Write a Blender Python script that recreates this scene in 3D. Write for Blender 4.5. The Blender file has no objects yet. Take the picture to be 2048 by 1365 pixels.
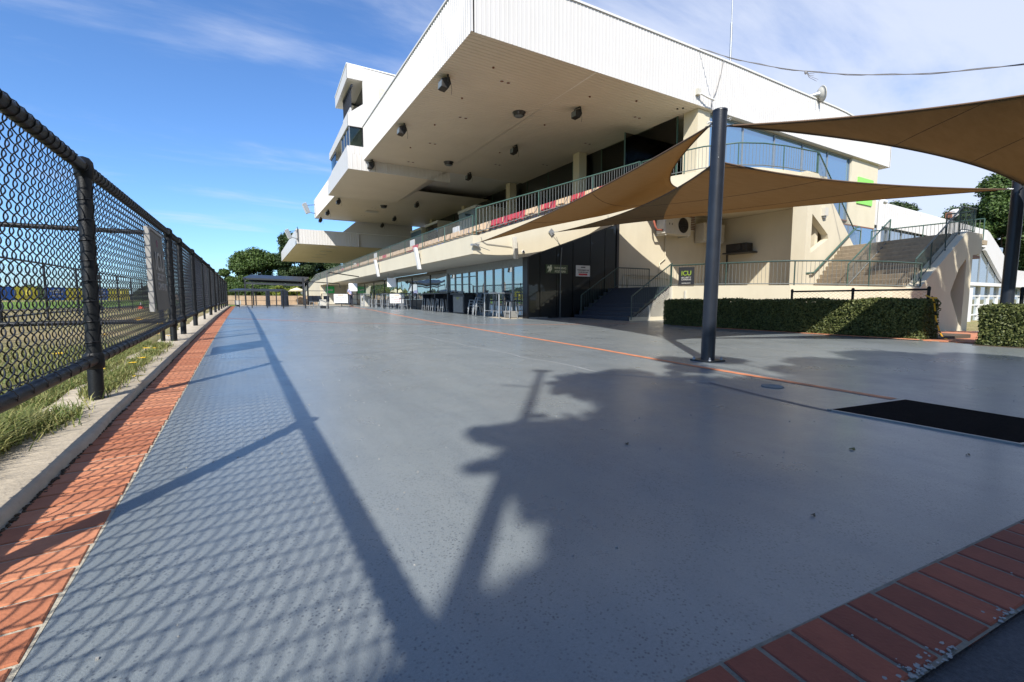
import bpy, math, random
import numpy as np
from mathutils import Vector, Matrix
random.seed(7); rng = np.random.default_rng(7)
S = bpy.context.scene
COL = S.collection
R = math.radians

# ------------------------------------------------------------------ camera
EYE = 0.9
YAW, PITCH, ROLL = R(30.55), math.atan(82.5/910), R(0.17)
fw = Vector((math.sin(YAW)*math.cos(PITCH), math.cos(YAW)*math.cos(PITCH), -math.sin(PITCH)))
rt = Vector((math.cos(YAW), -math.sin(YAW), 0)); up = rt.cross(fw)
r2 = rt*math.cos(ROLL) - up*math.sin(ROLL); u2 = up*math.cos(ROLL) + rt*math.sin(ROLL)
cam = bpy.data.cameras.new('camera'); camo = bpy.data.objects.new('camera', cam); COL.objects.link(camo)
cam.sensor_width = 36; cam.lens = 910/2048*36; cam.clip_end = 6000; cam.clip_start = 0.02
M3 = Matrix((r2, u2, -fw)).transposed()
camo.matrix_world = Matrix.Translation((0, 0, EYE)) @ M3.to_4x4()
S.camera = camo

# ------------------------------------------------------------------ sun, sky, exposure
SUN_AZ = R(40.5)      # direction the light travels, measured from +Y towards +X
SUN_EL = R(41.5)
sd = Vector((math.sin(SUN_AZ)*math.cos(SUN_EL), math.cos(SUN_AZ)*math.cos(SUN_EL), -math.sin(SUN_EL)))
sl = bpy.data.lights.new('sun', 'SUN'); sl.energy = 5.0; sl.angle = R(0.65); sl.color = (1.0, 0.955, 0.88)
so = bpy.data.objects.new('sun', sl); COL.objects.link(so); so.rotation_euler = sd.to_track_quat('-Z', 'Y').to_euler()
W = bpy.data.worlds.new('World'); S.world = W; W.use_nodes = True
nt = W.node_tree; nt.nodes.clear()
def N(t, **k):
    n = nt.nodes.new(t)
    for a, b in k.items(): setattr(n, a, b)
    return n
out = N('ShaderNodeOutputWorld'); bg = N('ShaderNodeBackground'); sky = N('ShaderNodeTexSky')
sky.sky_type = 'NISHITA'; sky.sun_disc = False; sky.sun_elevation = SUN_EL
sky.sun_rotation = math.atan2(-sd.x, -sd.y)
sky.altitude = 300; sky.air_density = 1.0; sky.dust_density = 0.6; sky.ozone_density = 2.2
bg.inputs['Strength'].default_value = 0.071
tc = N('ShaderNodeTexCoord'); sep = N('ShaderNodeSeparateXYZ'); nt.links.new(tc.outputs['Generated'], sep.inputs[0])
# cloud deck: project direction on a plane so that cirrus stretches in perspective
zc = N('ShaderNodeMath', operation='MAXIMUM'); nt.links.new(sep.outputs['Z'], zc.inputs[0]); zc.inputs[1].default_value = 0.0
za = N('ShaderNodeMath', operation='ADD'); nt.links.new(zc.outputs[0], za.inputs[0]); za.inputs[1].default_value = 0.10
dx = N('ShaderNodeMath', operation='DIVIDE'); dy = N('ShaderNodeMath', operation='DIVIDE')
nt.links.new(sep.outputs['X'], dx.inputs[0]); nt.links.new(za.outputs[0], dx.inputs[1])
nt.links.new(sep.outputs['Y'], dy.inputs[0]); nt.links.new(za.outputs[0], dy.inputs[1])
cmb = N('ShaderNodeCombineXYZ'); nt.links.new(dx.outputs[0], cmb.inputs[0]); nt.links.new(dy.outputs[0], cmb.inputs[1])
mp = N('ShaderNodeMapping'); nt.links.new(cmb.outputs[0], mp.inputs[0])
mp.inputs['Rotation'].default_value = (0, 0, R(-28)); mp.inputs['Scale'].default_value = (0.55, 1.5, 1)
n1 = N('ShaderNodeTexNoise'); n1.inputs['Scale'].default_value = 1.35; n1.inputs['Detail'].default_value = 10; n1.inputs['Roughness'].default_value = 0.60; n1.inputs['Distortion'].default_value = 0.35
nt.links.new(mp.outputs[0], n1.inputs['Vector'])
n2 = N('ShaderNodeTexNoise'); n2.inputs['Scale'].default_value = 0.45; n2.inputs['Detail'].default_value = 3
nt.links.new(cmb.outputs[0], n2.inputs['Vector'])
# more cloud on the eastern (+X) half of the sky
xr = N('ShaderNodeMapRange'); nt.links.new(sep.outputs['X'], xr.inputs[0]); xr.inputs[1].default_value = 0.15; xr.inputs[2].default_value = 0.85; xr.inputs[3].default_value = -0.16; xr.inputs[4].default_value = 0.29
a1 = N('ShaderNodeMath', operation='ADD'); nt.links.new(n1.outputs['Fac'], a1.inputs[0]); nt.links.new(xr.outputs[0], a1.inputs[1])
a2 = N('ShaderNodeMath', operation='MULTIPLY_ADD'); nt.links.new(n2.outputs['Fac'], a2.inputs[0]); a2.inputs[1].default_value = 0.5; nt.links.new(a1.outputs[0], a2.inputs[2])
cr = N('ShaderNodeMapRange'); cr.interpolation_type = 'SMOOTHSTEP'; nt.links.new(a2.outputs[0], cr.inputs[0])
cr.inputs[1].default_value = 0.60; cr.inputs[2].default_value = 1.04; cr.inputs[3].default_value = 0.0; cr.inputs[4].default_value = 0.85
hs = N('ShaderNodeHueSaturation'); nt.links.new(sky.outputs[0], hs.inputs['Color']); hs.inputs['Saturation'].default_value = 1.0; hs.inputs['Value'].default_value = 1.0
tint = N('ShaderNodeMix', data_type='RGBA', blend_type='MULTIPLY'); tint.inputs['Factor'].default_value = 1.0; nt.links.new(hs.outputs[0], tint.inputs['A']); tint.inputs['B'].default_value = (0.98, 1.38, 1.86, 1)
mx = N('ShaderNodeMix', data_type='RGBA'); nt.links.new(cr.outputs[0], mx.inputs['Factor'])
nt.links.new(tint.outputs['Result'], mx.inputs['A']); mx.inputs['B'].default_value = (7.2, 7.8, 9.3, 1)
nt.links.new(mx.outputs['Result'], bg.inputs['Color']); nt.links.new(bg.outputs[0], out.inputs[0])
S.view_settings.view_transform = 'Standard'; S.view_settings.look = 'None'
S.view_settings.exposure = 0.70; S.view_settings.gamma = 1.0; S.view_settings.use_curve_mapping = False
S.cycles.max_bounces = 8; S.cycles.transparent_max_bounces = 16

# ------------------------------------------------------------------ materials
def mat(name, col, rough=0.7, metal=0.0, var=0.12, scale=6.0, bump=0.0, bscale=60.0, col2=None, spec=0.5, coat=0.0, coatr=0.1, stain=None):
    m = bpy.data.materials.new(name); m.use_nodes = True
    t = m.node_tree; b = t.nodes['Principled BSDF']
    geo = t.nodes.new('ShaderNodeNewGeometry')
    nz = t.nodes.new('ShaderNodeTexNoise'); nz.inputs['Scale'].default_value = scale; nz.inputs['Detail'].default_value = 6; nz.inputs['Roughness'].default_value = 0.6
    t.links.new(geo.outputs['Position'], nz.inputs['Vector'])
    ramp = t.nodes.new('ShaderNodeMapRange'); t.links.new(nz.outputs['Fac'], ramp.inputs[0]); ramp.inputs[1].default_value = 0.3; ramp.inputs[2].default_value = 0.7
    mixn = t.nodes.new('ShaderNodeMix'); mixn.data_type = 'RGBA'; t.links.new(ramp.outputs[0], mixn.inputs['Factor'])
    c = Vector(col)
    lo = [max(0, x*(1-var)) for x in col]; hi = list(col2) if col2 else [min(1, x*(1+var)) for x in col]
    mixn.inputs['A'].default_value = (*lo, 1); mixn.inputs['B'].default_value = (*hi, 1)
    last = mixn.outputs['Result']
    if stain:
        sc, amt, scol = stain
        n3 = t.nodes.new('ShaderNodeTexNoise'); n3.inputs['Scale'].default_value = 1.0; n3.inputs['Detail'].default_value = 5; n3.inputs['Roughness'].default_value = 0.7
        mpn = t.nodes.new('ShaderNodeMapping'); mpn.inputs['Scale'].default_value = sc
        t.links.new(geo.outputs['Position'], mpn.inputs[0]); t.links.new(mpn.outputs[0], n3.inputs['Vector'])
        r3 = t.nodes.new('ShaderNodeMapRange'); t.links.new(n3.outputs['Fac'], r3.inputs[0]); r3.inputs[1].default_value = 0.48; r3.inputs[2].default_value = 0.75; r3.inputs[4].default_value = amt
        m3 = t.nodes.new('ShaderNodeMix'); m3.data_type = 'RGBA'; t.links.new(r3.outputs[0], m3.inputs['Factor']); t.links.new(last, m3.inputs['A']); m3.inputs['B'].default_value = (*scol, 1)
        last = m3.outputs['Result']
    t.links.new(last, b.inputs['Base Color'])
    b.inputs['Roughness'].default_value = rough; b.inputs['Metallic'].default_value = metal
    b.inputs['Specular IOR Level'].default_value = spec
    b.inputs['Coat Weight'].default_value = coat; b.inputs['Coat Roughness'].default_value = coatr
    if bump > 0:
        nb = t.nodes.new('ShaderNodeTexNoise'); nb.inputs['Scale'].default_value = bscale; nb.inputs['Detail'].default_value = 4
        t.links.new(geo.outputs['Position'], nb.inputs['Vector'])
        bp = t.nodes.new('ShaderNodeBump'); bp.inputs['Strength'].default_value = bump; bp.inputs['Distance'].default_value = 0.01
        t.links.new(nb.outputs['Fac'], bp.inputs['Height']); t.links.new(bp.outputs[0], b.inputs['Normal'])
    return m
def leafmat(name, a, b_, trans=0.35, scale=3.0):
    m = bpy.data.materials.new(name); m.use_nodes = True; t = m.node_tree; t.nodes.clear()
    o = t.nodes.new('ShaderNodeOutputMaterial'); geo = t.nodes.new('ShaderNodeNewGeometry')
    ri = t.nodes.new('ShaderNodeMapRange'); t.links.new(geo.outputs['Random Per Island'], ri.inputs[0])
    mi = t.nodes.new('ShaderNodeMix'); mi.data_type = 'RGBA'; t.links.new(ri.outputs[0], mi.inputs['Factor'])
    mi.inputs['A'].default_value = (*a, 1); mi.inputs['B'].default_value = (*b_, 1)
    d = t.nodes.new('ShaderNodeBsdfPrincipled'); d.inputs['Roughness'].default_value = 0.55; d.inputs['Specular IOR Level'].default_value = 0.35
    tr = t.nodes.new('ShaderNodeBsdfTranslucent'); ms = t.nodes.new('ShaderNodeMixShader'); ms.inputs[0].default_value = trans
    t.links.new(mi.outputs['Result'], d.inputs['Base Color']); t.links.new(mi.outputs['Result'], tr.inputs['Color'])
    t.links.new(d.outputs[0], ms.inputs[1]); t.links.new(tr.outputs[0], ms.inputs[2]); t.links.new(ms.outputs[0], o.inputs[0])
    return m
MT = {}
MT['cream'] = mat('cream_render', (0.52, 0.465, 0.345), 0.85, var=0.04, scale=0.7, bump=0.15, bscale=35, stain=((0.9, 0.9, 0.25), 0.34, (0.41, 0.355, 0.25)))
MT['plaster'] = mat('soffit_cream_plaster', (0.48, 0.46, 0.39), 0.85, var=0.04, scale=0.8, stain=((0.5, 0.5, 0.5), 0.2, (0.55, 0.53, 0.45)))
MT['cladding'] = mat('white_metal_cladding', (0.52, 0.50, 0.475), 0.45, var=0.02, scale=0.5, stain=((2.5, 2.5, 0.18), 0.32, (0.42, 0.40, 0.36)))
MT['soffit'] = mat('soffit_boards', (0.60, 0.55, 0.47), 0.6, var=0.04, scale=0.35, stain=((0.25, 0.5, 0.5), 0.35, (0.49, 0.44, 0.36)))
MT['flashing'] = mat('flashing_metal', (0.72, 0.71, 0.68), 0.4, var=0.04)
MT['white'] = mat('white_paint', (0.58, 0.57, 0.55), 0.5, var=0.03)
MT['offwhite'] = mat('offwhite_plastic', (0.48, 0.455, 0.39), 0.5, var=0.05, stain=((4, 4, 1.2), 0.3, (0.45, 0.40, 0.32)))
MT['black'] = mat('black_metal', (0.018, 0.019, 0.021), 0.42, var=0.25, scale=14)
MT['fence'] = mat('black_coated_steel', (0.006, 0.007, 0.008), 0.45, var=0.3, scale=25, bump=0.2, bscale=120, spec=0.28, stain=((9, 9, 2), 0.035, (0.10, 0.10, 0.095)))
MT['wire'] = mat('black_coated_wire', (0.008, 0.009, 0.012), 0.40, var=0.3, scale=30)
MT['green'] = mat('green_painted_rail', (0.038, 0.082, 0.062), 0.45, var=0.15, scale=8)
MT['darkgreen'] = mat('dark_green_rail', (0.03, 0.055, 0.045), 0.45, var=0.15, scale=8)
MT['steel'] = mat('galvanised_steel', (0.34, 0.35, 0.35), 0.45, 0.6, var=0.15, scale=12)
MT['greyrail'] = mat('grey_baluster', (0.13, 0.14, 0.132), 0.5, var=0.1)
MT['polebl'] = mat('charcoal_painted_steel', (0.012, 0.015, 0.022), 0.36, var=0.2, scale=5, bump=0.12, bscale=90, spec=0.4, stain=((7, 7, 1.5), 0.05, (0.12, 0.12, 0.12)))
MT['concrete'] = mat('kerb_concrete', (0.38, 0.325, 0.245), 0.9, var=0.14, scale=9, bump=0.5, bscale=45, stain=((2.2, 2.2, 2.2), 0.5, (0.33, 0.285, 0.22)))
MT['step'] = mat('stair_concrete', (0.30, 0.24, 0.165), 0.9, var=0.16, scale=7, bump=0.3, bscale=35, stain=((1.5, 1.5, 3), 0.5, (0.15, 0.13, 0.10)))
MT['bluestep'] = mat('blue_painted_step', (0.024, 0.028, 0.042), 0.5, var=0.15, scale=7)
MT['seatc'] = mat('cream_seat_plastic', (0.54, 0.39, 0.24), 0.45, var=0.08, scale=3)
MT['seatr'] = mat('red_seat_plastic', (0.42, 0.045, 0.055), 0.45, var=0.25, scale=3)
MT['rubber'] = mat('black_rubber', (0.006, 0.006, 0.007), 0.95, var=0.5, scale=60, bump=1.0, bscale=160, spec=0.04, stain=((5, 5, 5), 0.5, (0.016, 0.016, 0.016)))
MT['asphalt'] = mat('asphalt', (0.055, 0.06, 0.07), 0.85, var=0.35, scale=80, bump=0.8, bscale=180, stain=((3, 3, 3), 0.5, (0.10, 0.105, 0.115)))
MT['mortar'] = mat('mortar', (0.36, 0.33, 0.26), 0.95, var=0.15, scale=30, bump=0.6, bscale=120)
MT['dirtmortar'] = mat('weathered_mortar', (0.19, 0.175, 0.14), 0.95, var=0.3, scale=18, bump=0.8, bscale=100)
MT['efflor'] = mat('dried_mortar_smear', (0.27, 0.27, 0.26), 0.9, var=0.2, scale=30, bump=0.7, bscale=90)
MT['soil'] = mat('soil', (0.075, 0.055, 0.035), 1.0, var=0.4, scale=40, bump=1.0, bscale=60)
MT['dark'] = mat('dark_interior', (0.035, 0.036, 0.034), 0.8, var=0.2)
MT['interior'] = mat('interior_wall', (0.17, 0.155, 0.12), 0.85, var=0.1)
MT['frame'] = mat('aluminium_frame', (0.24, 0.25, 0.25), 0.4, 0.4, var=0.08)
MT['screenblk'] = mat('speaker_black', (0.016, 0.014, 0.013), 0.6, var=0.2, scale=20)
MT['bark'] = mat('bark', (0.11, 0.085, 0.06), 0.95, var=0.35, scale=6, bump=0.9, bscale=18)
MT['brown'] = mat('brown_pipe', (0.16, 0.06, 0.03), 0.6)
MT['woodwall'] = mat('sandstone_wall', (0.36, 0.26, 0.17), 0.9, var=0.2, scale=3)
MT['lightgrey'] = mat('grey_composite', (0.13, 0.15, 0.165), 0.6, var=0.12)
MT['skin'] = mat('skin', (0.52, 0.33, 0.24), 0.5, var=0.05)
MT['hair'] = mat('dark_hair', (0.03, 0.022, 0.018), 0.6)
MT['shirt'] = mat('pale_lavender_shirt', (0.34, 0.34, 0.50), 0.85)
MT['trouser'] = mat('navy_trousers', (0.025, 0.03, 0.05), 0.85)
MT['yellow'] = mat('yellow_print', (0.72, 0.62, 0.05), 0.5, var=0.04)
MT['blue'] = mat('blue_print', (0.02, 0.12, 0.50), 0.5, var=0.06)
MT['redp'] = mat('red_print', (0.50, 0.03, 0.04), 0.5)
MT['orangep'] = mat('orange_cone', (0.75, 0.10, 0.04), 0.5)
MT['signblack'] = mat('sign_black', (0.02, 0.02, 0.022), 0.4)
MT['signweather'] = mat('weathered_sign_face', (0.10, 0.092, 0.078), 0.6, var=0.15, scale=5)
MT['limeprint'] = mat('lime_print', (0.22, 0.30, 0.03), 0.5)  # darkened lime: the shade on the railing sign is put into the colour
MT['greyprint'] = mat('grey_print', (0.30, 0.29, 0.27), 0.6)
MT['tabg'] = mat('bright_green_print', (0.02, 0.42, 0.12), 0.5, var=0.05)
MT['tabl'] = mat('light_green_print', (0.22, 0.60, 0.10), 0.5, var=0.1)
MT['barsign'] = mat('olive_sign_panel', (0.055, 0.075, 0.032), 0.5)
MT['barletter'] = mat('cream_lettering', (0.55, 0.55, 0.38), 0.5)
MT['umbrella'] = mat('umbrella_canvas', (0.72, 0.64, 0.42), 0.8)
MT['petal'] = mat('yellow_petal', (0.85, 0.55, 0.02), 0.6)
MT['louvre'] = mat('louvre_metal', (0.50, 0.46, 0.37), 0.5)
MT['tape'] = mat('yellow_tape', (0.75, 0.42, 0.03), 0.5)
MT['lidm'] = mat('lid_grey', (0.21, 0.205, 0.19), 0.9, spec=0.1)
MT['leafgreen'] = leafmat('hedge_leaf', (0.035, 0.055, 0.014), (0.16, 0.175, 0.055), 0.25)
MT['leaf_tree'] = leafmat('tree_leaf', (0.028, 0.06, 0.012), (0.10, 0.15, 0.035), 0.3)
MT['leaf_pine'] = leafmat('conifer_leaf', (0.018, 0.04, 0.012), (0.055, 0.085, 0.025), 0.2)
MT['leaf_yell'] = leafmat('yellow_green_leaf', (0.10, 0.14, 0.015), (0.24, 0.27, 0.04), 0.35)
MT['grass'] = leafmat('grass_blade', (0.075, 0.13, 0.022), (0.34, 0.31, 0.12), 0.35)
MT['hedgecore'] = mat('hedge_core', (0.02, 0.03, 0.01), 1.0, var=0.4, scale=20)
MT['cable'] = mat('steel_cable', (0.16, 0.15, 0.145), 0.5)

# brick materials: orange clay with per-object variation
def brickmat(name, c1, c2, rough=0.85):
    m = bpy.data.materials.new(name); m.use_nodes = True; t = m.node_tree; b = t.nodes['Principled BSDF']
    oi = t.nodes.new('ShaderNodeObjectInfo'); geo = t.nodes.new('ShaderNodeNewGeometry')
    mi = t.nodes.new('ShaderNodeMix'); mi.data_type = 'RGBA'; t.links.new(oi.outputs['Random'], mi.inputs['Factor'])
    mi.inputs['A'].default_value = (*c1, 1); mi.inputs['B'].default_value = (*c2, 1)
    nz = t.nodes.new('ShaderNodeTexNoise'); nz.inputs['Scale'].default_value = 14; nz.inputs['Detail'].default_value = 8; nz.inputs['Roughness'].default_value = 0.7
    t.links.new(geo.outputs['Position'], nz.inputs['Vector'])
    mr = t.nodes.new('ShaderNodeMapRange'); t.links.new(nz.outputs['Fac'], mr.inputs[0]); mr.inputs[1].default_value = 0.35; mr.inputs[2].default_value = 0.75; mr.inputs[4].default_value = 0.45
    m2 = t.nodes.new('ShaderNodeMix'); m2.data_type = 'RGBA'; t.links.new(mr.outputs[0], m2.inputs['Factor']); t.links.new(mi.outputs['Result'], m2.inputs['A']); m2.inputs['B'].default_value = (c1[0]*0.6, c1[1]*0.55, c1[2]*0.55, 1)
    t.links.new(m2.outputs['Result'], b.inputs['Base Color']); b.inputs['Roughness'].default_value = rough
    nb = t.nodes.new('ShaderNodeTexNoise'); nb.inputs['Scale'].default_value = 90; nb.inputs['Detail'].default_value = 5; t.links.new(geo.outputs['Position'], nb.inputs['Vector'])
    bp = t.nodes.new('ShaderNodeBump'); bp.inputs['Strength'].default_value = 0.5; bp.inputs['Distance'].default_value = 0.006; t.links.new(nb.outputs['Fac'], bp.inputs['Height']); t.links.new(bp.outputs[0], b.inputs['Normal'])
    return m
MT['brick'] = brickmat('orange_paver', (0.36, 0.125, 0.058), (0.50, 0.205, 0.105))
MT['brickred'] = brickmat('red_paver', (0.20, 0.052, 0.030), (0.32, 0.085, 0.045))

# painted paving: blue-grey glossy paint with fine sand texture
def paving_mat():
    m = bpy.data.materials.new('painted_paving'); m.use_nodes = True; t = m.node_tree; b = t.nodes['Principled BSDF']
    L = t.links.new
    geo = t.nodes.new('ShaderNodeNewGeometry')
    def noise(sc, det=5, rough=0.6):
        n = t.nodes.new('ShaderNodeTexNoise'); n.inputs['Scale'].default_value = sc; n.inputs['Detail'].default_value = det; n.inputs['Roughness'].default_value = rough; L(geo.outputs['Position'], n.inputs['Vector']); return n
    def mr(src, a, b_, c, d):
        r = t.nodes.new('ShaderNodeMapRange'); L(src, r.inputs[0]); r.inputs[1].default_value = a; r.inputs[2].default_value = b_; r.inputs[3].default_value = c; r.inputs[4].default_value = d; return r
    big = mr(noise(0.45, 4).outputs['Fac'], 0.3, 0.7, 0, 1)
    mi = t.nodes.new('ShaderNodeMix'); mi.data_type = 'RGBA'; L(big.outputs[0], mi.inputs['Factor'])
    mi.inputs['A'].default_value = (0.190, 0.215, 0.219, 1); mi.inputs['B'].default_value = (0.236, 0.259, 0.255, 1)
    # fine dark pits
    vo = t.nodes.new('ShaderNodeTexVoronoi'); vo.inputs['Scale'].default_value = 78; vo.inputs['Randomness'].default_value = 1.0; L(geo.outputs['Position'], vo.inputs['Vector'])
    pit = mr(vo.outputs['Distance'], 0.16, 0.36, 0.85, 0)
    gate = mr(noise(2.1, 8, 0.9).outputs['Fac'], 0.40, 0.56, 0.0, 1)
    mu = t.nodes.new('ShaderNodeMath'); mu.operation = 'MULTIPLY'; L(pit.outputs[0], mu.inputs[0]); L(gate.outputs[0], mu.inputs[1])
    m2 = t.nodes.new('ShaderNodeMix'); m2.data_type = 'RGBA'; L(mu.outputs[0], m2.inputs['Factor']); L(mi.outputs['Result'], m2.inputs['A']); m2.inputs['B'].default_value = (0.035, 0.042, 0.055, 1)
    # worn/dusty patches
    dust = mr(noise(0.9, 8, 0.72).outputs['Fac'], 0.55, 0.8, 0, 0.35)
    m3 = t.nodes.new('ShaderNodeMix'); m3.data_type = 'RGBA'; L(dust.outputs[0], m3.inputs['Factor']); L(m2.outputs['Result'], m3.inputs['A']); m3.inputs['B'].default_value = (0.25, 0.26, 0.25, 1)
    fine = mr(noise(120, 5, 0.95).outputs['Fac'], 0.36, 0.66, 0.0, 0.70)
    m4 = t.nodes.new('ShaderNodeMix'); m4.data_type = 'RGBA'; m4.blend_type = 'MULTIPLY'; L(fine.outputs[0], m4.inputs['Factor']); L(m3.outputs['Result'], m4.inputs['A']); m4.inputs['B'].default_value = (0.5, 0.5, 0.55, 1)
    mpr = t.nodes.new('ShaderNodeMapping'); mpr.inputs['Rotation'].default_value = (0, 0, 0.5); mpr.inputs['Scale'].default_value = (3.2, 0.35, 1); L(geo.outputs['Position'], mpr.inputs[0])
    nr = t.nodes.new('ShaderNodeTexNoise'); nr.inputs['Scale'].default_value = 1.4; nr.inputs['Detail'].default_value = 7; nr.inputs['Roughness'].default_value = 0.7; L(mpr.outputs[0], nr.inputs['Vector'])
    roll = mr(nr.outputs['Fac'], 0.42, 0.70, 0.0, 0.42)
    m5 = t.nodes.new('ShaderNodeMix'); m5.data_type = 'RGBA'; L(roll.outputs[0], m5.inputs['Factor']); L(m4.outputs['Result'], m5.inputs['A']); m5.inputs['B'].default_value = (0.115, 0.135, 0.15, 1)
    L(m5.outputs['Result'], b.inputs['Base Color'])
    rr = mr(noise(1.1, 7, 0.7).outputs['Fac'], 0.3, 0.7, 0.22, 0.50); L(rr.outputs[0], b.inputs['Roughness'])
    b.inputs['Specular IOR Level'].default_value = 0.6; b.inputs['Coat Weight'].default_value = 0.30; b.inputs['Coat Roughness'].default_value = 0.20
    n_f = noise(260, 3, 0.6); n_m = noise(28, 3)
    ad = t.nodes.new('ShaderNodeMath'); ad.operation = 'MULTIPLY_ADD'; L(n_m.outputs['Fac'], ad.inputs[0]); ad.inputs[1].default_value = 0.8; L(n_f.outputs['Fac'], ad.inputs[2])
    bp = t.nodes.new('ShaderNodeBump'); bp.inputs['Strength'].default_value = 0.55; bp.inputs['Distance'].default_value = 0.004; L(ad.outputs[0], bp.inputs['Height']); L(bp.outputs[0], b.inputs['Normal'])
    return m
MT['paving'] = paving_mat()

def glass_mat(name, col, rough=0.02, spec=1.0, refl=0.5, gcol=(0.85, 0.95, 1.0, 1)):
    m = bpy.data.materials.new(name); m.use_nodes = True; t = m.node_tree; t.nodes.clear()
    o = t.nodes.new('ShaderNodeOutputMaterial')
    d = t.nodes.new('ShaderNodeBsdfPrincipled'); d.inputs['Base Color'].default_value = (*col, 1); d.inputs['Roughness'].default_value = 0.3
    g = t.nodes.new('ShaderNodeBsdfGlossy'); g.inputs['Roughness'].default_value = rough; g.inputs['Color'].default_value = gcol
    lw = t.nodes.new('ShaderNodeLayerWeight'); lw.inputs['Blend'].default_value = 0.35
    mr = t.nodes.new('ShaderNodeMapRange'); t.links.new(lw.outputs['Facing'], mr.inputs[0]); mr.inputs[3].default_value = refl; mr.inputs[4].default_value = refl+0.09 if refl < .1 else min(1, refl+0.45)
    ms = t.nodes.new('ShaderNodeMixShader'); t.links.new(mr.outputs[0], ms.inputs[0]); t.links.new(d.outputs[0], ms.inputs[1]); t.links.new(g.outputs[0], ms.inputs[2])
    geo = t.nodes.new('ShaderNodeNewGeometry'); nb = t.nodes.new('ShaderNodeTexNoise'); nb.inputs['Scale'].default_value = 0.5; t.links.new(geo.outputs['Position'], nb.inputs['Vector'])
    bp = t.nodes.new('ShaderNodeBump'); bp.inputs['Strength'].default_value = 0.05; bp.inputs['Distance'].default_value = 0.05; t.links.new(nb.outputs['Fac'], bp.inputs['Height']); t.links.new(bp.outputs[0], g.inputs['Normal'])
    t.links.new(ms.outputs[0], o.inputs[0]); return m
MT['glassblue'] = glass_mat('sky_reflecting_glass', (0.03, 0.10, 0.17), 0.01, refl=0.42, gcol=(0.42, 0.62, 0.85, 1))
MT['glassdark'] = glass_mat('black_tinted_glass', (0.003, 0.004, 0.004), 0.01, refl=0.02)
MT['glassmid'] = glass_mat('shopfront_glass', (0.008, 0.014, 0.018), 0.01, refl=0.30)
def clear_glass():
    m = bpy.data.materials.new('clear_green_glass'); m.use_nodes = True; t = m.node_tree; t.nodes.clear()
    o = t.nodes.new('ShaderNodeOutputMaterial'); tr = t.nodes.new('ShaderNodeBsdfTransparent'); tr.inputs['Color'].default_value = (0.62, 0.74, 0.68, 1)
    g = t.nodes.new('ShaderNodeBsdfGlossy'); g.inputs['Roughness'].default_value = 0.02
    fr = t.nodes.new('ShaderNodeFresnel'); fr.inputs['IOR'].default_value = 1.6
    ms = t.nodes.new('ShaderNodeMixShader'); t.links.new(fr.outputs[0], ms.inputs[0]); t.links.new(tr.outputs[0], ms.inputs[1]); t.links.new(g.outputs[0], ms.inputs[2]); t.links.new(ms.outputs[0], o.inputs[0]); return m
MT['clear'] = clear_glass()

def sail_mat():
    m = bpy.data.materials.new('brown_shade_cloth'); m.use_nodes = True; t = m.node_tree; t.nodes.clear(); L = t.links.new
    o = t.nodes.new('ShaderNodeOutputMaterial'); geo = t.nodes.new('ShaderNodeNewGeometry')
    nz = t.nodes.new('ShaderNodeTexNoise'); nz.inputs['Scale'].default_value = 4; nz.inputs['Detail'].default_value = 8; nz.inputs['Roughness'].default_value = 0.7
    mp_ = t.nodes.new('ShaderNodeMapping'); mp_.inputs['Scale'].default_value = (0.5, 3, 3); L(geo.outputs['Position'], mp_.inputs[0]); L(mp_.outputs[0], nz.inputs['Vector'])
    mi = t.nodes.new('ShaderNodeMix'); mi.data_type = 'RGBA'; L(nz.outputs['Fac'], mi.inputs['Factor']); mi.inputs['A'].default_value = (0.29, 0.205, 0.115, 1); mi.inputs['B'].default_value = (0.42, 0.31, 0.19, 1)
    d = t.nodes.new('ShaderNodeBsdfDiffuse'); tr = t.nodes.new('ShaderNodeBsdfTranslucent'); L(mi.outputs['Result'], d.inputs['Color'])
    hs_ = t.nodes.new('ShaderNodeHueSaturation'); hs_.inputs['Value'].default_value = 1.0; hs_.inputs['Saturation'].default_value = 1.15; L(mi.outputs['Result'], hs_.inputs['Color']); L(hs_.outputs[0], tr.inputs['Color'])
    ms = t.nodes.new('ShaderNodeMixShader'); ms.inputs[0].default_value = 0.55; L(d.outputs[0], ms.inputs[1]); L(tr.outputs[0], ms.inputs[2])
    wv = t.nodes.new('ShaderNodeTexNoise'); wv.inputs['Scale'].default_value = 60; L(geo.outputs['Position'], wv.inputs['Vector'])
    bp = t.nodes.new('ShaderNodeBump'); bp.inputs['Strength'].default_value = 0.3; bp.inputs['Distance'].default_value = 0.01; L(wv.outputs['Fac'], bp.inputs['Height']); L(bp.outputs[0], d.inputs['Normal'])
    L(ms.outputs[0], o.inputs[0]); return m
MT['sail'] = sail_mat()
MT['sailhem'] = mat('sail_hem', (0.10, 0.06, 0.035), 0.8)

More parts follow.
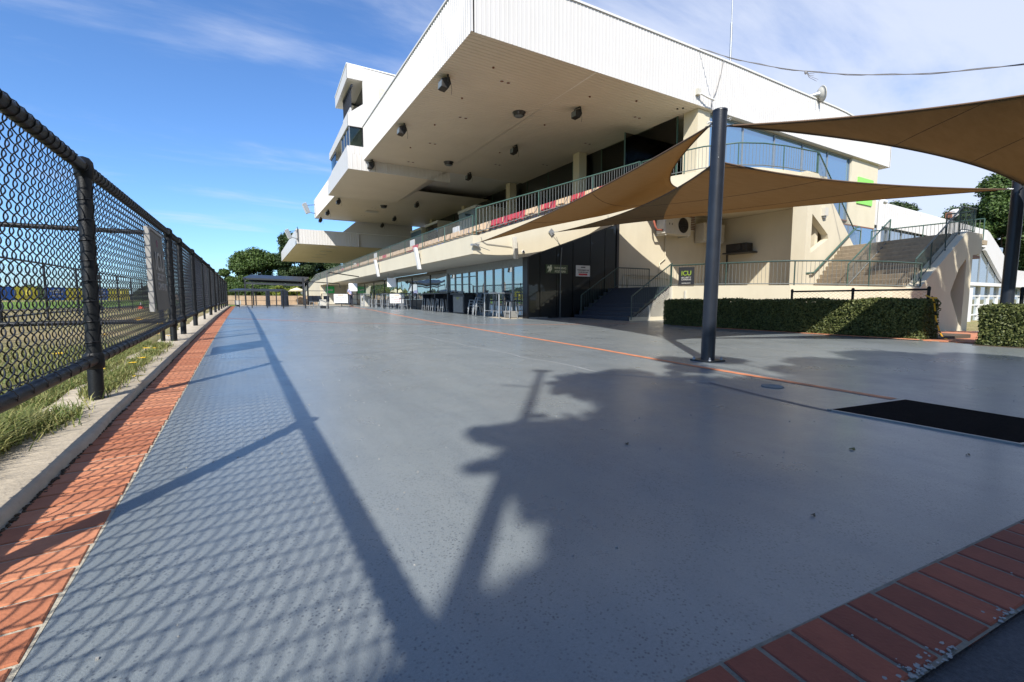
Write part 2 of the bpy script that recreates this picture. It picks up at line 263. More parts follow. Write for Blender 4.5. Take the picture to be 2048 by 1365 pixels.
def ground_mat():
    m = bpy.data.materials.new('dry_grass_ground'); m.use_nodes = True; t = m.node_tree; b = t.nodes['Principled BSDF']; L = t.links.new
    geo = t.nodes.new('ShaderNodeNewGeometry')
    def noise(sc, det=6, rough=0.65):
        n = t.nodes.new('ShaderNodeTexNoise'); n.inputs['Scale'].default_value = sc; n.inputs['Detail'].default_value = det; n.inputs['Roughness'].default_value = rough; L(geo.outputs['Position'], n.inputs['Vector']); return n
    a = t.nodes.new('ShaderNodeMapRange'); L(noise(0.35, 8, 0.7).outputs['Fac'], a.inputs[0]); a.inputs[1].default_value = 0.4; a.inputs[2].default_value = 0.62
    mi = t.nodes.new('ShaderNodeMix'); mi.data_type = 'RGBA'; L(a.outputs[0], mi.inputs['Factor']); mi.inputs['A'].default_value = (0.29, 0.225, 0.115, 1); mi.inputs['B'].default_value = (0.12, 0.145, 0.045, 1)
    f = t.nodes.new('ShaderNodeMapRange'); L(noise(22, 6, 0.8).outputs['Fac'], f.inputs[0]); f.inputs[1].default_value = 0.3; f.inputs[2].default_value = 0.7; f.inputs[4].default_value = 0.6
    m2 = t.nodes.new('ShaderNodeMix'); m2.data_type = 'RGBA'; L(f.outputs[0], m2.inputs['Factor']); L(mi.outputs['Result'], m2.inputs['A']); m2.inputs['B'].default_value = (0.38, 0.31, 0.17, 1)
    L(m2.outputs['Result'], b.inputs['Base Color']); b.inputs['Roughness'].default_value = 1.0; b.inputs['Specular IOR Level'].default_value = 0.1
    bp = t.nodes.new('ShaderNodeBump'); bp.inputs['Strength'].default_value = 1.0; bp.inputs['Distance'].default_value = 0.05; L(noise(30).outputs['Fac'], bp.inputs['Height']); L(bp.outputs[0], b.inputs['Normal'])
    return m
MT['ground'] = ground_mat()
MT['turf'] = mat('green_turf', (0.12, 0.19, 0.04), 1.0, var=0.25, scale=1.2, bump=0.6, bscale=12, spec=0.1)
MT['track'] = mat('sand_track', (0.16, 0.14, 0.115), 1.0, var=0.1, scale=2, spec=0.1)
MT['bankgrass'] = mat('mown_grass', (0.12, 0.15, 0.05), 1.0, var=0.35, scale=1.5, bump=0.6, bscale=20, spec=0.1)

# ------------------------------------------------------------------ helpers
class MB:
    def __init__(s): s.v = []; s.f = []; s.sm = []
    def add(s, vs, fs, smooth=False):
        o = len(s.v); s.v += [tuple(v) for v in vs]
        for f in fs: s.f.append(tuple(i+o for i in f)); s.sm.append(smooth)
        return s
    def quad(s, a, b, c, d): return s.add([a, b, c, d], [(0, 1, 2, 3)])
    def box(s, x0, x1, y0, y1, z0, z1):
        v = [(x, y, z) for x in (x0, x1) for y in (y0, y1) for z in (z0, z1)]
        return s.add(v, [(0, 1, 3, 2), (4, 6, 7, 5), (0, 4, 5, 1), (2, 3, 7, 6), (0, 2, 6, 4), (1, 5, 7, 3)])
    def obox(s, c, ax, ay, az):   # centre and three half-axis vectors
        c, ax, ay, az = map(Vector, (c, ax, ay, az))
        v = [c+i*ax+j*ay+k*az for i in (-1, 1) for j in (-1, 1) for k in (-1, 1)]
        return s.add(v, [(0, 1, 3, 2), (4, 6, 7, 5), (0, 4, 5, 1), (2, 3, 7, 6), (0, 2, 6, 4), (1, 5, 7, 3)])
    def prism(s, poly, ext):      # polygon of 3D points, extruded by a vector
        n = len(poly); e = Vector(ext); a = [Vector(p) for p in poly]; b = [p+e for p in a]
        fs = [tuple(range(n))[::-1], tuple(range(n, 2*n))] + [(i, (i+1) % n, n+(i+1) % n, n+i) for i in range(n)]
        return s.add(a+b, fs)
    def tube(s, pts, r, n=8, cap=True, smooth=True, closed=False):
        pts = [Vector(p) for p in pts]; rs = r if isinstance(r, (list, tuple)) else [r]*len(pts)
        rings = []; ref = None; m = len(pts)
        for i, p in enumerate(pts):
            if closed: d = pts[(i+1) % m]-pts[i-1]
            else: d = (pts[min(i+1, m-1)]-pts[max(i-1, 0)])
            d.normalize()
            if ref is None:
                ref = Vector((0, 0, 1)) if abs(d.z) < 0.9 else Vector((1, 0, 0))
            a = d.cross(ref)
            if a.length < 1e-4: a = d.orthogonal()
            a.normalize(); b = a.cross(d).normalized(); ref = b if abs(d.z) >= 0 else ref
            rings.append([p+(a*math.cos(2*math.pi*k/n)+b*math.sin(2*math.pi*k/n))*rs[i] for k in range(n)])
        vs = [q for rg in rings for q in rg]; fs = []
        for i in range(m if closed else m-1):
            j = (i+1) % m
            for k in range(n): fs.append((i*n+k, i*n+(k+1) % n, j*n+(k+1) % n, j*n+k))
        s.add(vs, fs, smooth)
        if cap and not closed:
            s.add(rings[0], [tuple(range(n))[::-1]]); s.add(rings[-1], [tuple(range(n))])
        return s
    def lathe(s, c, prof, n=16, axis='z', smooth=True):
        c = Vector(c); vs = []
        for (r, h) in prof:
            for k in range(n):
                a = 2*math.pi*k/n
                q = (r*math.cos(a), r*math.sin(a), h) if axis == 'z' else ((h, r*math.cos(a), r*math.sin(a)) if axis == 'x' else (r*math.cos(a), h, r*math.sin(a)))
                vs.append(c+Vector(q))
        fs = [(i*n+k, i*n+(k+1) % n, (i+1)*n+(k+1) % n, (i+1)*n+k) for i in range(len(prof)-1) for k in range(n)]
        s.add(vs, fs, smooth)
        s.add(vs[:n], [tuple(range(n))]); s.add(vs[-n:], [tuple(range(n))]); return s
    def build(s, name, m, parent=None, kind=None, label=None, bevel=0, fixn=True):
        me = bpy.data.meshes.new(name)
        off = Vector((0, 0, 0))
        if parent is not None:
            off = root_loc(parent)
        me.from_pydata([Vector(v)-off for v in s.v], [], s.f)
        me.polygons.foreach_set('use_smooth', s.sm); me.update()
        me.materials.append(MT[m] if isinstance(m, str) else m)
        if fixn:
            import bmesh
            bm = bmesh.new(); bm.from_mesh(me); bmesh.ops.recalc_face_normals(bm, faces=bm.faces); bm.to_mesh(me); bm.free()
        o = bpy.data.objects.new(name, me); COL.objects.link(o)
        if parent is not None: o.parent = parent
        if kind: o['kind'] = kind
        if label: o['label'] = label
        if bevel:
            md = o.modifiers.new('bevel', 'BEVEL'); md.width = bevel; md.segments = 2; md.limit_method = 'ANGLE'
        return o
def root_loc(o):
    l = Vector((0, 0, 0))
    while o is not None: l = l+o.location; o = o.parent
    return l
def thing(name, label, cat, loc=(0, 0, 0), group=None):
    o = bpy.data.objects.new(name, None); COL.objects.link(o); o.location = loc
    o['label'] = label; o['category'] = cat; o.empty_display_size = 0.2
    if group: o['group'] = group
    return o
def tag(o, label, cat, group=None):
    o['label'] = label; o['category'] = cat
    if group: o['group'] = group
    return o
def copy_thing(o, loc, rotz=None, label=None, scale=None):
    c = o.copy(); COL.objects.link(c); c.location = loc
    if rotz is not None: c.rotation_euler = (0, 0, rotz)
    if label: c['label'] = label
    if scale: c.scale = scale
    def rec(a, b):
        for ch in a.children:
            d = ch.copy(); COL.objects.link(d); d.parent = b; rec(ch, d)
    rec(o, c); return c
def npmesh(name, V, F, m, parent=None, kind=None, smooth=False):
    me = bpy.data.meshes.new(name); V = np.asarray(V, dtype=np.float32); F = np.asarray(F, dtype=np.int32)
    if parent is not None: V = V-np.array(root_loc(parent), dtype=np.float32)
    k = F.shape[1]
    me.vertices.add(len(V)); me.vertices.foreach_set('co', V.ravel())
    me.loops.add(F.size); me.loops.foreach_set('vertex_index', F.ravel())
    me.polygons.add(len(F)); me.polygons.foreach_set('loop_start', np.arange(0, F.size, k, dtype=np.int32)); me.polygons.foreach_set('loop_total', np.full(len(F), k, dtype=np.int32))
    if smooth: me.polygons.foreach_set('use_smooth', np.ones(len(F), dtype=bool))
    me.update(calc_edges=True); me.validate()
    me.materials.append(MT[m])
    o = bpy.data.objects.new(name, me); COL.objects.link(o)
    if parent is not None: o.parent = parent
    if kind: o['kind'] = kind
    return o
def text(body, size, m, parent, at, right, upv, name='lettering', depth=0.004, wide=1.0, align='CENTER', bold=0.0):
    cu = bpy.data.curves.new(name, 'FONT'); cu.body = body; cu.size = size; cu.align_x = align; cu.align_y = 'CENTER'; cu.extrude = depth/2; cu.offset = bold
    t = bpy.data.objects.new('tmp', cu); COL.objects.link(t)
    dg = bpy.context.evaluated_depsgraph_get(); dg.update()
    me = bpy.data.meshes.new_from_object(t.evaluated_get(dg)); bpy.data.objects.remove(t)
    rv = Vector(right).normalized(); uv = Vector(upv).normalized(); nv = rv.cross(uv)
    me.transform(Matrix.Diagonal((wide, 1, 1, 1)))
    me.transform(Matrix((rv, uv, nv)).transposed().to_4x4()); me.transform(Matrix.Translation(Vector(at)-root_loc(parent)))
    me.materials.clear(); me.materials.append(MT[m])
    o = bpy.data.objects.new(name, me); COL.objects.link(o); o.parent = parent; return o

def interp(y, T):
    if y <= T[0][0]: return T[0][1]
    for (a, za), (b, zb) in zip(T, T[1:]):
        if y <= b: return za+(zb-za)*(y-a)/(b-a)
    return T[-1][1]
LZ = [(3, 0), (5, .03), (10, .13), (15, .20), (20, .27), (30, .34), (45, .42), (70, .45)]
RZ = [(3, 0), (5, 0), (10, .03), (17, .09), (25, .22), (30, .30), (45, .40), (70, .45)]
def zg(x, y):
    t = min(max(x/8.0, 0), 1); t = t*t*(3-2*t)
    z = interp(y, LZ)*(1-t)+interp(y, RZ)*t
    if x > 12.6: z -= min((x-12.6)*0.034, 1.75)
    return z
def sheet(name, xs, ys, m, dz=0.0, kind='structure', parent=None, zf=None, south=None):
    vs = []; fs = []; nx = len(xs)
    for j, y in enumerate(ys):
        for x in xs:
            yy = y
            if south is not None and j == 0: yy = south(x)
            vs.append((x, yy, (zf or zg)(x, yy)+dz))
    for j in range(len(ys)-1):
        for i in range(nx-1): fs.append((j*nx+i, j*nx+i+1, (j+1)*nx+i+1, (j+1)*nx+i))
    b = MB(); b.add(vs, fs, True); return b.build(name, m, parent, kind, fixn=False)
def lin(a, b, n): return [a+(b-a)*i/(n-1) for i in range(n)]

# ------------------------------------------------------------------ ground
def bank(x, y):
    # raised infield behind the track, beyond the advertising boards
    d = Vector((4.8, 5.3)).normalized(); n = Vector((-d.y, d.x)); s_ = (Vector((x, y))-Vector((-13.9, 43))).dot(n)
    a = min(max((s_+5.5)/5.0, 0), 1); a = a*a*(3-2*a); f = min(max((-1.5-x)/4.0, 0), 1)
    return 0.50*a*f
def zt(x, y):
    z = zg(x, y)
    if -1.25 < x < 12.45 and -3 < y < 60: return z-0.25
    if x < 12.45: return z+0.03+bank(x, y)
    return z-0.03
XS = sorted(set([-1500, -600, -250, -120, -70]+lin(-45, -2, 44)+[-1.6, -1.3, -1.24, -0.9, 2, 6, 10, 12.4, 12.46]+lin(13, 60, 24)+[90, 150, 400, 1500]))
YS = sorted(set([-1500, -400, -100, -30, -10, -3.1, -2.9]+lin(-2, 60, 63)+[60.1, 66, 75, 90, 130, 250, 600, 1800]))
sheet('ground', XS, YS, 'ground', zf=zt)

def south(x): return 0.635-0.0987*(x-1.05)
sheet('painted_pavement', [-0.52]+lin(0, 12.0, 13)+[12.40], [0.6, 1.0]+lin(1.5, 46, 90), 'paving', south=south)
sheet('painted_pavement', [12.40, 14, 16, 18.5], lin(10.6, 17.5, 12), 'paving', zf=lambda x, y: interp(y, RZ))
sheet('painted_pavement', [-0.2, 4, 8, 12], [46, 48, 52, 56, 60], 'concrete')

# brick edge course on the fence side (each paver a part of the course)
def course(label_name, pts, length_dir, mname, n_first, mesh_dims):
    pass
edging = MB(); ys = lin(-1.0, 46, 95)
for a, b_ in zip(ys, ys[1:]): edging.add([(-0.87, a, zg(0, a)+0.0015), (-0.515, a, zg(0, a)+0.0015), (-0.515, b_, zg(0, b_)+0.0015), (-0.87, b_, zg(0, b_)+0.0015)], [(0, 1, 2, 3)])
ed = edging.build('brick_edging', 'mortar', None, 'structure', fixn=False)
def brick_mesh(name, lx, ly, h, m):
    b = MB(); b.box(-lx/2, lx/2, -ly/2, ly/2, -h, h*0.35)
    me_o = b.build(name, m); bpy_me = me_o.data
    import bmesh
    bm = bmesh.new(); bm.from_mesh(bpy_me); bmesh.ops.bevel(bm, geom=[e for e in bm.edges if (e.verts[0].co.z > 0 and e.verts[1].co.z > 0)], offset=0.004, segments=1, affect='EDGES'); bm.to_mesh(bpy_me); bm.free()
    return me_o
proto = brick_mesh('brick', 0.325, 0.149, 0.02, 'brick'); first = True
y = 0.62; k = 0; far = MB()
while y < 46:
    z = zg(0, y)
    if y < 19:
        o = proto if first else proto.copy()
        if not first: COL.objects.link(o)
        first = False; o.parent = ed
        o.location = (-0.688+random.uniform(-.003, .003), y, z+random.uniform(-.0015, .0015)); o.rotation_euler = (random.uniform(-.006, .006), random.uniform(-.006, .006), random.uniform(-.012, .012)+R(2))
    else: far.box(-0.85, -0.525, y-0.075, y+0.075, z-0.01, z+0.007)
    y += 0.164
far.build('brick', 'brick', ed, 'stuff')

# red brick course across the near right corner
band = MB(); ang = math.atan(-0.0987); ca, sa = math.cos(ang), math.sin(ang)
def bp_(s_, t_): return (1.05+s_*ca+t_*sa, 0.635+s_*sa-t_*ca)      # t_ grows away from the pavement
a = [bp_(-1.6, -0.004), bp_(6.5, -0.004), bp_(6.5, 0.232), bp_(-1.6, 0.232)]
band.add([(p[0], p[1], 0.003) for p in a], [(0, 1, 2, 3)])
bd = band.build('red_brick_edging', 'dirtmortar', None, 'structure', fixn=False)
proto2 = brick_mesh('brick', 0.113, 0.219, 0.02, 'brickred'); first = True
for k in range(60):
    s_ = -1.55+0.1283*k
    o = proto2 if first else proto2.copy()
    if not first: COL.objects.link(o)
    first = False; o.parent = bd; p = bp_(s_, 0.113+random.uniform(-.003, .003))
    o.location = (p[0], p[1], random.uniform(-.001, .002)); o.rotation_euler = (random.uniform(-.006, .006), random.uniform(-.006, .006), ang+random.uniform(-.008, .008))
# dried mortar smeared along the outer edge of that course
sm = MB()
for k in range(2200):
    s_ = random.uniform(-1.3, 5.0); big = math.sin(s_*7.3)+math.sin(s_*17.1+1)+.6*math.sin(s_*41)
    if big < random.uniform(-.6, 1.2): continue
    t_ = .232-abs(random.gauss(0, .020)); l = random.uniform(.002, .007)
    if random.random() < .07: t_ = random.uniform(.06, .22); s_ = -1.55+.1283*(round((s_+1.55)/.1283-.5)+.5)+random.gauss(0, .005); l *= .7
    sm.prism([(*bp_(s_+math.cos(q)*l*random.uniform(.6, 1.4), t_+math.sin(q)*l*random.uniform(.5, 1.2)), .0068) for q in (0, 1.2, 2.4, 3.7, 5.0)], (0, 0, random.uniform(.0004, .0025)))
sm.build('mortar_smear', 'efflor', bd, 'stuff')
apts = [bp_(-1.6, 0.228), bp_(7, 0.228), bp_(7, 4), bp_(-1.6, 4)]
ab = MB(); 
for i in range(30):
    for j in range(14):
        q = [bp_(-3+i*.4+di*.4, 0.222+(j+dj)*.25) for di, dj in ((0, 0), (1, 0), (1, 1), (0, 1))]
        ab.add([(p[0], p[1], -0.012) for p in q], [(0, 1, 2, 3)])
ab.build('asphalt_path', 'asphalt', None, 'structure', fixn=False)

# concrete kerb under the fence
kb = MB()
xs_ = []
for j, y in enumerate(lin(-2.5, 46, 200)):
    w = 0.012*math.sin(y*2.1)+0.008*math.sin(y*5.3); z = zg(-1, y)
    xs_.append([(-1.40+w*3, y, z-.06), (-1.34+w*3, y, z+.050), (-0.895+w, y, z+.052), (-0.872+w, y, z+.038), (-0.862+w, y, z-.05)])
vs = [p for r_ in xs_ for p in r_]; fs = []
for j in range(len(xs_)-1):
    for i in range(4): fs.append((j*5+i, j*5+i+1, (j+1)*5+i+1, (j+1)*5+i))
kb.add(vs, fs, True); kb.build('concrete_kerb', 'concrete', None, 'structure', fixn=False)
# dirt crumbs in the joint between kerb and bricks
cr_ = MB()
for k in range(900):
    y = random.uniform(0.8, 14); z = zg(0, y); s_ = random.uniform(.002, .007)
    cr_.obox((-0.858+abs(random.gauss(0, .008)), y, z+.006), (s_, 0, s_*.3), (0, s_, 0), (-s_*.3, 0, s_*.7))
tag(cr_.build('joint_dirt', 'soil', None, 'stuff'), 'dry dirt crumbs packed in the joint between concrete kerb and orange bricks', 'dirt')

# orange header-brick lines set in the pavement
def ribbon(name, pts, w, m, dz=0.004, kind='structure', joints=0):
    b = MB(); P = [Vector(p) for p in pts]; full = []
    for p, q in zip(P, P[1:]):
        n = max(2, int((q-p).length/0.6))
        full += [p+(q-p)*i/n for i in range(n)]
    full.append(P[-1]); vs = []
    for i, p in enumerate(full):
        d = (full[min(i+1, len(full)-1)]-full[max(0, i-1)]).normalized(); nrm = Vector((-d.y, d.x))*w/2
        for s_ in (-1, 1):
            q = p+nrm*s_; vs.append((q.x, q.y, zg(q.x, q.y)+dz))
    fs = [(2*i, 2*i+1, 2*i+3, 2*i+2) for i in range(len(full)-1)]
    b.add(vs, fs); return b.build(name, m, None, kind, fixn=False)
MT['linebrick'] = mat('orange_line_brick', (0.52, 0.19, 0.09), 0.6, var=0.25, scale=9, bump=0.3, bscale=70)
ribbon('orange_brick_line', [(5.0, 1.72), (5.19, 3.95), (5.42, 6.1), (5.98, 15.4), (7.3, 34), (8.1, 42)], 0.11, 'linebrick')
ribbon('orange_brick_line', [(-0.5, 19.3), (2.75, 15.4), (5.75, 14.0), (9.2, 12.6), (12.3, 11.6)], 0.08, 'linebrick')
MT['seam'] = mat('paint_seam', (0.07, 0.085, 0.105), 0.5)
# hairline cracks in the paint
MT['crackm'] = mat('crack_filler', (0.34, 0.35, 0.34), 0.7)
pts = [(3.45, 14.2)]
T = [(3.45, 14.2), (3.2, 12.4), (3.45, 9), (3.6, 6.5), (3.78, 4.05), (4.3, 3.1)]
for (x0, y0), (x1, y1) in zip(T, T[1:]):
    for k in range(1, 9): pts.append((x0+(x1-x0)*k/8+random.uniform(-.05, .05)*min(1, y0/6), y0+(y1-y0)*k/8))
ribbon('pavement_crack', pts, 0.020, 'crackm', 0.003)
T2 = [(-.3, 7.6), (1.2, 7.2), (2.6, 7.5), (3.6, 7.1)]
pts = [T2[0]]
for (x0, y0), (x1, y1) in zip(T2, T2[1:]):
    for k in range(1, 9): pts.append((x0+(x1-x0)*k/8+random.uniform(-.01, .01), y0+(y1-y0)*k/8+random.uniform(-.03, .03)))
ribbon('pavement_crack', pts, 0.008, 'seam', 0.0025)
ribbon('pavement_seam', [(4.3, 3.1), (4.15, 2.5), (4.05, 2.0), (4.03, 1.8)], 0.05, 'seam', 0.003)

# inspection lid
b = MB(); b.lathe((4.66, 2.62, zg(4.66, 2.62)), [(0.105, 0.002), (0.105, 0.008), (0.09, 0.008), (0.088, 0.005), (0.001, 0.0055)], 28)
tag(b.build('inspection_lid', 'lidm'), 'small round grey inspection lid set in the pavement beyond the black mat', 'lid')

# black rubber mat sunk in a metal frame
t = thing('entrance_mat', 'large black rubber mat sunk in a thin metal frame in the shaded pavement', 'mat', (4.5, 1.2, 0))
P = [(4.06, 1.79), (5.0, 1.64), (4.93, .55), (4.09, .77)]
m_ = MB(); m_.prism([(x, y, 0.002) for x, y in P], (0, 0, 0.012)); m_.build('rubber_pad', 'rubber', t)
for i in range(4):
    p, q = Vector((*P[i], 0)), Vector((*P[(i+1) % 4], 0)); d = (q-p).normalized(); n = Vector((d.y, -d.x, 0))
    c = (p+q)/2+n*-0.014
    c = (p+q)/2 + (c-(p+q)/2)
    cen = Vector((4.52, 1.2, 0)); n = n if ((p+q)/2+n-cen).length > ((p+q)/2-n-cen).length else -n
    m_ = MB(); m_.obox((p+q)/2+n*0.016+Vector((0, 0, .006)), d*((q-p).length/2+(.03 if i % 2 == 0 else 0.0)), n*0.012, (0, 0, .006)); m_.build('frame_bar', 'frame', t)

# ------------------------------------------------------------------ near chain-link fence
FX = -1.09
def fz(y): return zg(FX, y)+0.05
fence = thing('chain_link_fence', 'black chain link fence with thick tubular rails along the concrete kerb at left', 'fence', (FX, 1.7, 0))
LEAN = 0.2
posts = [-4.6, -1.5, 1.72, 5.0, 10.1, 11.7, 14.6, 18.0, 21.6, 25.2, 28.8, 32.4, 36, 39.6, 43.2, 46]
for i, y in enumerate(posts):
    r_ = 0.052 if y < 30 else 0.045
    if y == 18.0: r_ = 0.03
    m_ = MB(); z0 = fz(y); m_.tube([(FX, y, z0-.05), (FX, y+LEAN, z0+1.95)], r_, 16)
    p = m_.build('post', 'fence', fence)
    c = MB(); zt_ = z0+1.95
    c.lathe((FX, y+LEAN, zt_), [(r_+.008, -.11), (r_+.012, -.10), (r_+.016, -.02), (r_+.012, .03), (r_*.8, .062), (.004, .075)], 16); c.build('post_cap', 'fence', p)
    c = MB(); c.lathe((FX, y+LEAN*.16, z0+.33), [(r_+.004, -.075), (r_+.016, -.06), (r_+.018, .04), (r_+.004, .06)], 16); c.build('rail_collar', 'fence', p)
for y0, y1 in zip(posts, posts[1:]):
    if y1 == 18.0 or y0 == 18.0 or y0 >= 0 or True:
        m_ = MB(); m_.tube([(FX, y0, fz(y0)+1.93), (FX, y1, fz(y1)+1.93)], 0.046, 14); m_.build('top_rail', 'fence', fence)
        m_ = MB(); m_.tube([(FX, y0, fz(y0)+.33), (FX, (y0+y1)/2, fz((y0+y1)/2)+.32), (FX, y1, fz(y1)+.33)], 0.042, 14); m_.build('bottom_rail', 'fence', fence)

def zig_wires(y0, y1, w, p, zlo, zhi, x0, A, D, r, nseg, nside, name, parent, alongx=False, base=None, m='wire', jit=0.0, sagf=None):
    """chain-link made of flattened spiral wires; one joined mesh"""
    n = int((y1-y0)/w); per = int((zhi-zlo)/p); K = per*nseg+1
    s = np.arange(K)/nseg*2*np.pi
    lat = -np.arcsin(0.985*np.cos(s))/np.arcsin(0.985)*A; dep = np.sin(s)*D; hz = zlo+np.arange(K)/nseg*p
    Vs = []; Fs = []; off = 0
    for i in range(n):
        yc = y0+i*w+w/2; ph = 1 if i % 2 == 0 else -1
        b = (base or fz)(yc)
        j = (np.sin(np.arange(K)*0.9+i)*jit) if jit else 0
        y = yc+lat*ph+j; x = x0+dep*ph; z = hz+b
        if alongx: c = np.stack([y, np.full(K, x0)+dep*ph, z], 1)
        else: c = np.stack([x, y, z], 1)
        t_ = np.gradient(c, axis=0); t_ /= np.linalg.norm(t_, axis=1)[:, None]
        ref = np.array([0., 1, 0]) if alongx else np.array([1., 0, 0])
        a = np.cross(t_, ref); a /= np.linalg.norm(a, axis=1)[:, None]; bb = np.cross(a, t_)
        ring = [c+(a*math.cos(2*math.pi*k/nside)+bb*math.sin(2*math.pi*k/nside))*r for k in range(nside)]
        V = np.stack(ring, 1).reshape(-1, 3); Vs.append(V)
        ii = np.arange(K-1)[:, None]*nside; kk = np.arange(nside)[None, :]; k2 = (kk+1) % nside
        F = np.stack([ii+kk, ii+k2, ii+nside+k2, ii+nside+kk], 2).reshape(-1, 4)+off; Fs.append(F); off += len(V)
    return npmesh(name, np.concatenate(Vs), np.concatenate(Fs), m, parent, 'stuff', True)
MX = FX-0.058
zig_wires(-4.5, 10.0, 0.060, 0.1455, 0.33, 1.935, MX, 0.035, 0.017, 0.0042, 12, 6, 'wire_mesh', fence, jit=0.0006)
zig_wires(10.0, 20.0, 0.060, 0.1455, 0.33, 1.935, MX, 0.035, 0.015, 0.0042, 8, 4, 'wire_mesh', fence, jit=0.0006)
zig_wires(20.0, 46.0, 0.060, 0.1455, 0.33, 1.935, MX, 0.034, 0.010, 0.0042, 4, 3, 'wire_mesh', fence)
# lashing wire wound round the rails and posts
lw = MB()
def coil(pa, pb, r, turns, n=10, wr=0.0035):
    pa, pb = Vector(pa), Vector(pb); d = (pb-pa).normalized(); a = d.orthogonal().normalized(); b = d.cross(a); pts = []
    for k in range(turns*n+1):
        t_ = k/(turns*n); fr = (k % n)/n; tt = (k//n+min(1, fr*1.6) if fr > .8 else k//n+fr*.25)/turns
        an = 2*math.pi*k/n; pts.append(pa+(pb-pa)*tt+a*math.cos(an)*r+b*math.sin(an)*r)
    lw.tube(pts, wr, 4, cap=False)
for y0, y1 in zip(posts, posts[1:]):
    if y0 > 22 or y1 < -2: continue
    n = int((y1-y0)/0.12); e = 0.09
    coil((FX, y0+e, fz(y0)+1.93), (FX, y1-e, fz(y1)+1.93), 0.050, n, 10)
    coil((FX, y0+e, fz(y0)+.33), (FX, y1-e, fz(y1)+.33), 0.047, int(n*0.55), 10)
for y in posts[2:7]: coil((FX, y+LEAN*.22, fz(y)+.45), (FX, y+LEAN*.92, fz(y)+1.8), 0.056, 8, 10)
lw.build('lashing_wire', 'wire', fence, 'stuff')

# weathered sign tied to the fence (leaning out a little)
SY0, SY1, SZ0, SZ1 = 7.45, 8.55, 0.78, 1.82
sg = thing('fence_sign', 'weathered grey sign board with faded ICU lettering tied to the chain link fence', 'sign', (-0.99, 8.0, 0.83))
def sp(y, z, d=0.0): return (-1.0+0.04*(SZ1-z)+d, y, z)
m_ = MB(); m_.prism([sp(SY0, SZ0), sp(SY1, SZ0), sp(SY1, SZ1), sp(SY0, SZ1)], (0.014, 0, 0)); m_.build('board', 'signweather', sg)
m_ = MB(); m_.box(-1.03, -0.975, SY0-.05, SY0-.004, SZ0-.02, SZ1+.02); m_.build('batten', 'greyprint', sg)
m_ = MB(); m_.box(-1.03, -0.975, SY0-.004, SY1, SZ1+.002, SZ1+.03); m_.build('edge_strip', 'greyprint', sg)
def stx(s_, size, z, m, w=1.0, y=8.02): text(s_, size, m, sg, sp(y, z, 0.018), (0, 1, 0), (0.0, 0, 1), wide=w, bold=0.004)
stx('ICU', 0.34, 1.42, 'greyprint', 1.35)
stx('SECURITY', 0.13, 1.22, 'greyprint', 1.2); stx('CAMERAS', 0.13, 1.09, 'greyprint', 1.3)
m_ = MB(); m_.box(-0.986, -0.980, 7.66, 8.4, 0.985, 1.03); m_.build('red_stripe', mat('faded_red', (0.22, 0.05, 0.05)), sg)
m_ = MB(); m_.box(-0.986, -0.980, 7.66, 8.35, 0.90, 0.925); m_.build('print_line', 'greyprint', sg)
m_ = MB(); m_.box(-0.986, -0.980, 7.66, 8.35, 1.28, 1.287); m_.build('print_line', 'greyprint', sg)
m_ = MB(); m_.lathe((-0.985, 8.0, 1.68), [(0.055, 0), (0.055, .008)], 12, 'x'); m_.build('faded_logo', mat('faded_mauve', (0.16, 0.06, 0.09)), sg)

# cross fence running away to the left and running rail fence
cf = thing('chain_link_fence', 'thinner black mesh fence running off to the left across the dry grass', 'fence', (-1.2, 10.15, .1))
def cz(x): return zg(-1, 10)+.05
for k, x in enumerate([-1.25, -4.4, -7.6, -10.8, -14]):
    m_ = MB(); m_.tube([(x, 10.15, cz(x)-.1), (x, 10.15, cz(x)+1.9)], .035, 10); m_.build('post', 'fence', cf)
for h in (0.36, 1.9):
    m_ = MB(); m_.tube([(-1.2, 10.15, cz(0)+h), (-14, 10.15, cz(0)+h)], .04, 10); m_.build('rail', 'fence', cf)
zig_wires(-14, -1.25, 0.06, 0.141, 0.36, 1.88, 10.15, 0.034, 0.006, 0.0022, 2, 3, 'wire_mesh', cf, alongx=True, base=cz)
pf = thing('chain_link_fence', 'distant black mesh fence along the far side of the grass strip', 'fence', (-5.4, 12, .2))
for k in range(12):
    y = 10.3+k*3.3; m_ = MB(); m_.tube([(-5.4, y, zg(-1, y)), (-5.4, y, zg(-1, y)+1.85)], .035, 8); m_.build('post', 'fence', pf)
for h in (0.25, 1.82):
    m_ = MB(); m_.tube([(-5.4, 10.3+k*3.3, zg(-1, 10.3+k*3.3)+h) for k in range(12)], .028, 8); m_.build('rail', 'fence', pf)
zig_wires(10.3, 46.0, 0.09, 0.141, 0.25, 1.8, -5.4, 0.05, 0.004, 0.0022, 2, 3, 'wire_mesh', pf, base=lambda y: zg(-1, y))

# sand track strip and green turf of the infield
d2 = Vector((4.8, 5.3)).normalized(); n2_ = Vector((-d2.y, d2.x)); o2 = Vector((-13.9, 43))
def strip(name, s0, s1, m, dz, kind='structure'):
    b = MB(); vs = []; fs = []; A_ = lin(-70, 20, 46); B_ = lin(s0, s1, 6)
    for a_ in A_:
        for b_ in B_:
            p = o2+d2*a_+n2_*b_; vs.append((p.x, p.y, zt(p.x, p.y)+dz))
    for i in range(len(A_)-1):
        for j in range(5): fs.append((i*6+j, i*6+j+1, (i+1)*6+j+1, (i+1)*6+j))
    b.add(vs, fs, True); return b.build(name, m, None, kind, fixn=False)
strip('sand_track', -8.2, -6.2, 'track', 0.03)
strip('turf', -6.2, 14, 'turf', 0.05)

